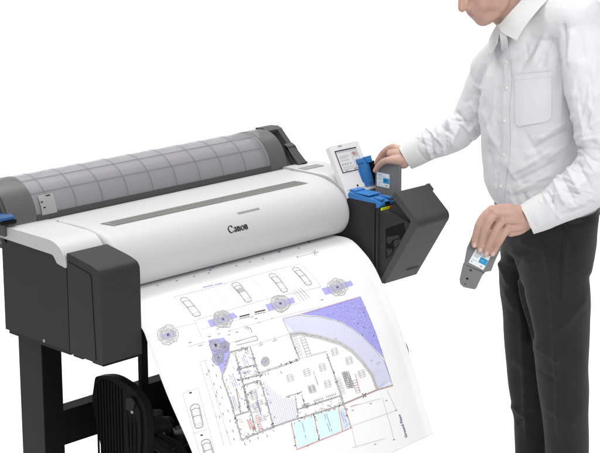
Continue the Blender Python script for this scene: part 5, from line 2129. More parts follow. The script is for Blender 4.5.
L r 1.1 2883,7039 2874,7093
L r 1.5 2823,7115 2917,7116
L r 1.1 2870,7115 2861,7169
L r 1.5 2810,7191 2904,7193
L r 1.1 2857,7192 2849,7245
L r 1.5 2798,7267 2891,7269
L r 1.1 2844,7268 2836,7322
L r 1.5 2785,7343 2879,7345
L r 1.1 2832,7344 2824,7398
L r 1.5 2774,7419 2867,7421
L r 1.1 2820,7420 2813,7474
L r 1.5 2762,7495 2856,7498
L r 1.1 2809,7497 2802,7550
L r 1.4 2445,6101 2407,6356
L r 1.2 2502,6119 2465,6338
L g 1.1 4533,6152 4790,6162 4759,6387 4501,6376 4533,6152
L g 1 4522,6227 4780,6237
L g 1 4512,6301 4769,6312
L g 1 4584,6154 4553,6378
L g 1 4739,6160 4707,6384
L g 1.1 5266,6169 5528,6179 5498,6406 5235,6395 5266,6169
L g 1 5255,6245 5518,6255
L g 1 5245,6319 5508,6330
L g 1 5318,6171 5288,6397
L g 1 5475,6177 5445,6404
L g 1.1 5959,6192 6227,6203 6198,6432 5930,6421 5959,6192
L g 1 5950,6269 6217,6280
L g 1 5940,6344 6208,6355
L g 1 6013,6194 5984,6423
L g 1 6173,6201 6145,6430
L g 1.1 5925,6784 6194,6797 6168,7025 5898,7011 5925,6784
L g 1 5916,6860 6186,6874
L g 1 5907,6935 6177,6949
L g 1 5979,6787 5952,7014
L g 1 6140,6794 6114,7022
L g 1.1 5203,6737 5467,6749 5440,6975 5175,6961 5203,6737
L g 1 5194,6812 5458,6825
L g 1 5184,6886 5449,6899
L g 1 5256,6739 5228,6964
L g 1 5414,6747 5386,6972
L g 1.1 6701,5826 6973,5836 6943,6068 6671,6057 6701,5826
L g 1 6691,5904 6963,5913
L g 1 6681,5980 6953,5990
L g 1 6755,5828 6726,6059
L g 1 6918,5834 6889,6066
L g 1.1 7166,6289 7442,6300 7417,6533 7140,6521 7166,6289
L g 1 7157,6367 7433,6378
L g 1 7149,6443 7425,6455
L g 1 7221,6291 7195,6523
L g 1 7386,6298 7362,6531
L g 1.1 7498,6885 7780,6899 7758,7132 7476,7118 7498,6885
L g 1 7491,6963 7772,6977
L g 1 7483,7040 7765,7054
L g 1 7554,6888 7532,7121
L g 1 7723,6896 7701,7130
L g 1.1 5233,6779 5498,6791 5470,7017 5205,7003 5233,6779
L g 1 5224,6854 5488,6867
L g 1 5214,6928 5479,6942
L g 1 5286,6781 5258,7006
L g 1 5445,6789 5417,7014
L g 1.1 2929,6210 3208,6221 3184,6374 2905,6362 2929,6210
L g 1 2921,6261 3200,6273
L g 1 2913,6311 3192,6323
L g 1 2984,6212 2961,6364
L g 1 3152,6219 3128,6372
L g 1.1 2897,6361 3176,6373 3153,6526 2873,6513 2897,6361
L g 1 2889,6412 3168,6424
L g 1 2881,6462 3160,6475
L g 1 2953,6363 2929,6515
L g 1 3120,6371 3097,6523
L g 1.1 2805,6635 3084,6648 3061,6800 2782,6786 2805,6635
L g 1 2797,6686 3077,6699
L g 1 2790,6736 3069,6749
L g 1 2861,6638 2838,6789
L g 1 3028,6646 3005,6798
L g 1.1 2990,6604 3270,6618 3248,6770 2967,6756 2990,6604
L g 1 2982,6655 3263,6669
L g 1 2974,6705 3255,6719
L g 1 3046,6607 3023,6759
L g 1 3214,6615 3191,6767
L g 1.1 2829,6803 3109,6817 3087,6968 2807,6954 2829,6803
L g 1 2822,6853 3102,6868
L g 1 2814,6903 3094,6918
L g 1 2885,6806 2862,6957
L g 1 3053,6814 3031,6966
L g 1.1 2869,7116 3150,7132 3130,7283 2849,7267 2869,7116
L g 1 2862,7167 3144,7182
L g 1 2855,7217 3137,7232
L g 1 2925,7119 2905,7270
L g 1 3094,7129 3074,7280
L d 1.3 6807,6715 7106,6753 7091,7343 6789,7303 6807,6715
L d 1.3 6804,6781 7104,6818
L d 1.3 6802,6846 7102,6884
L d 1.3 6800,6912 7100,6950
L d 1.3 6798,6977 7099,7015
L d 1.3 6796,7042 7097,7081
L d 1.3 6794,7107 7095,7146
L d 1.3 6792,7173 7094,7212
L d 1.3 6790,7238 7093,7277
L d 1.3 6906,6728 6890,7316
L d 1.3 7006,6740 6990,7330
L d 1.5 6807,6715 7104,6827
L d 1.5 6804,6789 7102,6900
L d 1.5 6801,6862 7100,6974
L d 1.5 6799,6936 7098,7048
L d 1.5 6797,7009 7096,7122
L d 1.5 6794,7083 7094,7196
L d 1.5 6792,7156 7093,7269
L d 1.5 6791,7230 7091,7343
L g 1.4 5661,5084 5866,5095 5820,5801 5630,5793 5661,5084
L g 1.4 5656,5186 5859,5196
L g 1.4 5651,5287 5852,5297
L g 1.4 5646,5389 5845,5398
L g 1.4 5642,5490 5838,5499
L g 1.4 5638,5591 5832,5600
L g 1.4 5634,5692 5826,5701
L g 1.4 7129,7121 7308,7130 7296,7590 7115,7583 7129,7121
L g 1.4 7126,7213 7305,7222
L g 1.4 7123,7306 7302,7314
L g 1.4 7120,7398 7300,7406
L g 1.4 7117,7490 7297,7498
L l 1 6382,6822 6655,6841 6651,7420 6393,7414 6382,6822
L l 1 6383,6921 6653,6937
L l 1 6385,7019 6652,7034
L l 1 6386,7118 6651,7130
L l 1 6388,7217 6651,7227
L l 1 6390,7316 6651,7323
L l 1 6450,6826 6457,7415
L l 1 6518,6831 6522,7417
L l 1 6587,6836 6586,7418
L l 1 5364,4962 5536,4974 5494,5705 5345,5735 5364,4962
L l 1 5361,5059 5530,5066
L l 1 5359,5155 5525,5157
L l 1 5356,5252 5519,5248
L l 1 5354,5349 5514,5340
L l 1 5351,5445 5509,5431
L l 1 5349,5542 5503,5522
L l 1 5347,5638 5498,5613
L l 1 5450,4968 5419,5720
L r 1.6 7354,6901 7279,7573
L r2 1.2 7236,6293 7376,6297
L d 2 4697,7250 4706,7318
L d 2 4754,7252 4764,7320
L d 2 4812,7254 4821,7322
L d 2 4870,7257 4879,7324
L d 2 4928,7259 4937,7326
L d 2 4986,7261 4995,7329
L d 2 5238,7256 5248,7324
L d 2 5315,7259 5325,7327
L d 2 5391,7262 5401,7331
L d 2 5468,7266 5478,7334
L d 2 5544,7269 5555,7338
L d 2 5621,7272 5632,7341
L d 2 5806,7274 5816,7343
L d 2 5887,7279 5898,7348
L d 2 5969,7284 5979,7353
L d 2 6051,7288 6061,7357
L d 2 6133,7293 6143,7362
L d 2 6215,7297 6226,7367
L g 1.4 5750,7624 5714,7632
L g 1.4 6286,7586 6278,7544
L g 1.4 5526,7498 5569,7504
L g 1.4 6436,7617 6417,7621
L g 1.4 6368,7640 6285,7687
L g 1.4 5946,7575 5906,7609
L d 1.4 5367,7604 5325,7647
L g 1.4 5207,7664 5267,7731
L d 1.4 5743,7593 5822,7645
L g 1.4 4678,7627 4710,7584
L g 1.4 6185,7662 6291,7666
L g 1.4 5777,7627 5853,7620
L g 1.4 4546,7486 4458,7509
L g 1.4 4556,7469 4567,7485
L g 1.4 5317,7678 5321,7726
L d 1.4 6276,7572 6303,7587
L d 1.4 5882,7519 5938,7512
L g 1.4 4736,7621 4708,7567
L d 1.4 5743,7564 5723,7594
L g 1.4 5150,7668 5202,7766
L d 1.4 6446,7540 6361,7577
L g 1.4 5472,7576 5395,7634
L g 1.4 5194,7633 5155,7636
L g 1.4 5874,7678 5805,7667
L g 1.4 5420,7627 5519,7636
L g 1.4 6276,7716 6341,7779
L v3 1.5 3370,7011 3415,7015
L v3 1.5 3362,7074 3408,7078
L v3 1.5 3354,7138 3400,7142
L v3 1.5 3347,7201 3392,7205
L v3 1.5 3339,7264 3385,7268
L q2 1.2 3357,7278 3350,7311
L v3 1.5 3332,7327 3378,7331
L q2 1.2 3350,7341 3343,7374
L v3 1.5 3326,7390 3372,7394
L q2 1.2 3343,7404 3337,7437
L v3 1.5 3319,7453 3365,7457
L q2 1.2 3337,7467 3330,7500
L v3 1.5 3313,7516 3359,7520
L q2 1.2 3330,7530 3324,7563
L v3 1.5 3307,7579 3353,7583
L v3 1.5 3569,6123 3614,6126
L q2 1.2 3585,6137 3578,6171
L v3 1.5 3560,6187 3605,6190
L q2 1.2 3577,6201 3569,6235
L v3 1.5 3551,6251 3597,6254
L q2 1.2 3568,6265 3560,6299
L v3 1.5 3542,6315 3588,6318
L q2 1.2 3559,6329 3551,6363
L v3 1.5 3534,6379 3579,6382
L q2 1.2 3550,6393 3543,6427
L v3 1.5 3525,6443 3571,6446
L q2 1.2 3542,6457 3534,6491
L v3 1.5 3516,6507 3562,6510
L q2 1.2 3533,6521 3525,6554
L v3 1.5 3508,6571 3553,6574
L q2 1.2 3525,6585 3517,6618
L v3 1.5 3499,6634 3545,6638
L q2 1.2 3516,6649 3508,6682
L v3 1.5 3491,6698 3536,6702
L q2 1.2 3508,6712 3500,6746
L v3 1.5 3482,6762 3528,6765
L q2 1.2 3499,6776 3492,6809
L v3 1.5 3474,6825 3520,6829
L q2 1.2 3491,6840 3483,6873
L v3 1.5 3466,6889 3512,6893
L q2 1.2 3483,6903 3475,6936
L v3 1.5 3458,6952 3504,6956
L q2 1.2 3475,6967 3467,7000
L v3 1.5 3450,7016 3496,7020
L q2 1.2 3467,7030 3459,7063
L v3 1.5 3442,7079 3488,7083
L q2 1.2 3459,7093 3452,7127
L v3 1.5 3434,7142 3480,7146
L q2 1.2 3451,7157 3444,7190
L v3 1.5 3427,7206 3473,7210
L q2 1.2 3444,7220 3437,7253
L v3 1.5 3420,7269 3466,7273
L q2 1.2 3437,7283 3430,7316
L v3 1.5 3413,7332 3459,7336
L q2 1.2 3430,7346 3423,7380
L v3 1.5 3406,7395 3452,7399
L q2 1.2 3424,7410 3417,7443
L v3 1.5 3400,7458 3446,7462
L q2 1.2 3417,7473 3411,7506
L v3 1.5 3394,7521 3440,7525
L q2 1.2 3411,7536 3405,7569
L v3 1.5 3387,7584 3434,7589
L q2 1.2 3656,6205 3649,6239
L v3 1.5 3631,6255 3677,6258
L q2 1.2 3648,6269 3640,6303
L v3 1.5 3622,6319 3668,6322
L q2 1.2 3639,6333 3631,6367
L v3 1.5 3613,6383 3659,6386
L q2 1.2 3630,6397 3623,6431
L v3 1.5 3605,6447 3651,6450
L q2 1.2 3622,6461 3614,6495
L v3 1.5 3596,6511 3642,6514
L q2 1.2 3613,6525 3605,6559
L v3 1.5 3588,6575 3634,6578
L q2 1.2 3605,6589 3597,6622
L v3 1.5 3579,6638 3625,6642
L q2 1.2 3596,6653 3588,6686
L v3 1.5 3571,6702 3617,6706
L q2 1.2 3588,6717 3580,6750
L v3 1.5 3562,6766 3608,6770
L q2 1.2 3579,6780 3572,6814
L v3 1.5 3554,6830 3600,6833
L q2 1.2 3571,6844 3564,6877
L v3 1.5 3546,6893 3592,6897
L q2 1.2 3563,6908 3556,6941
L v3 1.5 3538,6957 3584,6961
L q2 1.2 3555,6971 3548,7005
L v3 1.5 3530,7020 3576,7024
L q2 1.2 3547,7035 3540,7068
L v3 1.5 3522,7084 3568,7088
L q2 1.2 3539,7098 3532,7132
L v3 1.5 3515,7147 3561,7151
L q2 1.2 3532,7162 3525,7195
L v3 1.5 3507,7211 3553,7215
L q2 1.2 3524,7225 3518,7258
L v3 1.5 3500,7274 3546,7278
L q2 1.2 3517,7288 3511,7321
L v3 1.5 3493,7337 3540,7341
L q2 1.2 3511,7352 3504,7385
L v3 1.5 3487,7400 3533,7404
L q2 1.2 3504,7415 3498,7448
L v3 1.5 3480,7464 3527,7468
L q2 1.2 3498,7478 3491,7511
L v3 1.5 3474,7527 3520,7531
L q2 1.2 3492,7541 3485,7574
L v3 1.5 3468,7590 3514,7594
L v3 1.5 3702,6323 3748,6326
L q2 1.2 3719,6337 3711,6371
L v3 1.5 3694,6387 3739,6390
L q2 1.2 3710,6401 3703,6435
L v3 1.5 3685,6451 3731,6454
L q2 1.2 3702,6465 3694,6499
L v3 1.5 3676,6515 3722,6518
L q2 1.2 3693,6529 3686,6563
L v3 1.5 3668,6579 3714,6582
L q2 1.2 3685,6593 3677,6627
L v3 1.5 3659,6643 3705,6646
L q2 1.2 3676,6657 3669,6691
L v3 1.5 3651,6707 3697,6710
L q2 1.2 3668,6721 3660,6754
L v3 1.5 3643,6770 3689,6774
L q2 1.2 3660,6785 3652,6818
L v3 1.5 3634,6834 3681,6838
L q2 1.2 3651,6848 3644,6882
L v3 1.5 3626,6898 3672,6902
L q2 1.2 3643,6912 3636,6946
L v3 1.5 3618,6962 3664,6965
L q2 1.2 3635,6976 3628,7009
L v3 1.5 3610,7025 3657,7029
L q2 1.2 3628,7039 3620,7073
L v3 1.5 3603,7089 3649,7093
L q2 1.2 3620,7103 3613,7136
L v3 1.5 3595,7152 3641,7156
L q2 1.2 3612,7166 3605,7200
L v3 1.5 3588,7216 3634,7220
L q2 1.2 3605,7230 3598,7263
L v3 1.5 3581,7279 3627,7283
L q2 1.2 3598,7293 3591,7327
L v3 1.5 3574,7342 3620,7346
L q2 1.2 3592,7357 3585,7390
L v3 1.5 3568,7406 3614,7410
L q2 1.2 3585,7420 3579,7453
L v3 1.5 3561,7469 3608,7473
L q2 1.2 3579,7483 3572,7516
L v3 1.5 3555,7532 3601,7536
L q2 1.2 3573,7546 3566,7579
L v3 1.5 3549,7595 3595,7599
L q2 1.2 3791,6405 3783,6439
L v3 1.5 3765,6455 3811,6458
L q2 1.2 3782,6469 3774,6503
L v3 1.5 3757,6519 3803,6522
L q2 1.2 3774,6533 3766,6567
L v3 1.5 3748,6583 3794,6587
L q2 1.2 3765,6597 3758,6631
L v3 1.5 3740,6647 3786,6651
L q2 1.2 3757,6661 3749,6695
L v3 1.5 3731,6711 3778,6715
L q2 1.2 3748,6725 3741,6759
L v3 1.5 3723,6775 3769,6778
L q2 1.2 3740,6789 3733,6823
L v3 1.5 3715,6839 3761,6842
L q2 1.2 3732,6853 3725,6886
L v3 1.5 3707,6902 3753,6906
L q2 1.2 3724,6917 3717,6950
L v3 1.5 3699,6966 3745,6970
L q2 1.2 3716,6980 3709,7014
L v3 1.5 3691,7030 3737,7034
L q2 1.2 3708,7044 3701,7078
L v3 1.5 3683,7093 3730,7097
L q2 1.2 3701,7108 3694,7141
L v3 1.5 3676,7157 3722,7161
L q2 1.2 3693,7171 3686,7205
L v3 1.5 3669,7221 3715,7224
L q2 1.2 3686,7235 3679,7268
L v3 1.5 3662,7284 3708,7288
L q2 1.2 3679,7298 3672,7332
L v3 1.5 3655,7347 3701,7351
L q2 1.2 3673,7362 3666,7395
L v3 1.5 3649,7411 3695,7415
L q2 1.2 3666,7425 3660,7458
L v3 1.5 3642,7474 3689,7478
L q2 1.2 3660,7488 3653,7522
L v3 1.5 3636,7537 3683,7541
L q2 1.2 3654,7552 3647,7585
L v3 1.5 3630,7601 3677,7605
L v3 1.5 3837,6523 3883,6527
L q2 1.2 3854,6537 3846,6571
L v3 1.5 3829,6587 3875,6591
L q2 1.2 3846,6601 3838,6635
L v3 1.5 3820,6651 3866,6655
L q2 1.2 3837,6666 3830,6699
L v3 1.5 3812,6715 3858,6719
L q2 1.2 3829,6730 3822,6763
L v3 1.5 3804,6779 3850,6783
L q2 1.2 3821,6794 3813,6827
L v3 1.5 3796,6843 3842,6847
L q2 1.2 3813,6857 3805,6891
L v3 1.5 3788,6907 3834,6911
L q2 1.2 3805,6921 3797,6955
L v3 1.5 3780,6971 3826,6975
L q2 1.2 3797,6985 3790,7019
L v3 1.5 3772,7035 3818,7038
L q2 1.2 3789,7049 3782,7082
L v3 1.5 3764,7098 3811,7102
L q2 1.2 3782,7113 3774,7146
L v3 1.5 3757,7162 3803,7166
L q2 1.2 3774,7176 3767,7210
L v3 1.5 3750,7225 3796,7229
L q2 1.2 3767,7240 3760,7273
L v3 1.5 3743,7289 3789,7293
L q2 1.2 3760,7303 3754,7337
L v3 1.5 3736,7352 3783,7357
L q2 1.2 3754,7367 3747,7400
L v3 1.5 3730,7416 3776,7420
L q2 1.2 3747,7430 3741,7464
L v3 1.5 3723,7479 3770,7483
L q2 1.2 3741,7494 3735,7527
L v3 1.5 3717,7543 3764,7547
L q2 1.2 3735,7557 3729,7590
L v3 1.5 3711,7606 3758,7610
L q2 1.2 3926,6606 3919,6639
L v3 1.5 3901,6656 3947,6659
L q2 1.2 3918,6670 3911,6704
L v3 1.5 3893,6720 3939,6723
L q2 1.2 3910,6734 3902,6768
L v3 1.5 3885,6784 3931,6787
L q2 1.2 3902,6798 3894,6832
L v3 1.5 3877,6848 3923,6851
L q2 1.2 3894,6862 3886,6896
L v3 1.5 3869,6912 3915,6915
L q2 1.2 3886,6926 3878,6960
L v3 1.5 3861,6975 3907,6979
L q2 1.2 3878,6990 3871,7023
L v3 1.5 3853,7039 3899,7043
L q2 1.2 3870,7054 3863,7087
L v3 1.5 3845,7103 3892,7107
L q2 1.2 3863,7117 3856,7151
L v3 1.5 3838,7167 3885,7171
L q2 1.2 3855,7181 3848,7215
L v3 1.5 3831,7230 3877,7234
L q2 1.2 3848,7245 3842,7278
L v3 1.5 3824,7294 3871,7298
L q2 1.2 3842,7308 3835,7342
L v3 1.5 3817,7358 3864,7362
L q2 1.2 3835,7372 3828,7405
L v3 1.5 3811,7421 3858,7425
L q2 1.2 3829,7436 3822,7469
L v3 1.5 3805,7485 3852,7489
L q2 1.2 3823,7499 3816,7532
L v3 1.5 3799,7548 3846,7552
L q2 1.2 3817,7562 3810,7596
L v3 1.5 3793,7611 3840,7616
L v3 1.5 3974,6724 4020,6728
L q2 1.2 3991,6738 3983,6772
L v3 1.5 3966,6788 4012,6792
L q2 1.2 3983,6802 3975,6836
L v3 1.5 3958,6852 4004,6856
L q2 1.2 3975,6867 3967,6900
L v3 1.5 3950,6916 3996,6920
L q2 1.2 3967,6931 3960,6964
L v3 1.5 3942,6980 3988,6984
L q2 1.2 3959,6995 3952,7028
L v3 1.5 3934,7044 3981,7048
L q2 1.2 3952,7058 3944,7092
L v3 1.5 3927,7108 3973,7112
L q2 1.2 3944,7122 3937,7156
L v3 1.5 3919,7172 3966,7176
L q2 1.2 3937,7186 3930,7220
L v3 1.5 3912,7235 3959,7239
L q2 1.2 3930,7250 3923,7283
L v3 1.5 3905,7299 3952,7303
L q2 1.2 3923,7314 3916,7347
L v3 1.5 3899,7363 3946,7367
L q2 1.2 3917,7377 3910,7411
L v3 1.5 3893,7426 3939,7430
L q2 1.2 3910,7441 3904,7474
L v3 1.5 3886,7490 3933,7494
L q2 1.2 3904,7504 3898,7538
L v3 1.5 3880,7553 3927,7558
L q2 1.2 3898,7568 3892,7601
L v3 1.5 3875,7617 3921,7621
L q2 1.2 4064,6807 4057,6841
L v3 1.5 4039,6857 4085,6860
L q2 1.2 4056,6871 4049,6905
L v3 1.5 4031,6921 4078,6925
L q2 1.2 4048,6935 4041,6969
L v3 1.5 4023,6985 4070,6989
L q2 1.2 4041,6999 4033,7033
L v3 1.5 4016,7049 4062,7053
L q2 1.2 4033,7063 4026,7097
L v3 1.5 4008,7113 4055,7117
L q2 1.2 4026,7127 4019,7161
L v3 1.5 4001,7177 4048,7181
L q2 1.2 4018,7191 4011,7225
L v3 1.5 3994,7240 4041,7244
L q2 1.2 4011,7255 4005,7288
L v3 1.5 3987,7304 4034,7308
L q2 1.2 4005,7319 3998,7352
L v3 1.5 3981,7368 4027,7372
L q2 1.2 3998,7382 3992,7416
L v3 1.5 3974,7432 4021,7436
L q2 1.2 3992,7446 3986,7479
L v3 1.5 3968,7495 4015,7499
L q2 1.2 3986,7510 3980,7543
L v3 1.5 3962,7559 4009,7563
L q2 1.2 3980,7573 3974,7607
L v3 1.5 3956,7622 4003,7627
L v3 1.5 4120,6861 4167,6865
L q2 1.2 4138,6876 4130,6909
L v3 1.5 4112,6925 4159,6929
L q2 1.2 4130,6940 4123,6973
L v3 1.5 4105,6989 4152,6993
L q2 1.2 4122,7004 4115,7038
L v3 1.5 4097,7054 4144,7057
L q2 1.2 4115,7068 4107,7102
L v3 1.5 4090,7118 4137,7121
L q2 1.2 4107,7132 4100,7166
L v3 1.5 4083,7182 4129,7185
L q2 1.2 4100,7196 4093,7230
L v3 1.5 4076,7245 4122,7249
L q2 1.2 4093,7260 4086,7293
L v3 1.5 4069,7309 4116,7313
L q2 1.2 4087,7324 4080,7357
L v3 1.5 4062,7373 4109,7377
L q2 1.2 4080,7388 4074,7421
L v3 1.5 4056,7437 4103,7441
L q2 1.2 4074,7451 4068,7485
L v3 1.5 4050,7501 4097,7505
L q2 1.2 4068,7515 4062,7548
L v3 1.5 4044,7564 4091,7568
L q2 1.2 4062,7579 4056,7612
L v3 1.5 4038,7628 4085,7632
L q2 1.2 4219,6880 4212,6914
L v3 1.5 4194,6930 4241,6934
L q2 1.2 4212,6944 4204,6978
L v3 1.5 4186,6994 4233,6998
L q2 1.2 4204,7009 4197,7042
L v3 1.5 4179,7058 4226,7062
L q2 1.2 4196,7073 4189,7106
L v3 1.5 4172,7122 4218,7126
L q2 1.2 4189,7137 4182,7171
L v3 1.5 4164,7186 4211,7190
L q2 1.2 4182,7201 4175,7235
L v3 1.5 4158,7250 4205,7254
L q2 1.2 4175,7265 4168,7298
L v3 1.5 4151,7314 4198,7318
L q2 1.2 4169,7329 4162,7362
L v3 1.5 4144,7378 4192,7382
L q2 1.2 4162,7393 4156,7426
L v3 1.5 4138,7442 4185,7446
L q2 1.2 4156,7457 4150,7490
L v3 1.5 4132,7506 4179,7510
L q2 1.2 4150,7520 4144,7554
L v3 1.5 4126,7570 4174,7574
L q2 1.2 4144,7584 4138,7618
L v3 1.5 4276,6935 4323,6938
L q2 1.2 4293,6949 4286,6983
L v3 1.5 4268,6999 4315,7003
L q2 1.2 4286,7013 4279,7047
L v3 1.5 4261,7063 4308,7067
L q2 1.2 4278,7078 4271,7111
L v3 1.5 4254,7127 4301,7131
L q2 1.2 4271,7142 4264,7175
L v3 1.5 4246,7191 4294,7195
L q2 1.2 4264,7206 4257,7240
L v3 1.5 4240,7255 4287,7259
L q2 1.2 4257,7270 4251,7304
L v3 1.5 4233,7319 4280,7324
L q2 1.2 4251,7334 4244,7368
L v3 1.5 4227,7383 4274,7388
L q2 1.2 4245,7398 4238,7432
L v3 1.5 4221,7447 4268,7452
L q2 1.2 4238,7462 4232,7495
L v3 1.5 4215,7511 4262,7515
L q2 1.2 4233,7526 4226,7559
L v3 1.5 4209,7575 4256,7579
L q2 1.2 4227,7590 4220,7623
L v3 1.5 4358,6939 4405,6943
L q2 1.2 4376,6954 4368,6988
L v3 1.5 4350,7004 4398,7007
L q2 1.2 4368,7018 4361,7052
L v3 1.5 4343,7068 4390,7072
L q2 1.2 4361,7082 4354,7116
L v3 1.5 4336,7132 4383,7136
L q2 1.2 4353,7147 4346,7180
L v3 1.5 4329,7196 4376,7200
L q2 1.2 4346,7211 4340,7245
L v3 1.5 4322,7261 4369,7265
L q2 1.2 4340,7275 4333,7309
L v3 1.5 4315,7325 4363,7329
L q2 1.2 4333,7339 4327,7373
L v3 1.5 4309,7389 4356,7393
L q2 1.2 4327,7403 4321,7437
L v3 1.5 4303,7453 4350,7457
L q2 1.2 4321,7467 4315,7501
L v3 1.5 4297,7517 4344,7521
L q2 1.2 4315,7531 4309,7565
L v3 1.5 4291,7581 4339,7585
L q2 1.2 4309,7595 4303,7629
L q2 1.2 4458,6958 4451,6992
L v3 1.5 4433,7008 4480,7012
L q2 1.2 4450,7023 4443,7057
L v3 1.5 4425,7073 4473,7077
L q2 1.2 4443,7087 4436,7121
L v3 1.5 4418,7137 4465,7141
L q2 1.2 4436,7152 4429,7185
L v3 1.5 4411,7201 4458,7205
L q2 1.2 4429,7216 4422,7250
L v3 1.5 4404,7266 4452,7270
L q2 1.2 4422,7280 4416,7314
L v3 1.5 4398,7330 4445,7334
L q2 1.2 4416,7344 4409,7378
L v3 1.5 4392,7394 4439,7398
L q2 1.2 4410,7408 4403,7442
L v3 1.5 4386,7458 4433,7462
L q2 1.2 4404,7473 4397,7506
L v3 1.5 4380,7522 4427,7526
L q2 1.2 4398,7537 4392,7570
L q2 1.2 4392,7601 4386,7634
L b2 2 1661,5932 1652,6025
L d 2 1682,6221 1673,6313
L b2 2 1346,6570 1337,6662
L b2 2 1468,6610 1460,6702
L d 2 1637,6559 1628,6651
L d 2 1781,6851 1773,6943
L d 2 1512,7147 1505,7238
L d 2 1741,7187 1735,7278
L d 2 1664,7438 1659,7529
L b2 2 1763,5087 1757,5180
L b2 2 1643,5174 1637,5266
L d 2 1957,5310 1950,5403
L d 2 1756,5540 1749,5633
L d 2 1946,5722 1938,5815
L d 2 1727,5837 1719,5930
L d 2 1980,4966 1974,5059
L g 2 1842,6060 1834,6153
L g 2 1859,6525 1851,6617
L d 2 4509,5695 4502,5791
L d 2 4394,5934 4387,6030
L g 2 3761,5814 3753,5910
L g 2 3885,5823 3878,5919
L d 2 2221,7687 2218,7779
L d 2 2560,7694 2556,7786
L d 2 1996,7717 1993,7809
L d 2 2925,7742 2922,7835
L b2 1.76824 2861,5518 2795,5527
L g2 1.85657 3525,5742 3443,5737
L d 1.73633 2120,7624 2090,7586
L g 1.74451 2994,5709 2959,5682
L b2 1.96229 2877,7597 2932,7586
L d 1.28316 2693,7527 2657,7539
L d 1.6183 3507,5888 3599,5840
L g 1.47873 2842,6306 2840,6263
L g 1.71831 3047,5584 3050,5526
L b2 1.81806 3506,6292 3530,6272
L d 1.66667 3361,6850 3286,6817
L g 1.67115 2117,7499 2060,7480
L d 1.43559 2952,5131 2928,5064
L g2 1.17499 2805,5797 2801,5814
L g2 1.27048 2973,5025 3042,5001
L d 1.77147 3529,6512 3594,6529
L b2 1.99446 3516,5523 3455,5457
L g2 1.93145 3410,6484 3372,6515
L g 1.08623 3386,5723 3414,5800
L d 1.17164 3576,6423 3530,6478
L g2 1.76459 2125,7015 2079,7016
L g2 1.82138 3307,6179 3235,6219
L d 1.09389 2002,7301 1938,7353
L d 1.70756 3634,5500 3597,5511
L g 1.13502 2714,7084 2703,7132
L g 1.29635 2841,5757 2867,5736
L g 1.38794 3024,4855 2935,4901
L g 1.32164 3041,4822 3075,4816
L g 1.74093 3483,5467 3499,5506
L b2 1.24778 2652,7098 2593,7130
L g 1.62652 2493,7621 2466,7571
L g 1.79351 3250,5739 3254,5781
L g2 1.44638 2980,5461 2935,5454
L g2 1.58608 3474,5728 3407,5770
L g 1.12216 2704,7515 2725,7555
L g 1.76893 2168,7520 2100,7559
L d 1.64618 3406,7335 3498,7290
L g 1.13691 3248,7556 3176,7561
L d 1.94305 2894,6256 2944,6302
L b2 1.18031 2514,7570 2454,7625
L g 1.40808 2140,6930 2177,7002
L b2 1.43387 2854,5527 2766,5563
L g2 1.6099 3259,4847 3268,4910
L g2 1.24576 3522,5006 3510,4981
L g2 1.2019 2118,7620 2145,7684
L g 1.18417 3373,6495 3336,6528
L g2 1.25737 2747,7535 2773,7534
L g 1.60592 3242,5597 3180,5543
L b2 1.27776 2273,7534 2227,7445
L g2 1.15238 3470,5157 3374,5189
L g2 1.82949 2859,5434 2786,5428
L g2 1.84906 2560,6405 2576,6353
L b2 1.18471 3464,6606 3379,6633
L d 1.57138 3017,6278 3009,6280
L g 1.9569 3333,6124 3316,6074
L g 1.69005 3206,5617 3130,5651
L g 1.72304 2848,5480 2812,5404
L d 1.33204 2976,6262 3043,6212
L d 1.01546 3431,5654 3472,5692
L g 1.55602 2767,7640 2836,7648
L b2 1.47443 3422,4926 3499,4946
L d 1.67046 3489,5699 3544,5768
L g2 1.34684 2087,6191 2060,6105
L d 1.87777 2893,5223 2992,5197
L g 1.30156 2829,5948 2872,5948
L b2 1.29484 3494,5253 3554,5226
L g 1.35357 3445,5740 3478,5735
L d 1.96222 2463,7487 2522,7437
L g 1.03527 2683,7592 2725,7558
L g2 1.9923 2343,7564 2243,7605
L g 1.05041 3234,5553 3187,5616
L b2 1.72391 3474,6817 3495,6802
L b2 1.56278 3588,5852 3523,5895
L g2 1.94142 2446,7584 2460,7598
L b2 1.21366 1926,7468 1929,7521
L g 1.33723 2707,7221 2693,7161
L b2 1.28705 2984,5789 2966,5756
L b2 1.08024 3295,6901 3286,6895
L g 1.05914 3561,5349 3638,5293
L d 1.15436 3289,6727 3350,6790
L g 1.74584 2157,7048 2226,7070
L g 1.00572 3659,5872 3621,5802
L b2 1.19059 2825,7529 2840,7603
L g2 1.62353 3461,5814 3539,5818
L b2 1.8932 3469,6217 3448,6134
L d 1.68672 3360,7410 3306,7354
L b2 1.97902 2013,7270 2006,7246
L b2 1.9415 2876,7562 2832,7473
L b2 1.15309 3469,5211 3568,5175
L b2 1.15566 2233,5659 2246,5586
L d 1.69141 3388,6109 3469,6100
L g2 1.6141 2184,5916 2258,5917
L d 1.91318 3340,6783 3329,6818
L g 1.12458 2104,6778 2090,6825
L g 1.71034 2692,6494 2765,6462
L g2 1.39299 2019,6679 1914,6713
L d 1.94703 3637,5858 3592,5853
L b2 1.56656 3265,4782 3301,4816
L d 1.7026 2627,6447 2621,6399
L b2 1.9653 2924,5382 2902,5321
L g 1.23811 3046,7502 3010,7539
L g2 1.32477 2759,6329 2833,6343
L d 1.7912 1962,7380 2023,7431
L g 1.77887 2991,5545 3060,5550
L d 1.11603 2191,5815 2209,5867
L g 1.8359 3561,5462 3520,5432
L b2 1.34739 2851,5409 2842,5453
L g2 1.44816 2599,6324 2663,6331
L g2 1.78317 3150,6137 3141,6134
L g 1.00063 3520,5076 3478,5068
L g 1.40571 2142,6055 2126,5984
L b2 1.83434 3343,4938 3399,4989
L g2 1.119 2916,5721 2937,5795
L b2 1.53052 2692,6443 2598,6453
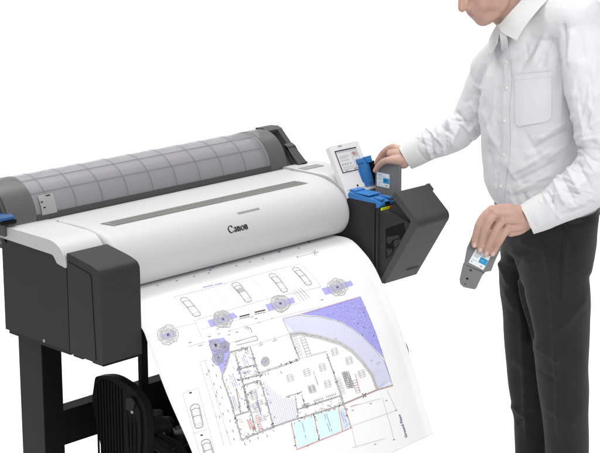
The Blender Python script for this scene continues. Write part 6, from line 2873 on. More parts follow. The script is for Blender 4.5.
L d 1.68022 2572,7381 2487,7405
L g 1.76971 2769,6361 2674,6378
L g2 1.2469 2028,6922 1986,6845
L b2 1.76488 3433,6743 3453,6702
L d 1.30595 3309,7571 3385,7586
L b2 1.45903 3444,6685 3449,6720
L g 1.19919 2824,5929 2802,5871
L b2 1.03489 3614,6344 3514,6372
L g 1.70928 3351,6869 3382,6848
L g 1.15209 2898,7630 2924,7616
L g 1.35737 3039,5576 3100,5580
L b2 1.79479 2686,7282 2679,7242
L b2 1.14067 3563,5756 3549,5704
L d 1.64949 2071,6338 2063,6295
L g2 1.82205 2952,4847 2851,4887
L d 1.20179 2225,7626 2151,7655
L g 1.04573 2913,5467 2876,5481
L g2 1.35835 3573,6380 3513,6387
L g2 1.79679 2782,7602 2847,7595
L b2 1.5758 2953,5459 2922,5461
L g2 1.29497 2897,5487 2968,5457
L g 1.65548 2473,7621 2508,7564
L d 1.74805 3157,4786 3144,4815
L b2 1.86381 3238,7603 3129,7634
L b2 1.06076 2974,4775 2977,4847
L b2 1.19991 3512,5734 3582,5725
L b2 1.25597 2801,4724 2772,4655
L g2 1.80606 2639,7538 2551,7582
L g 1.51062 3472,5163 3402,5129
L b2 1.76464 2953,5417 3003,5422
L g2 1.74397 2696,7429 2668,7416
L g2 1.98747 3713,5838 3646,5788
L g2 1.80524 3542,5531 3517,5479
L g2 1.98931 2678,6733 2769,6698
L g 1.95766 2918,5574 2971,5537
L g 1.53558 3477,6154 3556,6154
L b2 1.13538 2279,5580 2301,5599
L g 1.83996 3006,5657 2969,5650
L g 1.11948 2434,7668 2418,7681
L b2 1.58614 3364,7080 3297,7060
L g2 1.99655 2174,5821 2240,5827
L b2 1.45345 2943,6003 2885,6049
L b2 1.41578 3411,6117 3459,6077
L g 1.68179 3093,6281 3042,6330
L g 1.234 2778,7605 2822,7618
L g 1.83866 3393,5769 3463,5791
L b2 1.71603 2960,6285 2912,6320
L g 1.91404 2660,6549 2657,6615
L g2 1.88915 2310,5749 2374,5691
L b2 1.02303 3475,5377 3557,5363
L g 1.16037 2140,6516 2078,6561
L g 1.71927 3472,4900 3439,4872
L g 1.3511 3497,5651 3391,5691
L g 1.31982 3293,7480 3255,7533
L g2 1.65926 3476,6242 3505,6263
L g 1.09401 2898,5332 2900,5336
L g2 1.52172 2737,7347 2769,7305
L d 1.77777 2705,7544 2734,7553
L g 1.3744 2682,6209 2728,6255
L d 1.8094 2554,6561 2565,6507
L b2 1.60026 2681,6655 2621,6711
L g 1.52421 2860,6393 2811,6399
L g2 1.07908 3273,6152 3233,6066
L g 1.91299 3266,7583 3276,7658
L b2 1.63069 2679,6828 2627,6868
L d 1.97377 2938,5342 3015,5350
L g2 1.37337 3438,4978 3385,5019
L b2 1.70761 2702,6907 2778,6903
L g 1.33899 2582,7407 2558,7342
L b2 1.96607 3024,5586 2959,5583
L b2 1.40869 2971,7578 2926,7552
L g 1.04732 2167,7519 2159,7572
L g 1.18895 3451,6142 3467,6113
L g2 1.50331 2744,6311 2708,6283
L g 1.91994 3637,5828 3597,5826
L d 1.93859 3323,4775 3248,4758
L g 1.12616 3280,6047 3222,5982
L g 1.36367 3356,6663 3382,6657
L g2 1.92521 2878,5242 2861,5230
L b2 1.69673 2790,6042 2740,6046
L g 1.59363 2837,6289 2897,6234
L b2 1.13402 2771,5986 2739,6055
L g 1.81943 3413,5636 3441,5627
L g2 1.43046 2123,5853 2158,5936
L d 1.72863 2279,5594 2260,5609
L b2 1.82231 2923,5423 2862,5419
L g 1.83411 3124,5593 3161,5559
L d 1.32929 3275,7171 3205,7164
L b2 1.04133 2227,6081 2204,6024
L b2 1.94872 3439,5525 3447,5475
L g2 1.75584 2673,6455 2707,6417
L g2 1.46083 3536,5902 3578,5897
L g2 1.10915 2157,6071 2108,6052
L d 1.01481 2924,5338 2929,5308
L g 1.30617 2227,6087 2237,6036
L b2 1.61443 2719,7315 2785,7338
L g2 1.23436 2680,7565 2702,7549
L g2 1.17588 2069,7615 2169,7589
L b2 1.23637 2755,6636 2762,6692
L d 1.29267 2082,7254 2086,7271
L g2 1.62595 2876,5326 2869,5271
L g 1.35378 3227,7202 3148,7183
L g 1.59374 2857,5603 2816,5615
L g2 1.40655 3276,6805 3256,6799
L g2 1.56969 1972,7477 1885,7482
L b2 1.03661 2820,5479 2774,5421
L b2 1.25336 2052,7316 2072,7288
L g 1.47326 3354,4873 3378,4918
L g2 1.80248 2694,5971 2689,5996
L g 1.42588 2454,7532 2362,7564
L d 1.16166 2615,6036 2644,6079
L d 1.09931 3014,5607 3034,5603
L g 1.70534 3375,7129 3388,7209
L g2 1.70093 2629,7085 2631,7071
L g 1.88928 3364,6194 3332,6195
L g 1.72713 3470,5002 3411,5023
L d 1.28729 2524,6982 2630,6956
L d 1.7749 3527,5564 3502,5593
L g 1.77787 3430,6877 3399,6825
L g2 1.52416 3361,5702 3351,5733
L g2 1.04887 3460,5243 3424,5272
L b2 1.90804 2501,6339 2555,6369
L g 1.55481 2799,5727 2791,5780
L g2 1.21964 2547,7280 2575,7323
L g 1.58001 2639,7595 2613,7568
L b2 1.1589 3335,7088 3268,7095
L g2 1.42276 2670,6417 2576,6431
L d 1.73046 3426,6062 3470,6149
L g 1.78958 3419,6117 3428,6161
L g 1.01036 3102,5582 3154,5603
L g2 1.73427 3499,5788 3513,5795
L d 1.55069 3324,6493 3305,6454
L b2 1.71565 3357,7290 3282,7303
L b2 1.94024 2913,6275 2993,6279
L g 1.61145 2776,6284 2774,6274
L g 1.21592 2261,7555 2326,7573
L d 1.65141 1949,7391 1932,7315
L g 1.59032 3036,5803 3049,5839
L b2 1.03021 3204,7583 3144,7582
L g 1.48752 3474,4891 3429,4842
L g 1.79358 2135,7549 2187,7637
L g 1.78331 3168,4871 3120,4832
L g 1.95002 2954,5382 2956,5384
L b2 1.86435 2214,5493 2221,5470
L b2 1.73856 3491,6845 3561,6803
L g2 1.85718 2883,5343 2944,5324
L g2 1.24753 2946,4956 2885,4902
L b2 1.56201 3493,6727 3535,6764
L g 1.51626 3096,5605 3141,5559
L g 1.93323 2066,7261 2002,7277
L g 1.48559 2533,6844 2521,6862
L g 1.49789 3443,6050 3517,6091
L g 1.05781 3470,5721 3465,5655
L b2 1.13193 3003,4784 2990,4781
L d 1.28604 2861,5095 2888,5095
L g 1.52891 2085,6431 2112,6503
L g 1.82499 3348,4803 3360,4744
L g 1.95851 2690,5852 2634,5898
L g 1.35869 2941,5678 2958,5716
L b2 1.72295 2508,7091 2562,7050
L g2 1.21693 2836,7487 2830,7479
L g 1.4712 2825,6306 2785,6242
L d 1.34506 3584,6116 3540,6115
L d 1.71166 2777,6282 2845,6330
L d 1.36681 3051,5622 3069,5694
L d 1.20108 3318,5711 3344,5772
L g 1.05339 2229,6295 2190,6356
L b2 1.73337 2092,6031 2164,6035
L g 1.93367 2226,7512 2211,7561
L g 1.56821 2752,7369 2713,7352
L g2 1.02046 3207,7574 3162,7627
L d 1.03867 3283,5601 3240,5603
L d 1.00227 2119,5727 2197,5696
L g 1.32201 3440,5179 3472,5197
L g 1.16299 3403,6499 3317,6525
L g 1.93156 2659,6544 2746,6514
L b2 1.41571 2879,5388 2865,5326
L b2 1.44103 3361,6042 3280,6049
L g 1.0778 3361,7578 3277,7616
L d 1.78234 2489,7610 2424,7612
L d 1.0736 3478,5312 3556,5288
L g 1.84089 3198,5696 3226,5708
L g 1.57914 3198,7673 3253,7745
L b2 1.79263 3077,5609 2997,5595
L g2 1.64132 2247,7544 2299,7485
L g 1.38527 3467,6157 3447,6078
L l 1.2 1563,4760 1420,6043 1205,7571
L l 1.2 1766,4785 1625,6038 1530,6850 1456,7653
L l 1.1 1563,4760 1887,4785
L l 1.2 6366,8560 8591,8672
L l 1.2 8158,8038 8114,9582
L l 1.2 8080,8066 6640,7929
L l 1.2 8469,7897 8632,8696
L l 1.2 7706,9427 6166,9263
L l 1.2 6405,8692 6337,9319
L r 1.3 6644,7920 7015,7953
L d 2 8251,8204 8348,8212
L d 2 8546,8658 8644,8666
L d 2 7525,8092 7620,8100
L d 2 6660,8070 6753,8078
L d 2 8059,9593 8156,9603
L d 2 7156,9471 7252,9480
'''
# ------------------------------------------------------------------ the setting: seamless white backdrop
bm = bmesh.new()
prof = [(-12, 0), (9.5, 0)] + [(9.5 + 2.5 * math.sin(a), 2.5 - 2.5 * math.cos(a)) for a in np.linspace(.08, math.pi / 2, 20)] + [(12, 9)]
rows = []
for h, z in prof: rows.append([bm.verts.new(stage(r, h, z)) for r in np.linspace(-14, 14, 15)])
for a, b in zip(rows, rows[1:]):
    for k in range(14): bm.faces.new((a[k], a[k + 1], b[k + 1], b[k]))
o = build('floor', bm, M['backdrop']); tag(o, kind='structure')

# ------------------------------------------------------------------ the printer
PR = empty('large_format_printer', (.62, .3, 0))
tag(PR, 'wide white and charcoal roll printer on a black stand, printing a building plan', 'printer')
def P_(name, bm, m, parent=PR, **k): return build(name, bm, M[m] if isinstance(m, str) else m, parent, **k)

# chassis behind the covers
bm = bmesh.new(); box(bm, .012, 1.236, .17, .445, .715, .86); box(bm, .012, 1.236, .245, .44, .858, .975)
P_('chassis', bm, 'gap', bevel=.004)
bm = bmesh.new(); box(bm, .1401, 1.0995, .30, .3035, .80, .845); P_('paper_exit', bm, 'gap')
# left end: dark panel, its lip and screw
bm = bmesh.new()
pr_ = [(.4455, .706), (.4455, .985), (.205, .978), (.196, .968), (.190, .958), (.1475, .951), (.1475, .706)]
prism(bm, pr_, 0.0, .136); P_('end_panel', bm, 'dark', bevel=.003)
bm = bmesh.new(); box(bm, .006, .135, .150, .436, .694, .7065); P_('bottom_lip', bm, 'legside', bevel=.003)
bm = bmesh.new(); bmesh.ops.create_uvsphere(bm, u_segments=12, v_segments=8, radius=.005, matrix=Matrix.Translation((-.0005, .262, .712)) @ Matrix.Diagonal((.35, 1, 1, 1))); P_('screw', bm, 'metal')
# white end cap that wraps over the top
out = [(.449, .981), (.449, 1.017), (.21, 1.0165), (.176, 1.006), (.156, .985), (.1465, .957), (.1465, .9475), (.187, .9545), (.194, .966), (.204, .9755)]
bm = bmesh.new(); prism(bm, rounded(out, [0, .012, .03, .02, .02, .004, .003, .006, .006, .006], 4), -.003, .1385); P_('end_cap', bm, 'trim', bevel=.005, seg=3)
bm = bmesh.new(); bmesh.ops.create_cone(bm, cap_ends=True, segments=16, radius1=.0045, radius2=.0045, depth=.003, matrix=Matrix.Translation((-.0035, .428, .998)) @ Matrix.Rotation(math.pi / 2, 4, 'Y')); P_('cap_button', bm, 'deckgrey')
# front housing on the left
fp = rounded([(.1435, .703), (.1435, .992), (.045, .977), (0, .965), (0, .70)], [0, .004, .02, .052, .006], 8)
bm = bmesh.new(); prism(bm, fp, 0.0, .139); fh = P_('front_housing', bm, 'dark2', bevel=.0035, seg=3)
bm = bmesh.new()   # groove line of the inset side panel
gp = rounded([(.140, .968), (.040, .950), (.030, .708)], [0, .014, 0], 5)
for a, b in zip(gp, gp[1:]):
    slab(bm, [(-.0006, a[0], a[1]), (-.0006, b[0], b[1]), (-.0006, b[0] - .0022, b[1] + .0012), (-.0006, a[0] - .0022, a[1] + .0012)], .0005)
P_('panel_groove', bm, 'gap', parent=fh, smooth=0)
bm = bmesh.new(); prism(bm, [(.06, .6995), (.004, .6995), (.003, .696), (.012, .6915), (.06, .6915)], .012, .132); P_('housing_shade_strip', bm, 'gap', bevel=.002)  # near-black strip standing in for the shading along the bottom edge
bm = bmesh.new(); box(bm, .0, .137, .1442, .1470, .704, .95); P_('shadow_gap', bm, 'gap')
bm = bmesh.new(); box(bm, .008, .13, .098, .14, .693, .701); P_('housing_base', bm, 'legside', bevel=.003)

# white roll-shaped top cover
def cover_prof(g=0.0):
    o = [(.372, 1.020), (.30, 1.0235), (.235, 1.0225), (.196, 1.0165), (.160, 1.006), (.131, .988), (.111, .966), (.099, .94), (.0955, .915), (.100, .89), (.113, .868), (.134, .852), (.165, .845), (.20, .847), (.24, .855), (.24, .95), (.372, .96)]
    c = np.mean(o, 0)
    return [tuple(np.array(p) + (c - np.array(p)) / np.linalg.norm(c - np.array(p)) * g) for p in o]
ctop = catmull(cover_prof()[:15], 5).tolist() + cover_prof()[15:]
def cring(x, g):
    c = np.mean(ctop, 0); out = []
    for p in ctop:
        d = c - np.array(p); out.append((x, *(np.array(p) + d / np.linalg.norm(d) * g)))
    return out
X0, X1 = .1402, 1.097
bm = bmesh.new(); rings = []
for dx, g in ((0, .018), (.0012, .011), (.004, .006), (.008, .0025), (.013, 0)): rings.append(cring(X0 + dx, g))
for x in np.linspace(X0 + .03, X1 - .03, 24): rings.append(cring(x, 0))
for dx, g in ((.016, 0), (.010, .003), (.005, .007), (.0018, .012), (0, .019)): rings.append(cring(X1 - dx, g))
loft(bm, rings); cover = P_('top_cover', bm, 'white', smooth=50)
ctv = catmull(cover_prof()[:15], 12)
def cover_at(y):
    return float(np.interp(y, ctv[:100, 0][::-1], ctv[:100, 1][::-1]))
def strip_on_cover(name, pts, m, parent, lift=.0006, inset=None):
    """panel following the cover's top; pts = quad (x,y) corners front-left, front-right, back-right, back-left"""
    bm = bmesh.new(); n, k = 24, 8; g = []
    for j in range(k + 1):
        row = []
        for i in range(n + 1):
            s, t = i / n, j / k
            x = (pts[0][0] * (1 - s) + pts[1][0] * s) * (1 - t) + (pts[3][0] * (1 - s) + pts[2][0] * s) * t
            y = (pts[0][1] * (1 - s) + pts[1][1] * s) * (1 - t) + (pts[3][1] * (1 - s) + pts[2][1] * s) * t
            z = cover_at(y) + lift
            if inset: z -= inset * math.sin(math.pi * min(1, max(0, t)))
            row.append(bm.verts.new((x, y, z)))
        g.append(row)
    for j in range(k):
        for i in range(n): bm.faces.new((g[j][i], g[j][i + 1], g[j + 1][i + 1], g[j + 1][i]))
    return P_(name, bm, m, parent=parent)
strip_on_cover('vent_slot', [(.214, .203), (1.000, .197), (.972, .232), (.192, .236)], 'slot', cover, .0016)
bm = bmesh.new()
for i in range(3):
    y = .206 + i * .009; box(bm, .225 - i * .004, .985 - i * .006, y, y + .0016, cover_at(y) + .0012, cover_at(y) + .0026)
P_('slot_rib', bm, 'slot', parent=cover)
strip_on_cover('grip_mark', [(.638, .1335), (.727, .1335), (.727, .1385), (.638, .1385)], 'deckgrey', cover, .0016)
bm = bmesh.new(); prism(bm, [(.35, 1.0125), (.215, 1.0125), (.18, 1.004), (.158, .984), (.150, .95), (.35, .95)], .1383, .1408); P_('cover_seam', bm, 'deckgrey')
# deck behind the cover
bm = bmesh.new(); box(bm, .1392, 1.10, .374, .404, .96, 1.0165); P_('rear_deck', bm, 'white', bevel=.003)
bm = bmesh.new(); prism(bm, rounded([(.125, .985), (.20, 1.024), (.41, 1.024), (.41, .95), (.125, .95)], [.02, .03, .01, 0, 0], 5), 1.099, 1.245); dk = P_('right_deck', bm, 'white', bevel=.006, seg=3)
bm = bmesh.new(); box(bm, 1.112, 1.20, .318, .352, 1.0235, 1.0255); P_('deck_recess', bm, 'deckgrey', parent=dk, bevel=.001)

# brand lettering as on the machine, drawn with a broad nib
def nib_letters(segs, nib_ang, wide, thin):
    polys = []
    d = np.array([math.cos(nib_ang), math.sin(nib_ang)]); nrm = np.array([-d[1], d[0]])
    for st in segs:
        pts = catmull([np.array(p) for p in st], 6) if len(st) > 2 else np.array(st, float)
        t = np.gradient(pts, axis=0); t /= np.linalg.norm(t, axis=1)[:, None] + 1e-9
        w = thin + (wide - thin) * np.abs(t @ nrm)
        off = np.stack([-t[:, 1], t[:, 0]], 1) * (w / 2)[:, None]
        polys.append((pts + off, pts - off))
    return polys
def n_letter(x): return [[(x, .60), (x + .06, .62), (x + .06, .0)], [(x + .06, .0), (x + .06, .6)], [(x - .02, .0), (x + .16, .0)], [(x + .07, .48), (x + .2, .63), (x + .32, .52), (x + .33, .3), (x + .33, 0)], [(x + .25, 0), (x + .43, .0)], [(x - .02, .58), (x + .08, .62)]]
LET = [[(.74, .86), (.60, .98), (.36, .95), (.12, .70), (.10, .36), (.30, .04), (.58, .0), (.78, .18)], [(.74, .86), (.76, .68)], [(.74, .96), (.74, .72)]]
LET += [[(.98, .5), (1.08, .62), (1.24, .60), (1.29, .44), (1.29, .1), (1.38, .02)], [(1.29, .36), (1.08, .28), (.97, .14), (1.06, .01), (1.2, .06), (1.29, .2)]]
LET += n_letter(1.50)
LET += [[(2.30, .62), (2.12, .52), (2.08, .30), (2.16, .08), (2.32, .0), (2.48, .10), (2.54, .32), (2.46, .54), (2.30, .62)]]
LET += n_letter(2.72)
polys = nib_letters(LET, .30, .205, .075)
front = [(y, z) for y, z in ctv if True]
fs = np.r_[0, np.cumsum(np.linalg.norm(np.diff(ctv, axis=0), axis=1))]
def on_cover(x, s, lift):
    y = np.interp(s, fs, ctv[:, 0]); z = np.interp(s, fs, ctv[:, 1]); e = 1e-3
    t = np.array([np.interp(s + e, fs, ctv[:, 0]) - y, np.interp(s + e, fs, ctv[:, 1]) - z]); t /= np.linalg.norm(t)
    return (x, y + t[1] * lift, z - t[0] * lift)
LX, LW, LS = .570, .0775, float(fs[np.argmin(np.abs(ctv[:, 1] - .957) + (ctv[:, 0] > .15))])
sc = LW / 3.15
bm = bmesh.new()
for i, (a, b) in enumerate(polys):
    va = [bm.verts.new(on_cover(LX + p[0] * sc, LS - (p[1] - .4) * sc * .86, .0008 + i * .00004)) for p in a]
    vb = [bm.verts.new(on_cover(LX + p[0] * sc, LS - (p[1] - .4) * sc * .86, .0008 + i * .00004)) for p in b]
    for k in range(len(va) - 1): bm.faces.new((va[k], va[k + 1], vb[k + 1], vb[k]))
P_('logo', bm, 'logo', parent=cover)

# ---------------- roll cover at the back, smoked clear plastic with ribs
RC, RR = (.52, 1.02), .11
def arc(r, a0, a1, n=28): return [(RC[0] - r * math.cos(a), RC[1] + r * math.sin(a)) for a in np.linspace(a0, a1, n)]
bm = bmesh.new()
pa = arc(RR, -.25, math.pi + .2); pb = arc(RR - .003, -.25, math.pi + .2)
prism(bm, pa + pb[::-1], .100, 1.045); 
xs = [.148 + i * .098 for i in range(10)]
for x in xs:
    qa = arc(RR + .0010, -.2, math.pi + .15); qb = arc(RR + .0004, -.2, math.pi + .15); prism(bm, qa + qb[::-1], x, x + .0045, 1)
for a in (.70, 1.18):
    q = arc(RR + .0012, a, a + .035, 3) + arc(RR + .0004, a, a + .035, 3)[::-1]; prism(bm, q, .10, 1.03, 1)
rcov = P_('roll_cover', bm, [M['smoke'], M['smokerib']], smooth=40)
bm = bmesh.new(); q = arc(RR + .0036, .10, .62, 10) + arc(RR + .0029, .10, .62, 10)[::-1]; prism(bm, q, .118, .172); st = P_('roll_sticker', bm, 'rolllabel', parent=rcov, smooth=40)
for a, x, w in ((.56, .146, .016), (.42, .1215, .008), (.27, .126, .008)):
    bm = bmesh.new(); q = arc(RR + .0044, a, a + .03, 3) + arc(RR + .0038, a, a + .03, 3)[::-1]; prism(bm, q, x, x + w); P_('sticker_print', bm, 'logo', parent=st)

bm = bmesh.new(); q = arc(RR + .0032, -.25, .135, 8) + arc(RR + .0006, -.25, .135, 8)[::-1]; prism(bm, q, .100, 1.046); P_('cover_lip', bm, 'bracket', parent=rcov, smooth=40)
# end drums
for nm, x0, x1 in (('roll_end_cover', .0, .1005), ('roll_end_cover', 1.0445, 1.118)):
    bm = bmesh.new(); pa = arc(RR + .001, -.5, math.pi + .3); pb = arc(RR - .012, -.5, math.pi + .3); prism(bm, pa + pb[::-1], x0, x1)
    P_(nm, bm, 'smokeend', smooth=40, bevel=.0025)
    bm = bmesh.new(); prism(bm, arc(.078, 0, 2 * math.pi - .2, 26), x0 + .01, x1 - .01); P_('roll_holder', bm, 'bracket', smooth=40, bevel=.003)
bm = bmesh.new(); pa = arc(RR - .004, -.4, math.pi + .2); pb = arc(RR - .02, -.4, math.pi + .2); prism(bm, pa + pb[::-1], 1.035, 1.052); P_('roll_flange', bm, 'bracket', smooth=40, bevel=.002)
# right bracket: open frame
bm = bmesh.new()
fr = [(.585, 1.118), (.545, 1.128), (.50, 1.127), (.455, 1.085), (.405, 1.045), (.385, 1.028), (.385, 1.0), (.60, 1.0)]
prism(bm, fr, 1.165, 1.186)
prism(bm, [(.556, 1.131), (.520, 1.134), (.500, 1.127), (.505, 1.115), (.55, 1.118)], 1.116, 1.188)
prism(bm, [(.44, 1.078), (.455, 1.085), (.385, 1.028), (.385, 1.012), (.43, 1.03)], 1.150, 1.189)
prism(bm, [(.47, 1.05), (.40, 1.012), (.41, .99), (.48, .99)], 1.116, 1.17)
prism(bm, [(.455, 1.03), (.40, 1.005), (.385, .99), (.385, .955), (.455, .955)], 1.046, 1.17)
P_('roll_bracket', bm, 'bracket', bevel=.003)
bm = bmesh.new(); box(bm, 1.187, 1.198, .392, .424, 1.012, 1.03); P_('hinge_tab', bm, 'deckgrey', bevel=.003)
# left bracket with its blue lever
bm = bmesh.new(); prism(bm, rounded([(.60, 1.0), (.58, 1.11), (.52, 1.128), (.44, 1.10), (.412, 1.04), (.415, .99), (.60, .99)], [0, .02, .03, .03, .02, 0, 0], 4), -.012, .010)
prism(bm, [(.47, 1.08), (.452, 1.10), (.412, 1.05), (.404, 1.022), (.45, 1.03)], -.005, .022); lb = P_('roll_bracket', bm, 'bracket', bevel=.004)
bm = bmesh.new(); prism(bm, rounded([(.452, 1.062), (.418, 1.056), (.400, 1.046), (.402, 1.038), (.43, 1.040), (.455, 1.048)], .004, 3), -.03, .016); prism(bm, [(.49, 1.075), (.45, 1.066), (.45, 1.048), (.49, 1.05)], -.03, .0); P_('blue_lever', bm, 'bluedark', parent=lb, bevel=.003)
bm = bmesh.new(); box(bm, -.028, .022, .400, .412, 1.028, 1.037); P_('lever_base', bm, 'gap', parent=lb, bevel=.002)
# gutter between roll cover and deck
bm = bmesh.new(); box(bm, .105, 1.16, .4045, .445, .95, .988); box(bm, .06, 1.20, .44, .60, .92, .94); P_('rear_gutter', bm, 'bracket', bevel=.003)
bm = bmesh.new(); prism(bm, [(.60, .92), (.60, .99), (.595, .99), (.595, .925)], .06, 1.19); P_('rear_shell', bm, 'dark', bevel=.001)

# the roll lying inside the cover (a thing of its own)
bm = bmesh.new(); prism(bm, arc(.088, 0, 2 * math.pi * 47 / 48, 48), .112, 1.036)
o = build('paper_roll', bm, M['roll'], smooth=40, base=(.57, .52, .93)); tag(o, 'wide grey-white paper roll lying under the smoked clear cover behind the white printer top', 'paper roll')

# ---------------- ink cabinet at the right
IX0, IX1 = 1.1005, 1.252
bm = bmesh.new()
body = [(.40, .712), (.40, .985), (.13, .978), (.105, .970), (0, .9635), (-.014, .946), (-.075, .946), (-.150, .925), (-.045, .742), (-.03, .712)]
prism(bm, body, IX0 + .004, IX1 - .004)
cab = P_('ink_cabinet', bm, 'dark', bevel=.004)
bm = bmesh.new()
for y in (.004, -.012):
    prism(bm, [(y + .006, .722), (y + .006, .9635 if y > 0 else .944), (y - .002, .9625 if y > 0 else .944), (y - .002, .722)], IX0 - .0015, IX0 + .012)
P_('cabinet_rib', bm, 'dark2', parent=cab, bevel=.0015)
bm = bmesh.new()   # recess of the open window: dark panel with bits of mechanism
prism(bm, [(-.043, .893), (-.1165, .926), (-.124, .898), (-.045, .795)], IX0 + .0026, IX0 + .0036); win = P_('cabinet_window', bm, 'gap', parent=cab)
bm = bmesh.new()
prism(bm, [(-.050, .868), (-.098, .884), (-.103, .873), (-.075, .864), (-.062, .846), (-.052, .852)], IX0 - .0005, IX0 + .003)
prism(bm, [(-.082, .864), (-.112, .874), (-.108, .862), (-.09, .842), (-.078, .846)], IX0 - .001, IX0 + .0025)
prism(bm, [(-.050, .830), (-.073, .834), (-.072, .822), (-.054, .806)], IX0 - .0005, IX0 + .003)
P_('cabinet_latch', bm, 'dark', parent=win, bevel=.001)
# angular door
door = rounded([(-.060, .985), (-.083, 1.020), (-.183, .936), (-.0435, .713), (-.026, .723), (-.151, .936), (-.072, .998)], [.003, .006, .024, .005, .003, .012, .004], 8)
bm = bmesh.new(); prism(bm, door, IX0 - .001, IX1); dr = P_('cabinet_door', bm, 'door', bevel=.0025, seg=2)
bm = bmesh.new(); prism(bm, [(-.073, .996), (-.152, .932), (-.03, .74), (-.02, .74), (-.035, .935), (-.055, .955)], IX0 + .012, IX1 - .006); P_('door_inner_shell', bm, 'dark', parent=dr)
bm = bmesh.new()
prism(bm, [(-.066, 1.0), (-.0785, 1.0185), (-.098, 1.0015), (-.085, .985)], IX1 - .001, IX1 + .016); P_('door_hinge', bm, 'door', parent=dr, bevel=.003)
bm = bmesh.new(); 
for k in range(9):
    x = IX1 - .072 + k * .0062; slab(bm, [(x, -.0655, .7457), (x + .004, -.0655, .7457), (x + .004, -.069, .7517), (x, -.069, .7517)], .0006)
P_('door_mark', bm, 'dark2', parent=dr)
# blue ink-tank lids
bm = bmesh.new()
prism(bm, rounded([(.118, .966), (.118, .984), (.02, .978), (-.010, .974), (-.018, .966), (-.014, .955), (.0, .953), (.0, .966)], [0, .004, .004, .008, .004, .004, 0, 0], 3), 1.1035, 1.172)
box(bm, 1.110, 1.166, .035, .10, .9835, .9862); box(bm, 1.112, 1.128, -.0155, .02, .9765, .9815); box(bm, 1.150, 1.166, -.0155, .02, .9765, .9815); box(bm, 1.116, 1.160, .098, .122, .982, .991)
lid = P_('ink_tank_lid', bm, 'blue', bevel=.002)
bm = bmesh.new(); box(bm, 1.128, 1.148, -.0195, -.012, .962, .970); P_('lid_catch', bm, 'gap', parent=lid, bevel=.0015)
bm = bmesh.new()
for x0, x1, mi in ((1.106, 1.124, 0), (1.124, 1.143, 1), (1.143, 1.162, 2)):
    box(bm, x0, x1, -.0225, -.0185, .9470, .9555, {0: 1, 1: 0, 2: 2}[mi])
P_('colour_strip', bm, [M['yellow'], M['green'], M['redstrip']], parent=lid)
# raised lid
T = Matrix.Translation((0, .125, .985)) @ Matrix.Rotation(math.radians(-22), 4, 'X')
bm = bmesh.new()
box(bm, 1.194, 1.234, -.004, .020, .0, .086, mtx=T); box(bm, 1.198, 1.230, -.0065, -.0035, .010, .074, mtx=T); box(bm, 1.190, 1.206, -.012, .010, .078, .093, mtx=T); box(bm, 1.220, 1.242, -.014, .006, .074, .096, mtx=T); box(bm, 1.189, 1.195, .004, .016, .006, .07, mtx=T)
ul = P_('ink_tank_lid', bm, 'blue', bevel=.002)
bm = bmesh.new(); box(bm, 1.2345, 1.252, -.012, .02, .0, .078, mtx=T); box(bm, 1.238, 1.25, -.018, -.011, .02, .03, mtx=T); box(bm, 1.238, 1.25, -.018, -.011, .05, .058, mtx=T); P_('lid_cavity_shade', bm, 'gap', parent=ul, bevel=.0015)  # dark box puts the shade of the cavity beside the lid
ul['label'] = 'blue ink tank lid swung up and open'
bm = bmesh.new(); box(bm, 1.176, 1.247, -.035, .115, .958, .968); P_('tank_slot', bm, 'gap')
# tilting control panel
up = Vector((0, .077, .138)).normalized(); nx = Vector((1, 0, 0)); nf = up.cross(nx)      # nf points back
def panel_pt(x, s, d=0): return Vector((1.100, .125, .981)) + nx * x + up * s + nf * d
if nf.y < 0: nf = -nf
bm = bmesh.new()
ol = rounded([(0, -.018), (.138, -.018), (.138, .159), (0, .159)], [.003, .003, .006, .006], 4)
A = [bm.verts.new(panel_pt(x, s)) for x, s in ol]; B = [bm.verts.new(panel_pt(x, s, .018)) for x, s in ol]
bm.faces.new(A); bm.faces.new(B[::-1])
for k in range(len(A)): bm.faces.new((A[k], B[k], B[(k + 1) % len(A)], A[(k + 1) % len(A)]))
cp = P_('control_panel', bm, 'panelwhite', bevel=.003, seg=3)
def plate(name, x0, x1, s0, s1, d, m, parent, th=.0008):
    bm = bmesh.new(); slab(bm, [panel_pt(x0, s0, -d), panel_pt(x1, s0, -d), panel_pt(x1, s1, -d), panel_pt(x0, s1, -d)], th); return build(name, bm, M[m], parent, smooth=0)
sf = plate('screen_frame', .017, .117, .064, .140, .0006, 'screenframe', cp)
sw = plate('screen', .0195, .1145, .0665, .1355, .0020, 'screenwhite', sf)
bm = bmesh.new()
def ui(x0, x1, s0, s1, mi): slab(bm, [panel_pt(x0, s0, -.0032), panel_pt(x1, s0, -.0032), panel_pt(x1, s1, -.0032), panel_pt(x0, s1, -.0032)], .0003, mi)
ui(.021, .113, .1315, .1335, 0); ui(.026, .070, .117, .1185, 0); ui(.026, .060, .111, .1122, 0); ui(.026, .066, .103, .1042, 0); ui(.089, .099, .115, .126, 1); ui(.101, .110, .115, .126, 0); ui(.089, .110, .1105, .1125, 0)
for x in (.026, .037, .048, .062): ui(x, x + .006, .088, .094, 0)
ui(.026, .075, .080, .0812, 0); ui(.083, .084, .070, .128, 0); ui(.089, .108, .099, .1005, 0); ui(.021, .113, .0735, .0745, 0); ui(.032, .044, .068, .0715, 0); ui(.072, .084, .068, .0715, 1)
build('screen_icon', bm, [M['screengrey'], M['screenred']], sw, smooth=0)
plate('panel_button', .058, .064, .012, .018, .0012, 'gap', cp, .001)
plate('panel_slot', .040, .058, .1515, .1555, .0006, 'screengrey', cp)
plate('panel_seam', .006, .132, .0055, .0064, .0004, 'deckgrey', cp, .0004)

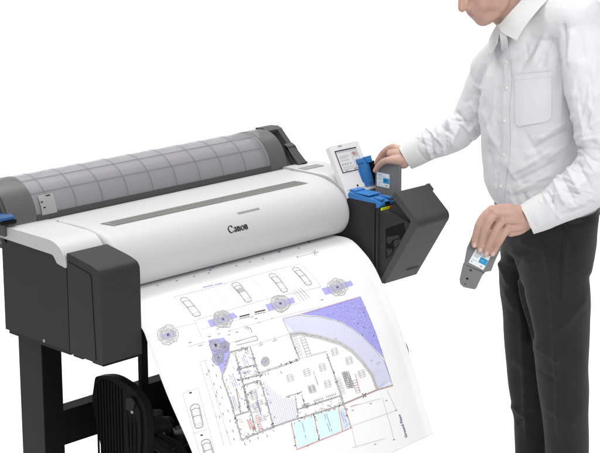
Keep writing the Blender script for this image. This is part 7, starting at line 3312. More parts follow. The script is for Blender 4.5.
# ---------------- stand
def leg(x0, x1, label=None):
    bm = bmesh.new(); box(bm, x0, x1, .32, .428, .02, .705); l = P_('stand_leg', bm, 'legside', bevel=.003)
    bm = bmesh.new(); box(bm, x0 + .003, x1 - .003, .3165, .3199, .02, .70); P_('leg_front_shade', bm, 'black', parent=l, bevel=.001)  # black slab puts the shade of the unlit leg front into the colour
    bm = bmesh.new(); box(bm, x0 - .004, x1 + .004, 0.06, .72, .075, .12); f = P_('stand_foot', bm, 'black', bevel=.006)
    for y in (.10, .68):
        bm = bmesh.new(); bmesh.ops.create_cone(bm, cap_ends=True, segments=24, radius1=.035, radius2=.035, depth=.028, matrix=Matrix.Translation(((x0 + x1) / 2, y, .0352)) @ Matrix.Rotation(math.pi / 2, 4, 'Y')); box(bm, (x0 + x1) / 2 - .02, (x0 + x1) / 2 - .0145, y - .02, y + .02, .035, .077); box(bm, (x0 + x1) / 2 + .0145, (x0 + x1) / 2 + .02, y - .02, y + .02, .035, .077); P_('caster', bm, 'black', parent=f, bevel=.003)
leg(.031, .103); leg(1.135, 1.207)
bm = bmesh.new(); box(bm, .1032, 1.1348, .35, .40, .338, .446); P_('stand_beam', bm, 'black', bevel=.003)
bm = bmesh.new(); box(bm, .300, .326, .197, .212, .36, .714); prism(bm, [(.18, .655), (.20, .70), (.225, .70), (.225, .64)], .286, .338); P_('basket_arm', bm, 'black', bevel=.003)
# basket: two ribbed end plates, hinges, rods and the sagging cloth
plate_ol = rounded([(.245, .50), (.226, .577), (.149, .600), (.06, .584), (.005, .545), (-.003, .48), (.01, .33), (.05, .25), (.15, .25), (.20, .33)], [.02, .012, .05, .05, .03, .03, .03, .02, .02, .03], 6)
def end_plate(dx, dy, dz):
    o = [(y + dy, z + dz) for y, z in plate_ol]
    bm = bmesh.new(); prism(bm, o, .150 + dx, .176 + dx)
    b = P_('basket_end_plate', bm, 'black', bevel=.004)
    bm = bmesh.new()
    for k in range(9):
        y = .222 - k * .0135 + dy; top = .585 - abs(k - 4) * .0035 + dz - (.012 if k == 0 else 0)
        box(bm, .1465 + dx, .1502 + dx, y - .0075, y - .002, .34 + dz, top - .004)
    P_('plate_rib', bm, 'black', parent=b, bevel=.001)
    bm = bmesh.new(); inner = rounded([(.085, .535), (.055, .552), (.022, .53), (.018, .46), (.03, .34), (.06, .30), (.085, .34)], .016, 5)
    prism(bm, [(y + dy, z + dz) for y, z in inner], .144 + dx, .1502 + dx); P_('plate_boss', bm, 'black', parent=b, bevel=.003)
    bm = bmesh.new()
    for k in range(3): tube(bm, [((.1455 + dx, .078 - k * .017 + dy, .515 - k * .004 + dz), .0035), ((.143 + dx, .076 - k * .0165 + dy, .46 + dz), .005), ((.1435 + dx, .072 - k * .013 + dy, .40 + dz), .005), ((.1455 + dx, .066 - k * .008 + dy, .33 + dz), .004)], 5, 10)
    P_('boss_flute', bm, 'black', parent=b)
    bm = bmesh.new(); prism(bm, [(y + dy, z + dz) for y, z in rounded([(.08, .548), (.055, .558), (.04, .545), (.05, .518), (.078, .515)], .006, 3)], .1405 + dx, .146 + dx); P_('boss_clip', bm, 'legside', parent=b, bevel=.001)
    bm = bmesh.new(); ellipsoid(bm, (.1425 + dx, .055 + dy, .515 + dz), ((1, 0, 0), (0, 1, 0), (0, 0, 1)), (.002, .006, .006)); P_('plate_screw', bm, 'metal', parent=b)
end_plate(0, 0, 0); end_plate(.985, -.100, -.035)
bm = bmesh.new()
tube(bm, [((.176, .07, .468), .026), ((.215, .055, .462), .030), ((.250, .05, .452), .022)], 4, 12); tube(bm, [((.18, .11, .41), .03), ((.24, .10, .405), .030), ((.29, .12, .40), .020)], 4, 12)
tube(bm, [((.25, .05, .455), .012), ((.275, .06, .435), .016), ((.30, .075, .40), .013), ((.315, .09, .36), .016)], 5, 10); box(bm, .205, .235, .03, .085, .438, .492); box(bm, .24, .30, .06, .16, .30, .352)
tube(bm, [((.19, .02, .42), .016), ((.23, -.03, .37), .016), ((.25, -.05, .31), .014)], 4, 10); tube(bm, [((.22, .03, .43), .010), ((.27, .0, .385), .012), ((.30, -.01, .33), .010)], 4, 10)
tube(bm, [((.25, .15, .455), .010), ((.31, .18, .432), .012), ((.37, .20, .415), .010)], 4, 10); tube(bm, [((.285, .10, .43), .018), ((.315, .10, .425), .018)], 2, 14); tube(bm, [((.30, .05, .385), .020), ((.325, .055, .38), .020)], 2, 14)
P_('basket_hinge', bm, 'black', bevel=.004)
bm = bmesh.new(); box(bm, .196, .203, -.035, -.028, .345, .385); P_('basket_clip', bm, 'metal', bevel=.002)
for (y, z, r, m) in ((.13, .373, .0135, 'metal'), (.135, .325, .008, 'bracket'), (.045, .425, .006, 'bracket')):
    bm = bmesh.new(); tube(bm, [((.30, y, z), r), ((.7, y - .02, z - .004), r), ((1.13, y - .05, z - .01), r)], 2, 12); P_('basket_rod', bm, m)
bm = bmesh.new(); box(bm, .236, .246, -.025, -.012, .335, .372); P_('basket_clip', bm, 'metal', bevel=.002)
bm = bmesh.new(); n = 14; rows = []
for i in range(n + 1):
    t = i / n; y = .30 - .30 * t; z = .40 - .32 * math.sin(math.pi * t) ** .8 * .9
    rows.append([bm.verts.new((x, y + .006 * math.sin(x * 19 + i), z + .004 * math.sin(x * 13 + i * 2))) for x in np.linspace(.33, 1.12, 24)])
for a, b in zip(rows, rows[1:]):
    for k in range(23): bm.faces.new((a[k], a[k + 1], b[k + 1], b[k]))
bmesh.ops.solidify(bm, geom=bm.faces[:], thickness=.003); P_('basket_cloth', bm, 'black')

# ------------------------------------------------------------------ the printed plan hanging out of the printer
XL, XR = .14, 1.085
LC = [(.26, .838), (.17, .838), (.10, .83), (.045, .808), (-.005, .772), (-.03, .731), (-.106, .603), (-.2, .468), (-.27, .345), (-.305, .262)]
RCV = [(.26, .838), (.172, .838), (.092, .838), (.03, .805), (-.016, .764), (-.059, .701), (-.115, .612), (-.167, .506), (-.232, .363), (-.269, .277)]
def dens(P, n=400):
    C = catmull(P, 40); s = np.r_[0, np.cumsum(np.linalg.norm(np.diff(C, axis=0), axis=1))]; s /= s[-1]; t = np.linspace(0, 1, n + 1)
    return np.c_[np.interp(t, s, C[:, 0]), np.interp(t, s, C[:, 1])]
LD, RD = dens(LC), dens(RCV)
def sheet(u, v, lift=0.0):
    k = min(max(v, 0), 1) * 400; i = int(min(k, 399)); f = k - i
    a = LD[i] * (1 - f) + LD[i + 1] * f; b = RD[i] * (1 - f) + RD[i + 1] * f
    lift = lift + .0011 * math.sin(u * 11 + v * 4) * math.sin(v * 9 + u * 2.5) * min(1, max(0, (v - .2) * 4)); yz = a * (1 - u) + b * u; t = (LD[i + 1] - LD[i]) * (1 - u) + (RD[i + 1] - RD[i]) * u; t /= np.linalg.norm(t)
    return Vector((XL + (XR - XL) * u, yz[0] + t[1] * lift, yz[1] - t[0] * lift)) if t[0] < 0 else Vector((XL + (XR - XL) * u, yz[0] - abs(t[1]) * lift, yz[1] + abs(t[0]) * lift))
inks = list(INK)
bm = bmesh.new(); NU, NV = 24, 200; g = [[bm.verts.new(sheet(i / NU, j / NV)) for i in range(NU + 1)] for j in range(NV + 1)]
gb = [[bm.verts.new(sheet(i / NU, j / NV, -.0003)) for i in range(NU + 1)] for j in range(NV + 1)]
for j in range(NV):
    for i in range(NU):
        bm.faces.new((g[j][i], g[j + 1][i], g[j + 1][i + 1], g[j][i + 1])); bm.faces.new((gb[j][i], gb[j][i + 1], gb[j + 1][i + 1], gb[j + 1][i]))
def edge_faces(a, b):
    for k in range(len(a) - 1): bm.faces.new((a[k], b[k], b[k + 1], a[k + 1]))
edge_faces(g[-1], gb[-1]); edge_faces(g[0], gb[0]); edge_faces([r[0] for r in g], [r[0] for r in gb]); edge_faces([r[-1] for r in g], [r[-1] for r in gb])
WU, WV = XR - XL, .90
cnt = 0
def ink_strip(uvs, w, mi):
    """one pen line of width w (metres) on the sheet"""
    global cnt
    cnt += 1; lift = .0007 + (cnt % 97) * 2.5e-6
    P = [np.array((u * WU, v * WV)) for u, v in uvs]; Q = [P[0]]
    for a, b in zip(P, P[1:]):
        n = max(1, int(np.linalg.norm(b - a) / .02))
        for k in range(1, n + 1): Q.append(a + (b - a) * k / n)
    Q = np.array(Q); T = np.gradient(Q, axis=0); T /= np.linalg.norm(T, axis=1)[:, None] + 1e-9
    N = np.stack([-T[:, 1], T[:, 0]], 1) * w / 2
    va = [bm.verts.new(sheet(p[0] / WU, p[1] / WV, lift)) for p in Q + N]; vb = [bm.verts.new(sheet(p[0] / WU, p[1] / WV, lift)) for p in Q - N]
    for k in range(len(Q) - 1): bm.faces.new((va[k], vb[k], vb[k + 1], va[k + 1])).material_index = mi
def ink_fill(uvs, mi, lift):
    b2 = bmesh.new(); f = b2.faces.new([b2.verts.new((u, v, 0)) for u, v in uvs]); bmesh.ops.triangulate(b2, faces=[f])
    for v in np.arange(.02, 1, .012): bmesh.ops.bisect_plane(b2, geom=b2.verts[:] + b2.edges[:] + b2.faces[:], plane_co=(0, v, 0), plane_no=(0, 1, 0))
    mp = {v: bm.verts.new(sheet(v.co.x, v.co.y, lift)) for v in b2.verts}
    for f in b2.faces: 
        nf_ = bm.faces.new([mp[v] for v in f.verts]); nf_.material_index = mi
    b2.free()
nfill = 0
for line in PLAN.strip().split('\n'):
    k, col, w, *pts = line.split(' '); uvs = [tuple(int(q) / 1e4 for q in p.split(',')) for p in pts]
    if k == 'L': ink_strip(uvs, float(w) * .00115, 1 + inks.index(col))
    else: nfill += 1; ink_fill(uvs, 1 + inks.index(col), .00045 + nfill * 9e-6)
# the title along the right-hand edge
tc = bpy.data.curves.new('title', 'FONT'); tc.body = 'Ground Floor'; tc.size = 1; tc.offset = .022; tc.resolution_u = 3
to = bpy.data.objects.new('title', tc); COL.objects.link(to); dg = bpy.context.evaluated_depsgraph_get(); tm = bpy.data.meshes.new_from_object(to.evaluated_get(dg)); bpy.data.objects.remove(to)
b2 = bmesh.new(); b2.from_mesh(tm); wmax = max(v.co.x for v in b2.verts)
k_ = .0885 * WV / wmax
mp = {v: bm.verts.new(sheet((.8735 * WU - v.co.y * k_ * 1.12 - v.co.x * k_ * .03) / WU + .002, .9715 - v.co.x * k_ / WV, .0010)) for v in b2.verts}
for f in b2.faces: bm.faces.new([mp[v] for v in f.verts]).material_index = 1 + inks.index('k2')
b2.free()
me = bpy.data.meshes.new('printed_plan'); bm.to_mesh(me); bm.free(); me.shade_smooth()
o = link('printed_plan', me, None, [M['paper']] + [M['ink_' + k] for k in inks])
o.location = (.62, -.2, .5); me.transform(Matrix.Translation(-Vector(o.location)))
tag(o, 'large white sheet with a coloured building floor plan hanging out of the printer front', 'printed plan')

# ------------------------------------------------------------------ ink cartridges
# one half inserted in the tank slot
def cart_label(name, org, ex_, ey_, nrm, w, h, parent):
    """white sticker with a blue field and grey print on a cartridge face; org = lower left corner"""
    def q(a, b, c, d, lift): return [org + ex_ * x + ey_ * y + nrm * lift for x, y in ((a * w, c * h), (b * w, c * h), (b * w, d * h), (a * w, d * h))]
    bm = bmesh.new(); slab(bm, q(0, 1, 0, 1, .0002), .0006); lb = build(name, bm, M['label'], parent, smooth=0)
    bm = bmesh.new()
    def r(a, b, c, d, mi): slab(bm, q(a, b, c, d, .0010), .0002, mi)
    r(.50, .99, .30, .68, 0)
    r(.08, .42, .84, .88, 1); r(.08, .70, .74, .77, 1); r(.08, .40, .60, .63, 1); r(.08, .36, .52, .55, 1); r(.08, .42, .40, .48, 2); r(.08, .40, .28, .31, 1); r(.10, .18, .10, .20, 1); r(.30, .62, .08, .20, 2); r(.70, .86, .10, .18, 1)
    r(.60, .80, .46, .52, 3)
    build('label_print', bm, [M['labelblue'], M['labelgrey'], M['label'], M['label']], lb, smooth=0)
    return lb
C1 = empty('ink_cartridge', (1.217, .038, .93)); tag(C1, 'grey ink cartridge standing half inserted in the tank slot beside the raised blue lid', 'ink cartridge', 'ink cartridges')
bm = bmesh.new(); prism(bm, rounded([(-.009, .925), (-.009, 1.074), (.020, 1.080), (.086, 1.068), (.090, 1.060), (.090, .925)], [0, .006, .01, .008, .004, 0], 4), 1.2005, 1.2135); build('shell', bm, M['cartridge'], C1, bevel=.003, seg=2)
cart_label('label', Vector((1.2003, .083, .995)), Vector((0, -1, 0)), Vector((0, 0, 1)), Vector((-1, 0, 0)), .053, .045, C1)

# one held in the near hand
H2 = 4.86
def f2(px, py, d=0): return at(px, py, H2 + d + .0009 * (py - 262) * -.25)
C2 = empty('ink_cartridge', f2(477, 266, .02)); tag(C2, 'grey ink cartridge with white and blue label held in the lowered hand', 'ink cartridge', 'ink cartridges')
outl = [(475, 233), (501.5, 247.5), (495.5, 260), (491.2, 271), (485.5, 272), (482, 276), (476.5, 288), (474.5, 289.5), (463.5, 287.2), (460.2, 284), (459.4, 279.5), (462.6, 265.5), (464.2, 262), (466.8, 248), (469, 243)]
bm = bmesh.new(); A = [bm.verts.new(f2(*p)) for p in outl]; B = [bm.verts.new(f2(*p, .034)) for p in outl]
bm.faces.new(A); bm.faces.new(B[::-1]); n = len(A)
for k in range(n): bm.faces.new((A[k], B[k], B[(k + 1) % n], A[(k + 1) % n]))
sh2 = build('shell', bm, M['cartridge'], C2, bevel=.0022, seg=2)
bm = bmesh.new(); rib = [(471.8, 236), (475.0, 236), (468.8, 249), (466.4, 262), (463.6, 281), (461.5, 279.5), (464.6, 262.5), (468.0, 248)]
slab(bm, [f2(*p, -.0004) for p in rib], .0022); build('shell_edge', bm, M['cartridge'], C2, bevel=.0006)
bm = bmesh.new(); slab(bm, [f2(*p, -.0003) for p in ((463.2, 263.5), (484.8, 272.6), (484.5, 273.3), (463.0, 264.2))], .0006); build('shell_groove', bm, M['bracket'], C2)
o0, o1, o2 = f2(468.4, 262.2), f2(483.2, 270.0), f2(471.4, 246.8)
w_, h_ = (o1 - o0).length, (o2 - o0).length; e1 = (o1 - o0).normalized(); e2 = (o2 - o0); e2 = (e2 - e1 * e2.dot(e1)).normalized(); nn_ = e1.cross(e2).normalized()
if nn_.dot(Vector(FLAT)) > 0: nn_ = -nn_
cart_label('label', o0 + nn_ * .0004, e1, e2, nn_, w_, h_, C2)
for nm, (px, py), r in (('plug', (470.6, 270.2), .0042), ('vent_hole', (467.2, 278.6), .0036), ('vent_hole', (465.4, 284.0), .0020)):
    bm = bmesh.new(); ellipsoid(bm, f2(px, py), (e1, e2, nn_), (r * 1.15, r * .8, .0014)); build(nm, bm, M['brown' if nm == 'plug' else 'gap'], C2)

# ------------------------------------------------------------------ the person
base = at(545, 209, 5.12); base.z = 0
PE = empty('person', base); tag(PE, 'person in white shirt and black trousers holding an ink cartridge in each hand', 'person')
R2 = Vector(RIGHT); F2 = Vector(FLAT); Z = Vector((0, 0, 1))
def vec(x, d, z=0): return R2 * x + F2 * d + Z * z          # x to the right of the view, d away, z up
FACE = vec(-.82, -.57).normalized(); LEFT = vec(.57, -.82).normalized(); BT = FACE - Z * .11
def A_(px, py, h, r): return (tuple(at(px, py, h)), r)

# --- trousers
def ering(px, py, h, a, b, tilt=0, n=40, fx=FACE, lx=LEFT):
    c = at(px, py, h); l = (lx + Z * tilt).normalized()
    return [c + l * (a * math.cos(t)) + fx * (b * math.sin(t)) for t in np.linspace(0, 2 * math.pi, n, endpoint=False)]
bm = bmesh.new()
loft(bm, [ering(545, 285, 5.13, .13, .08), ering(546, 264, 5.12, .168, .110), ering(547, 238, 5.12, .178, .122), ering(547, 213.5, 5.12, .186, .127, fx=BT), ering(546.5, 205, 5.12, .186, .128, fx=BT)])
near = [(555, 250, 5.07, .098), (553.5, 275, 5.05, .107), (556, 300, 5.04, .105), (560, 340, 5.03, .088), (562.5, 375, 5.03, .081), (565, 415, 5.035, .073), (567, 455, 5.05, .068)]
far = [(532, 250, 5.16, .088), (526, 275, 5.19, .085), (525.5, 300, 5.20, .078), (528, 340, 5.20, .073), (529.5, 375, 5.19, .070), (532, 415, 5.20, .062), (534, 455, 5.21, .060)]
def legpts(L, rr):
    P = [A_(*q) for q in L]; e = Vector(P[-1][0]); return P + [((e.x, e.y, .16), rr), ((e.x, e.y, .065), rr * 1.04)]
tube(bm, legpts(near, .064), 6, 28); tube(bm, legpts(far, .060), 6, 28)
res, co, lap = voxel('trousers', bm, .0055, 6)
def fold(co, nm, px, a, b, w, amp, hlim=None, facing=True):
    """a crease from pixel a to pixel b: raises (amp > 0) or sinks the cloth along the line"""
    a = np.array(a, float); b = np.array(b, float); d = b - a; L = np.linalg.norm(d); d /= L
    q = px - a; t = q @ d; dist = np.abs(q @ np.array([-d[1], d[0]])); tt = np.clip(t / L, -.3, 1.3)
    g = np.exp(-(np.sqrt(dist ** 2 + .16) - .4) / w * 1.25) * np.exp(-np.clip(np.abs(tt - .5) - .38, 0, None) ** 2 / .02)
    if facing: g = g * (nm @ -FLAT > -.15)
    if hlim:
        hh = (co - CAM) @ FLAT; g = g / (1 + np.exp(np.clip((hlim[0] - hh) / .012, -40, 40))) / (1 + np.exp(np.clip((hh - hlim[1]) / .012, -40, 40)))
    return g[:, None] * nm * amp
setco(res, co); nm = normals(res); px = proj(co); D = np.zeros_like(co)
for f in [((508, 257), (519, 293), 3, -.016), ((519, 293), (530, 340), 3, -.012), ((500, 262), (509, 285), 2.5, .006), ((545, 246), (552, 300), 2.2, .006), ((552, 300), (560, 440), 1.8, .006), ((562, 236), (560, 300), 1.3, -.006), ((566, 240), (562, 300), 1.6, .004),
          ((520, 240), (545, 252), 4, .004), ((512, 250), (530, 262), 3, .004), ((565, 225), (575, 250), 4, -.005), ((585, 300), (560, 330), 5, .004), ((535, 345), (560, 362), 4, .005), ((538, 372), (560, 384), 4, -.004), ((515, 360), (530, 372), 3.5, .004), ((512, 405), (528, 420), 4, .005), ((516, 425), (532, 412), 3.5, -.005), ((520, 300), (527, 440), 1.8, .005), ((545, 405), (575, 425), 5, .004), ((505, 290), (515, 310), 4, .004)]:
    D += fold(co, nm, px, f[0], f[1], f[2], f[3] * 2.1)
D += nm * np.array([noise.noise(Vector(c) * 9) * .0045 + noise.noise(Vector((c[0] * 22, c[1] * 22, c[2] * 9))) * .0018 for c in co])[:, None]
co = co + lap(D); setco(res, co); res.shade_smooth()
trousers = link('trousers', res, PE, [M['trousers']])
bm = bmesh.new()
pk = [at(561.5, 226, 5.0), at(560.3, 245, 4.99)]
# belt with loops
bm = bmesh.new(); ro = [ering(546.5, 208.5, 5.12, .1905, .1325, n=72, fx=BT), ering(546.5, 203.4, 5.12, .1895, .1315, n=72, fx=BT)]; ri = [ering(546.5, 203.4, 5.12, .182, .124, n=72, fx=BT), ering(546.5, 208.5, 5.12, .182, .124, n=72, fx=BT)]
V = [[bm.verts.new(p) for p in r] for r in ro + ri]
for a, b in zip(V, V[1:] + V[:1]):
    for k in range(72): bm.faces.new((a[k], a[(k + 1) % 72], b[(k + 1) % 72], b[k]))
belt = build('belt', bm, M['belt'], PE, bevel=.0012)
ct = at(546.5, 206.2, 5.12)
def on_ellipse(a, ra, rb): return ct + LEFT * (ra * math.cos(a)) + BT * (rb * math.sin(a))
bm = bmesh.new(); p = on_ellipse(math.pi / 2 + .02, .193, .1345); tx = LEFT
slab(bm, [p + tx * x + Z * z for x, z in ((-.019, -.018), (.019, -.018), (.019, .018), (-.019, .018))], .004); build('buckle', bm, M['metal'], belt, bevel=.001)
for a in (.55, 1.15, 2.1, 2.7, 3.7, 5.6):
    bm = bmesh.new(); p = on_ellipse(a, .193, .135); t = (on_ellipse(a + .02, .193, .135) - p).normalized()
    slab(bm, [p + t * x + Z * z for x, z in ((-.0045, -.023), (.0045, -.023), (.0045, .022), (-.0045, .022))], .003); build('belt_loop', bm, M['trousers'], trousers, bevel=.0008)

# --- shoes (below the picture)
for L in (near, far):
    e = Vector(A_(*L[-1])[0]); bm = bmesh.new(); f = FACE
    pts = [(e - f * .055 + Z * (.05 - e.z), .038), (e + f * .04 + Z * (.05 - e.z), .042), (e + f * .12 + Z * (.035 - e.z), .036), (e + f * .185 + Z * (.028 - e.z), .026)]
    tube(bm, [(tuple(p), r) for p, r in pts], 5, 18); 
    for v in bm.verts: v.co.z = max(v.co.z, .002)
    build('shoe', bm, M['shoe'], PE)

# --- shirt: torso and both sleeves as one cloth
bm = bmesh.new()
loft(bm, [ering(546.5, 211, 5.12, .176, .118, fx=BT), ering(546, 203.5, 5.12, .184, .126, fx=BT), ering(543, 196.5, 5.12, .187, .133, fx=BT), ering(535.5, 183, 5.12, .183, .134, .03), ering(532.5, 160, 5.12, .182, .130, .06), ering(531, 130, 5.12, .186, .124, .10), ering(530, 100, 5.12, .192, .118, .16), ering(530.5, 72, 5.12, .188, .106, .2), ering(533, 48, 5.12, .165, .092, .24), ering(534, 30, 5.12, .12, .08, .28), ering(530, 14, 5.12, .074, .068, .3)])
tube(bm, [A_(492, 70, 5.25, .068), A_(510, 55, 5.19, .078), A_(532, 38, 5.12, .084), A_(556, 22, 5.05, .084), A_(581, 21, 4.98, .077)], 6, 24)
tube(bm, [A_(535, 12, 5.12, .072), A_(555, 13, 5.06, .070), A_(574, 17, 5.0, .064)], 5, 20)
tube(bm, [A_(509, 60, 5.085, .030), A_(519, 44, 5.075, .050), A_(535, 25, 5.08, .07)], 5, 20)
RS = [A_(497, 74, 5.24, .066), A_(487, 84, 5.27, .066), A_(477, 104, 5.285, .061), A_(467, 124, 5.29, .057), A_(455, 133, 5.295, .058), A_(440, 139, 5.305, .056), A_(426, 146.5, 5.315, .045), A_(414, 152.3, 5.325, .036)]
LS_ = [A_(576, 25, 5.0, .074), A_(586, 44, 4.955, .080), A_(593, 88, 4.90, .082), A_(602, 125, 4.87, .082), A_(606, 158, 4.85, .080), A_(592, 181, 4.835, .074), A_(572, 196, 4.835, .068), A_(553, 207.5, 4.84, .057), A_(540, 214.5, 4.842, .047)]
tube(bm, RS, 6, 26); tube(bm, LS_, 6, 26)
res, co, lap = voxel('shirt', bm, .0040, 8)
setco(res, co); nm = normals(res); px = proj(co); D = np.zeros_like(co)
far_, near_, mid_ = (5.18, 5.5), (4.6, 4.93), (4.93, 5.2)
FOLDS = [  # right sleeve
    ((456, 112), (470, 128), 2.2, -.012, far_), ((459, 117), (474, 138), 2.6, .010, far_), ((470, 104), (481, 118), 2.4, .007, far_), ((449, 118), (453, 146), 2.6, .011, far_), ((444, 122), (446, 150), 2.0, -.010, far_), ((437, 126), (444, 152), 2.2, .009, far_), ((456, 124), (476, 146), 2.2, -.008, far_), ((462, 122), (448, 152), 2.2, .008, far_),
    ((430, 132), (434, 156), 1.8, -.008, far_), ((424, 136), (432, 160), 1.8, .006, far_), ((474, 84), (488, 92), 3, .006, far_), ((478, 96), (490, 88), 2.4, -.006, far_), ((468, 132), (482, 120), 2.4, .007, far_), ((415, 146), (424, 160), 1.2, -.005, far_), ((440, 132), (428, 152), 2, .005, far_), ((483, 62), (476, 82), 2.5, .006, far_),
    # left sleeve, elbow and forearm
    ((563, 25), (566, 62), 2.6, -.012, None), ((572, 32), (569, 64), 3, .010, near_), ((580, 30), (584, 60), 3, -.006, near_), ((580, 62), (572, 98), 3.5, .006, near_), ((590, 70), (580, 118), 3.5, -.006, near_), ((598, 92), (586, 135), 3, .007, near_), ((578, 108), (586, 142), 3, .006, near_),
    ((552, 176), (566, 205), 2.6, .010, near_), ((559, 170), (573, 200), 2.4, -.010, near_), ((566, 166), (582, 196), 2.6, .010, near_), ((576, 160), (590, 186), 2.4, -.009, near_), ((584, 154), (598, 176), 2.6, .009, near_), ((548, 192), (556, 214), 1.8, -.010, near_), ((553, 190), (551, 205), 1.4, -.009, near_), ((546, 198), (560, 219), 1.8, .007, near_), ((570, 208), (594, 196), 3, .007, near_), ((560, 216), (586, 206), 2, -.007, near_), ((575, 148), (600, 150), 3, -.008, near_), ((580, 140), (600, 138), 3, .008, near_), ((590, 128), (600, 120), 3, .006, near_), ((563, 184), (575, 186), 2.5, .005, near_), ((575, 190), (596, 172), 2.6, .006, near_),
    # torso
    ((517, 172), (552, 150), 3, .010, None), ((514, 182), (556, 162), 2.6, -.009, None), ((516, 192), (552, 174), 2.8, .009, None), ((510, 196), (546, 188), 2.4, -.006, None), ((530, 150), (572, 128), 3, -.009, None), ((540, 140), (574, 116), 3, .008, None), ((548, 158), (576, 138), 2.6, .008, None), ((505, 160), (520, 186), 3, .005, None), ((494, 170), (500, 198), 2.6, .006, None), ((488, 150), (496, 184), 2.6, -.005, None),
    ((532, 62), (545, 34), 3, .006, None), ((541, 66), (552, 40), 3, -.006, None), ((520, 70), (536, 44), 3, -.005, None), ((556, 92), (560, 60), 3, -.006, None), ((560, 122), (562, 88), 3, .006, None), ((490, 60), (486, 100), 3, .005, None), ((496, 80), (492, 130), 3.5, .005, None), ((500, 90), (488, 128), 2.5, -.005, None), ((484, 112), (496, 146), 3, .005, None), ((498, 120), (500, 160), 3, -.004, None), ((514, 132), (508, 165), 3, .005, None), ((524, 132), (540, 160), 4, -.004, None), ((505, 56), (512, 78), 2.5, -.004, None), ((500, 198), (505, 206), 1.6, -.005, None), ((512, 198), (516, 207), 1.6, .005, None), ((524, 196), (530, 207), 1.6, -.005, None), ((534, 190), (540, 203), 2, .005, None)]
rf = random.Random(11)
def scatter(a, b, width, ang, n, ln, amp, w, h):
    for _ in range(n):
        t = rf.random(); o = rf.uniform(-width, width); dx, dy = b[0] - a[0], b[1] - a[1]; L = math.hypot(dx, dy)
        c = (a[0] + dx * t - dy / L * o, a[1] + dy * t + dx / L * o); q = math.atan2(dy, dx) + math.radians(ang + rf.uniform(-28, 28)); l = ln * rf.uniform(.5, 1.1)
        FOLDS.append(((c[0] - l * math.cos(q), c[1] - l * math.sin(q)), (c[0] + l * math.cos(q), c[1] + l * math.sin(q)), w * rf.uniform(.6, 1.2), rf.choice((-1, 1)) * amp * rf.uniform(.5, 1.1), h))
scatter((470, 118), (424, 147), 14, 62, 26, 10, .0055, 1.5, far_); scatter((488, 80), (468, 120), 10, 40, 8, 9, .004, 1.8, far_)
scatter((604, 150), (552, 205), 20, 62, 34, 11, .006, 1.7, near_); scatter((582, 40), (600, 130), 16, 12, 12, 14, .004, 2.4, near_)
scatter((575, 130), (512, 185), 16, 8, 16, 16, .0045, 2.0, None); scatter((495, 70), (496, 190), 8, 10, 10, 14, .003, 1.8, None); scatter((540, 40), (545, 70), 16, 30, 8, 12, .003, 2, None)
scatter((500, 200), (545, 196), 3, 80, 12, 6, .004, 1.2, None)
for f in FOLDS: D += fold(co, nm, px, f[0], f[1], f[2], f[3] * .95, f[4])
D += nm * np.array([noise.noise(Vector(c) * 8) * .0035 + noise.noise(Vector((c[0] * 19, c[1] * 19, c[2] * 13)) + Vector((3, 1, 7))) * .0025 + noise.noise(Vector(c) * 45) * .0008 for c in co])[:, None]
co = co + .8 * D + .2 * lap(D); setco(res, co); res.shade_smooth()
shirt = link('shirt', res, PE, [M['shirt']])
tree = BVHTree.FromPolygons([tuple(c) for c in co], [tuple(p.vertices) for p in res.polygons])
def drape(px_, py_, lift):
    d = Vector(ROT @ np.array([(px_ - CX) / FPX, (py_ - CY) / FPX, 1.0])).normalized()
    hit, nrm, i, dist = tree.ray_cast(Vector(CAM), d)
    if hit is None: return None
    if nrm.dot(d) > 0: nrm = -nrm
    return hit - d * lift
def draped(name, quad, nu, nv, lift, thick, m, parent, edge=0, h=None):
    """cloth piece laid on the shirt; quad = corners (px), left-top, right-top, right-bottom, left-bottom"""
    bm = bmesh.new(); g = []; last = None; cx_ = sum(q[0] for q in quad) / 4
    for j in range(nv + 1):
        row = []
        for i in range(nu + 1):
            s, t = i / nu, j / nv
            x = (quad[0][0] * (1 - s) + quad[1][0] * s) * (1 - t) + (quad[3][0] * (1 - s) + quad[2][0] * s) * t
            y = (quad[0][1] * (1 - s) + quad[1][1] * s) * (1 - t) + (quad[3][1] * (1 - s) + quad[2][1] * s) * t
            if name == 'pocket' and t > .86:
                k = 1 - math.sqrt(max(0, 1 - ((t - .86) / .14) ** 2)); x += (cx_ - x) * k * .22 * abs(2 * s - 1) ** 3
            p = drape(x, y, lift) or last; last = p; row.append(p)
        g.append(row)
    for _ in range(3):     # cloth bridges the small wrinkles below it
        g = [[g[j][i] if (j in (0, nv) or i in (0, nu)) else (g[j][i] * 2 + g[j - 1][i] + g[j + 1][i] + g[j][i - 1] + g[j][i + 1]) / 6 for i in range(nu + 1)] for j in range(nv + 1)]
    V = [[bm.verts.new(p) for p in r] for r in g]
    for j in range(nv):
        for i in range(nu): bm.faces.new((V[j][i], V[j + 1][i], V[j + 1][i + 1], V[j][i + 1]))
    bmesh.ops.recalc_face_normals(bm, faces=bm.faces[:]); bmesh.ops.solidify(bm, geom=bm.faces[:], thickness=thick)
    return build(name, bm, M[m], parent, smooth=60)
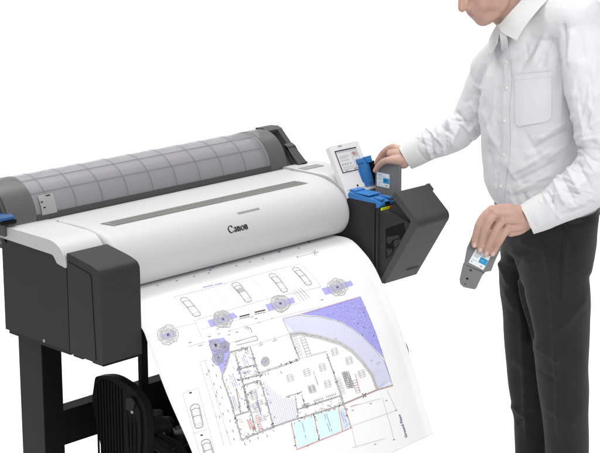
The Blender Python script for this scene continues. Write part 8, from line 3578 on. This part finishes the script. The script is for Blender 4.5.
def polyline_strip(name, L, w, lift, thick, m, parent):
    C = catmull(L, 10); bm = bmesh.new(); V = []; last = None
    for x, y in C:
        row = []
        for k in (-1, -.33, .33, 1):
            p = drape(x + k * w / 2, y, lift) or last; last = p; row.append(p)
        V.append(row)
    for _ in range(2): V = [V[0]] + [[(V[i][k] * 2 + V[i - 1][k] + V[i + 1][k]) / 4 for k in range(4)] for i in range(1, len(V) - 1)] + [V[-1]]
    V = [[bm.verts.new(p) for p in r] for r in V]
    for a, b in zip(V, V[1:]):
        for k in range(3): bm.faces.new((a[k], b[k], b[k + 1], a[k + 1]))
    bmesh.ops.recalc_face_normals(bm, faces=bm.faces[:]); bmesh.ops.solidify(bm, geom=bm.faces[:], thickness=thick)
    return build(name, bm, M[m], parent, smooth=60)
PL = [(504.6, 43), (505.5, 50), (507.3, 66), (508.0, 82), (506.6, 98), (505.6, 112), (506.4, 126), (506.6, 145), (504.4, 165), (502.0, 184), (500.8, 201)]
placket = polyline_strip('placket', PL, 6.6, .0016, .0014, 'shirt', shirt)
for x, y in ((507.4, 62), (507.6, 88), (505.3, 121), (505.0, 155), (501.8, 186)):
    p = drape(x - .5, y, .0040); d = (Vector(CAM) - p).normalized(); u = Z.cross(d).normalized()
    bm = bmesh.new(); bmesh.ops.create_cone(bm, cap_ends=True, segments=18, radius1=.0056, radius2=.005, depth=.0018, matrix=Matrix.Translation(p) @ Matrix((u, d.cross(u), d)).transposed().to_4x4()); build('button', bm, M['button'], shirt, bevel=.0005)
pocket = draped('pocket', [(514.6, 75.5), (551.5, 71.5), (551.5, 121), (515.5, 127)], 16, 20, .0018, .0014, 'shirt', shirt)
draped('pocket_hem', [(514.4, 75.2), (551.8, 71.2), (551.8, 76.4), (514.5, 80.2)], 16, 3, .0030, .0010, 'shirt', pocket)
# cuffs
def cuff(name, c0, c1, r0, r1, parent, flat=.82):
    c0, c1 = Vector(c0), Vector(c1); ax = (c1 - c0).normalized(); u = ax.cross(F2).normalized(); v = ax.cross(u).normalized(); bm = bmesh.new()
    N = 40; prof = [(0, r0), (.25, r0 * .8 + r1 * .2 + .0015), (.6, r0 * .45 + r1 * .55 + .001), (.94, r1), (1.0, r1 - .0005), (1.0, r1 - .0028), (.9, r1 - .004), (.3, r1 - .006)]
    rings = []
    for t, r in prof:
        rings.append([c0.lerp(c1, t) + u * (r * math.cos(a)) + v * (r * flat * math.sin(a)) + ax * (.002 * math.sin(2 * a + 1) * t) for a in np.linspace(0, 2 * math.pi, N, endpoint=False)])
    loft(bm, rings, cap=False); return build(name, bm, M['cuff'], parent, smooth=50)
cuff('cuff', at(426, 146.4, 5.315), at(406.5, 157.6, 5.33), .0465, .0415, shirt)
cuff('cuff', at(549, 209.2, 4.84), at(527.5, 219.4, 4.845), .0535, .0475, shirt)
p = at(421, 151, 5.27)

# collar: two folded flaps and the stand
def flap(name, rows, thick=.0026, m='cuff'):
    bm = bmesh.new(); G = [catmull([tuple(p) for p in r], 8) for r in rows]; G = np.array(G); 
    H = np.array([catmull(G[:, k].tolist(), 6) for k in range(G.shape[1])])
    V = [[bm.verts.new(p) for p in r] for r in H]
    for a, b in zip(V, V[1:]):
        for k in range(len(a) - 1): bm.faces.new((a[k], a[k + 1], b[k + 1], b[k]))
    bmesh.ops.recalc_face_normals(bm, faces=bm.faces[:]); bmesh.ops.solidify(bm, geom=bm.faces[:], thickness=thick)
    return build(name, bm, M[m], shirt, smooth=60)
flap('collar', [[at(536, -16, 5.05), at(520, 1.5, 5.005), at(509, 13.5, 4.995), at(499.5, 24.5, 5.02)],
                [at(543, -9, 5.03), at(528, 8, 4.985), at(515, 20.5, 4.975), at(501.5, 32, 5.0)],
                [at(549, -2, 5.01), at(535, 13.5, 4.97), at(524.5, 27.5, 4.962), at(516.5, 40.5, 4.965)]])
flap('collar', [[at(500.0, 23.8, 5.04), at(497.2, 25.5, 5.06), at(493.2, 32, 5.10), at(489.6, 39.5, 5.15)],
                [at(499.2, 34, 5.03), at(497.5, 36.5, 5.05), at(494, 40, 5.09), at(489.8, 45, 5.14)],
                [at(497.2, 43.5, 5.03), at(495.5, 47.5, 5.05), at(493.2, 52.5, 5.08), at(490.8, 55.5, 5.12)]])
flap('collar_stand', [[at(499.3, 25, 5.025), at(500.2, 34, 5.012), at(500.9, 42, 5.02), at(501.4, 50, 5.07)], [at(505, 29, 5.0), at(507, 36, 4.995), at(508, 43, 5.01), at(508.2, 51, 5.07)]], m='shirt')
flap('collar_stand', [[at(500, 22, 5.10), at(496, 30, 5.13), at(492, 38, 5.155)], [at(502, 30, 5.10), at(499, 38, 5.12), at(494, 46, 5.145)]])

# --- skin: head, neck, hands and the limbs inside the clothes as one body
bm = bmesh.new()
yaw = vec(-.93, -.36).normalized(); tl = math.radians(28)
HF = yaw * math.cos(tl) - Z * math.sin(tl); HU = yaw * math.sin(tl) + Z * math.cos(tl); HL = HU.cross(HF).normalized()
CHIN = at(479.6, 27.2, 5.075)
def hd(f, s, u): return CHIN + HF * f + HL * s + HU * u
def E(f, s, u, rf, rs, ru): ellipsoid(bm, hd(f, s, u), (HF, HL, HU), (rf, rs, ru), 24, 16)
E(-.094, 0, .145, .098, .076, .088); E(-.060, 0, .120, .066, .066, .070); E(-.030, 0, .060, .046, .046, .052); E(-.014, 0, .012, .019, .024, .0165); E(-.022, 0, .035, .032, .033, .036)
for s in (-1, 1):
    tube(bm, [(tuple(hd(-.016, s * .012, .010)), .016), (tuple(hd(-.042, s * .036, .020)), .0165), (tuple(hd(-.078, s * .053, .044)), .018), (tuple(hd(-.086, s * .058, .085)), .017)], 5, 14)
    E(-.030, s * .034, .072, .030, .024, .030); E(-.070, s * .048, .060, .034, .022, .040)
    tube(bm, [(tuple(hd(-.008, s * .018, .066)), .0085), (tuple(hd(.0, s * .024, .052)), .009), (tuple(hd(-.008, s * .024, .036)), .010)], 4, 10)
    E(.0085, s * .0120, .0735, .0105, .0075, .0085)
    # ear
    E(-.098, s * .076, .098, .018, .007, .030)
    E(-.020, s * .032, .120, .016, .018, .012)
tube(bm, [(tuple(hd(.002, 0, .128)), .009), (tuple(hd(.012, 0, .108)), .0095), (tuple(hd(.022, 0, .090)), .0105), (tuple(hd(.0245, 0, .0795)), .0120)], 5, 14)
E(.004, 0, .084, .016, .013, .020); E(-.002, 0, .056, .012, .022, .014)
tube(bm, [(tuple(hd(-.012, .022, .0555)), .0035), (tuple(hd(.0065, .009, .0572)), .0050), (tuple(hd(.0085, 0, .0562)), .0046), (tuple(hd(.0065, -.009, .0572)), .0050), (tuple(hd(-.012, -.022, .0555)), .0035)], 4, 10)
tube(bm, [(tuple(hd(-.012, .020, .0465)), .0038), (tuple(hd(.003, .009, .0455)), .0056), (tuple(hd(.0055, 0, .0452)), .0060), (tuple(hd(.003, -.009, .0455)), .0056), (tuple(hd(-.012, -.020, .0465)), .0038)], 4, 10)
E(-.012, 0, .028, .013, .018, .010)
nb = at(529, 34, 5.11); tube(bm, [(tuple(nb), .068), (tuple(nb.lerp(hd(-.095, 0, .05), .45)), .060), (tuple(hd(-.098, 0, .05)), .058), (tuple(hd(-.10, 0, .11)), .056)], 6, 22)
tube(bm, [(tuple(hd(-.045, 0, .030)), .020), (tuple(hd(-.065, 0, .005)), .026), (tuple(at(509, 26, 5.085)), .026)], 5, 16)
# trunk and limbs, well inside the clothes
tube(bm, [(tuple(nb), .06), (tuple(at(530, 80, 5.12)), .085), (tuple(at(532, 150, 5.12)), .09), (tuple(at(545, 240, 5.12)), .09)], 6, 18)
for L in (near, far):
    P = [(A_(q[0], q[1], q[2], .05)) for q in L]; e = Vector(P[-1][0]); tube(bm, [(tuple(at(545, 240, 5.12)), .07)] + P[1:] + [((e.x, e.y, .2), .036), ((e.x, e.y, .06), .032)], 4, 14)
tube(bm, [(tuple(at(530, 50, 5.12)), .05), (tuple(at(497, 74, 5.24)), .045), (tuple(at(477, 104, 5.285)), .036), (tuple(at(462, 128, 5.292)), .034), (tuple(at(436, 142, 5.31)), .032), (tuple(at(414, 152.8, 5.326)), .026), (tuple(at(406, 156.2, 5.332)), .0245), (tuple(at(400, 155.6, 5.338)), .025)], 5, 18)
tube(bm, [(tuple(at(535, 45, 5.1)), .05), (tuple(at(572, 33, 5.0)), .046), (tuple(at(594, 90, 4.90)), .042), (tuple(at(604, 156, 4.852)), .038), (tuple(at(572, 197, 4.837)), .036), (tuple(at(546, 212, 4.842)), .030), (tuple(at(528, 218.5, 4.845)), .0265), (tuple(at(520, 217.5, 4.845)), .027)], 5, 18)
# near (left) hand
def chain(pts, n=6, seg=14): tube(bm, [A_(*p) for p in pts], n, seg)
HN = H2 - .0125
FING = {'index': [(491.5, 209.5, HN - .016, .0128), (484.5, 215.5, HN - .021, .0118), (479.3, 224.2, HN - .020, .0122), (476.6, 232, HN - .012, .0108), (475.0, 239, HN - .003, .0106), (474.4, 245, HN + .001, .0088)],
        'middle': [(496, 213, HN - .022, .0132), (489.5, 221, HN - .029, .0122), (485.0, 229.6, HN - .028, .0126), (482.4, 238, HN - .016, .0110), (481.0, 244.5, HN - .005, .0108), (480.0, 250, HN + .000, .0090)],
        'ring': [(502.5, 219.5, HN - .024, .0130), (497, 228, HN - .031, .0120), (492.8, 236, HN - .030, .0124), (489.2, 243.5, HN - .017, .0108), (487.4, 249, HN - .006, .0106), (486.2, 253.8, HN + .000, .0088)],
        'little': [(508.5, 227, HN - .018, .0134), (503.2, 234, HN - .025, .0126), (499.2, 240.8, HN - .024, .0126), (496.3, 246.6, HN - .012, .0110), (494.2, 250.8, HN - .003, .0104), (492.8, 253.8, HN + .001, .0088)]}
for k, p in FING.items(): chain(p)
for (a, b, c) in (((521, 212.5, 4.842, .0205), (507, 209, 4.832, .0165), (491.5, 209.5, HN - .015, .0130)), ((521, 216, 4.840, .0215), (510, 213.5, 4.826, .0165), (496, 213, HN - .020, .0134)), ((522, 219.5, 4.842, .0215), (514, 219, 4.826, .0160), (502.5, 219.5, HN - .022, .0132)), ((524, 223.5, 4.846, .0205), (517.5, 226, 4.836, .0170), (509, 228, HN - .016, .0132)), ((526, 224, 4.856, .019), (519, 229, 4.850, .0175), (511, 232, 4.845, .0145))): chain((a, b, c), 6, 14)
chain(((520, 222, 4.858, .020), (512, 226, 4.866, .019), (506, 228, 4.872, .016)), 5, 14)
chain(((519, 211, 4.862, .018), (505, 213, 4.885, .0165), (494, 220, 4.906, .0135), (485.5, 231, 4.914, .0115), (479.5, 240, 4.911, .0095)), 6, 14)      # thumb, behind the cartridge
for k in ('index', 'middle', 'ring', 'little'):
    q = FING[k][2]; ellipsoid(bm, at(q[0], q[1], q[2] - .0035), (R2, F2, Z), (.0108, .0105, .0105), 12, 8)
    q = FING[k][0]; ellipsoid(bm, at(q[0] - .3, q[1] + .2, q[2] - .0045), (R2, F2, Z), (.0115, .0105, .0105), 12, 8)
# far (right) hand over the cartridge in the slot
RH = {'index': [(393, 147.2, 5.350, .0124), (387.5, 149.0, 5.362, .0102), (382.8, 153.2, 5.372, .0100), (379.0, 158.2, 5.380, .0088), (376.2, 162.8, 5.388, .0074)],
      'middle': [(395, 148, 5.378, .0112), (389, 149.5, 5.395, .0102), (384, 154.5, 5.408, .0098), (381.5, 160.5, 5.416, .0088), (381, 166, 5.416, .0076)],
      'ring': [(398, 149.5, 5.392, .0108), (392, 151, 5.410, .0098), (388, 156, 5.420, .0094), (386.5, 161.5, 5.424, .0084), (386, 166, 5.424, .0072)],
      'little': [(401, 151.5, 5.398, .010), (396, 153.5, 5.414, .009), (393, 158, 5.420, .0084), (392, 163, 5.420, .0070)],
      'thumb': [(404, 160.5, 5.318, .0200), (397.5, 160.2, 5.308, .0165), (389.5, 160.2, 5.314, .0122), (383.5, 161.8, 5.330, .0108), (378.5, 166, 5.345, .0094), (375.2, 170.6, 5.357, .0080)]}
for k, p in RH.items(): chain(p)
for (a, b, c) in (((405, 153.5, 5.335, .0185), (399, 149.8, 5.343, .0155), (393, 147.8, 5.352, .0118)), ((405, 154, 5.350, .0185), (400, 150.5, 5.362, .0155), (395, 148.4, 5.376, .0118)), ((406, 155.5, 5.358, .018), (402, 152.5, 5.374, .0150), (398, 149.8, 5.390, .0114)), ((407, 157, 5.362, .017), (404, 154.5, 5.380, .0140), (401, 151.8, 5.396, .0106)), ((406.5, 158, 5.330, .019), (404, 163, 5.318, .0185), (400.5, 163.5, 5.320, .0150)), ((400, 155.5, 5.328, .019), (395, 154.5, 5.332, .0170), (390.5, 153.8, 5.342, .0135))): chain((a, b, c), 6, 14)
ellipsoid(bm, at(391.8, 147.2, 5.348), (R2, F2, Z), (.0105, .010, .009), 12, 8)
res, co, lap = voxel('body', bm, .0019, 5, .5)
rel = co - np.array(CHIN); lf, ls, lu = rel @ np.array(HF), rel @ np.array(HL), rel @ np.array(HU)
wt = ((lu > -.03) & (lf < .02) & (lu < .3)).astype(float); wt[(np.abs(ls) < .026) & (lf > -.012) & (lu > .036) & (lu < .1)] = 0; wt[(lf > 0) & (lu > .06)] = 0; wt[(np.abs(ls) > .062)] = 0; wt = wt[:, None]
for _ in range(6): wt = lap(wt)
for _ in range(120): co = co + .6 * wt * (lap(co) - co)
setco(res, co); nm = normals(res)
D = nm * np.array([noise.noise(Vector(c) * 120) * .00025 for c in co])[:, None]
pxy = proj(co); hh = (co - CAM) @ FLAT
# mouth line, tendons and finger creases
def carve(P, w, amp):
    global D
    P = np.array([tuple(p) for p in P])
    for a, b in zip(P, P[1:]):
        d = b - a; L = np.linalg.norm(d); t = np.clip(((co - a) @ d) / L ** 2, 0, 1); dist = np.linalg.norm(co - a - t[:, None] * d, axis=1)
        D += np.exp(-(dist / w) ** 2)[:, None] * nm * amp
carve([hd(-.010, .024, .0508), hd(.006, .010, .0515), hd(.0085, 0, .0508), hd(.006, -.010, .0515), hd(-.010, -.024, .0508)], .0018, -.0022)
carve([hd(.0, .0195, .0735), hd(.003, .0185, .0790), hd(-.004, .018, .0835)], .0028, -.0016)
for k in ('index', 'middle', 'ring'):
    q0, q1 = FING[k][0], FING[k][2]; carve([at(516 + (q0[0] - 500) * .3, 213 + (q0[1] - 210) * .4, 4.815), at(q0[0], q0[1], q0[2] - .012)], .0035, .0013)
for k in ('index', 'middle', 'ring', 'little'):
    for j, nn in ((2, 3), (4, 2)):
        q, qa = FING[k][j], FING[k][j - 1]; d2 = np.array([q[0] - qa[0], q[1] - qa[1]], float); d2 /= np.linalg.norm(d2); pr = np.array([-d2[1], d2[0]])
        for e in range(nn):
            c = np.array(q[:2]) + d2 * (e - (nn - 1) / 2) * .9
            carve([at(*(c - pr * 1.9), q[2] - .0105), at(*c, q[2] - .0125), at(*(c + pr * 1.9), q[2] - .0105)], .0010, -.0010)
co = co + D; setco(res, co); res.shade_smooth()
pts_ = []
for F_ in (FING, RH):
    for k, q in F_.items():
        pts_ += [(at(*q[0][:3]), .011, .45), (at(*q[2][:3]), .010, .6), (at(*q[-1][:3]), .011, .55)]
pts_ += [(hd(.027, 0, .079), .016, .6), (hd(-.02, .045, .07), .028, .35), (hd(-.02, -.045, .07), .028, .35), (hd(-.1, .076, .098), .03, .6), (hd(-.005, 0, .012), .016, .3)]
fl = np.zeros(len(co))
for c, r, a in pts_: fl = np.maximum(fl, a * np.exp(-(np.linalg.norm(co - np.array(c), axis=1) / r) ** 2))
fl = np.clip(fl * (.8 + .6 * np.array([noise.noise(Vector(c) * 70) for c in co])), 0, 1)
at_ = res.attributes.new('flush', 'FLOAT', 'POINT'); at_.data.foreach_set('value', fl.astype(np.float32))
body = link('body', res, PE, [M['skin'], M['lip'], M['nail']])
# lips and nails are regions of the same skin
pc = np.array([tuple(p.center) for p in res.polygons]) + np.array(base); mi = np.zeros(len(pc), np.int32)
rel = pc - np.array(CHIN); lf, ls, lu = rel @ np.array(HF), rel @ np.array(HL), rel @ np.array(HU)
mi[(np.abs(ls) < .021 - np.abs(lu - .0508) * 1.1) & (lu > .0410) & (lu < .0600 - np.abs(ls) * .18) & (lf > -.014)] = 1
ph = proj(pc); hp = (pc - CAM) @ FLAT
for k in FING:
    a, b = np.array(FING[k][-2][:2]), np.array(FING[k][-1][:2]); d2 = (b - a) / np.linalg.norm(b - a); c = b + d2 * .2; q = ph - c; u_ = q @ d2; v_ = q @ np.array([-d2[1], d2[0]])
    mi[((u_ / 2.5) ** 2 + ((v_ + .15) / 1.75) ** 2 < 1) & (hp < FING[k][-1][2] - .001)] = 2
res.polygons.foreach_set('material_index', mi)

# hair (above the picture)
bm = bmesh.new()
E(-.100, 0, .160, .104, .083, .088); E(-.135, 0, .110, .062, .074, .075); E(-.045, 0, .205, .060, .062, .036)
res, co, lap = voxel('hair', bm, .005, 4); setco(res, co); nm = normals(res)
rel = co - np.array(CHIN); lf, lu = rel @ np.array(HF), rel @ np.array(HU)
co = co + nm * np.array([noise.noise(Vector((c[0] * 60, c[1] * 60, c[2] * 18))) * .005 for c in co])[:, None]
cut = (lf > -.03) & (lu < .165); co[cut] += np.array(HF) * -.03
setco(res, co); res.shade_smooth(); link('hair', res, PE, [M['hair']])
for s in (-1, 1):
    bm = bmesh.new(); ellipsoid(bm, hd(-.0215, s * .032, .121), (HF, HL, HU), (.0115, .0115, .0115)); build('eye', bm, M['label'], PE)
    bm = bmesh.new(); ellipsoid(bm, hd(-.0125, s * .032, .120), (HF, HL, HU), (.003, .0055, .0055)); build('iris', bm, M['hair'], PE)
    bm = bmesh.new(); tube(bm, [(tuple(hd(-.001, s * .016, .137)), .0032), (tuple(hd(-.006, s * .032, .142)), .0036), (tuple(hd(-.02, s * .048, .138)), .002)], 4, 8); build('eyebrow', bm, M['hair'], PE)
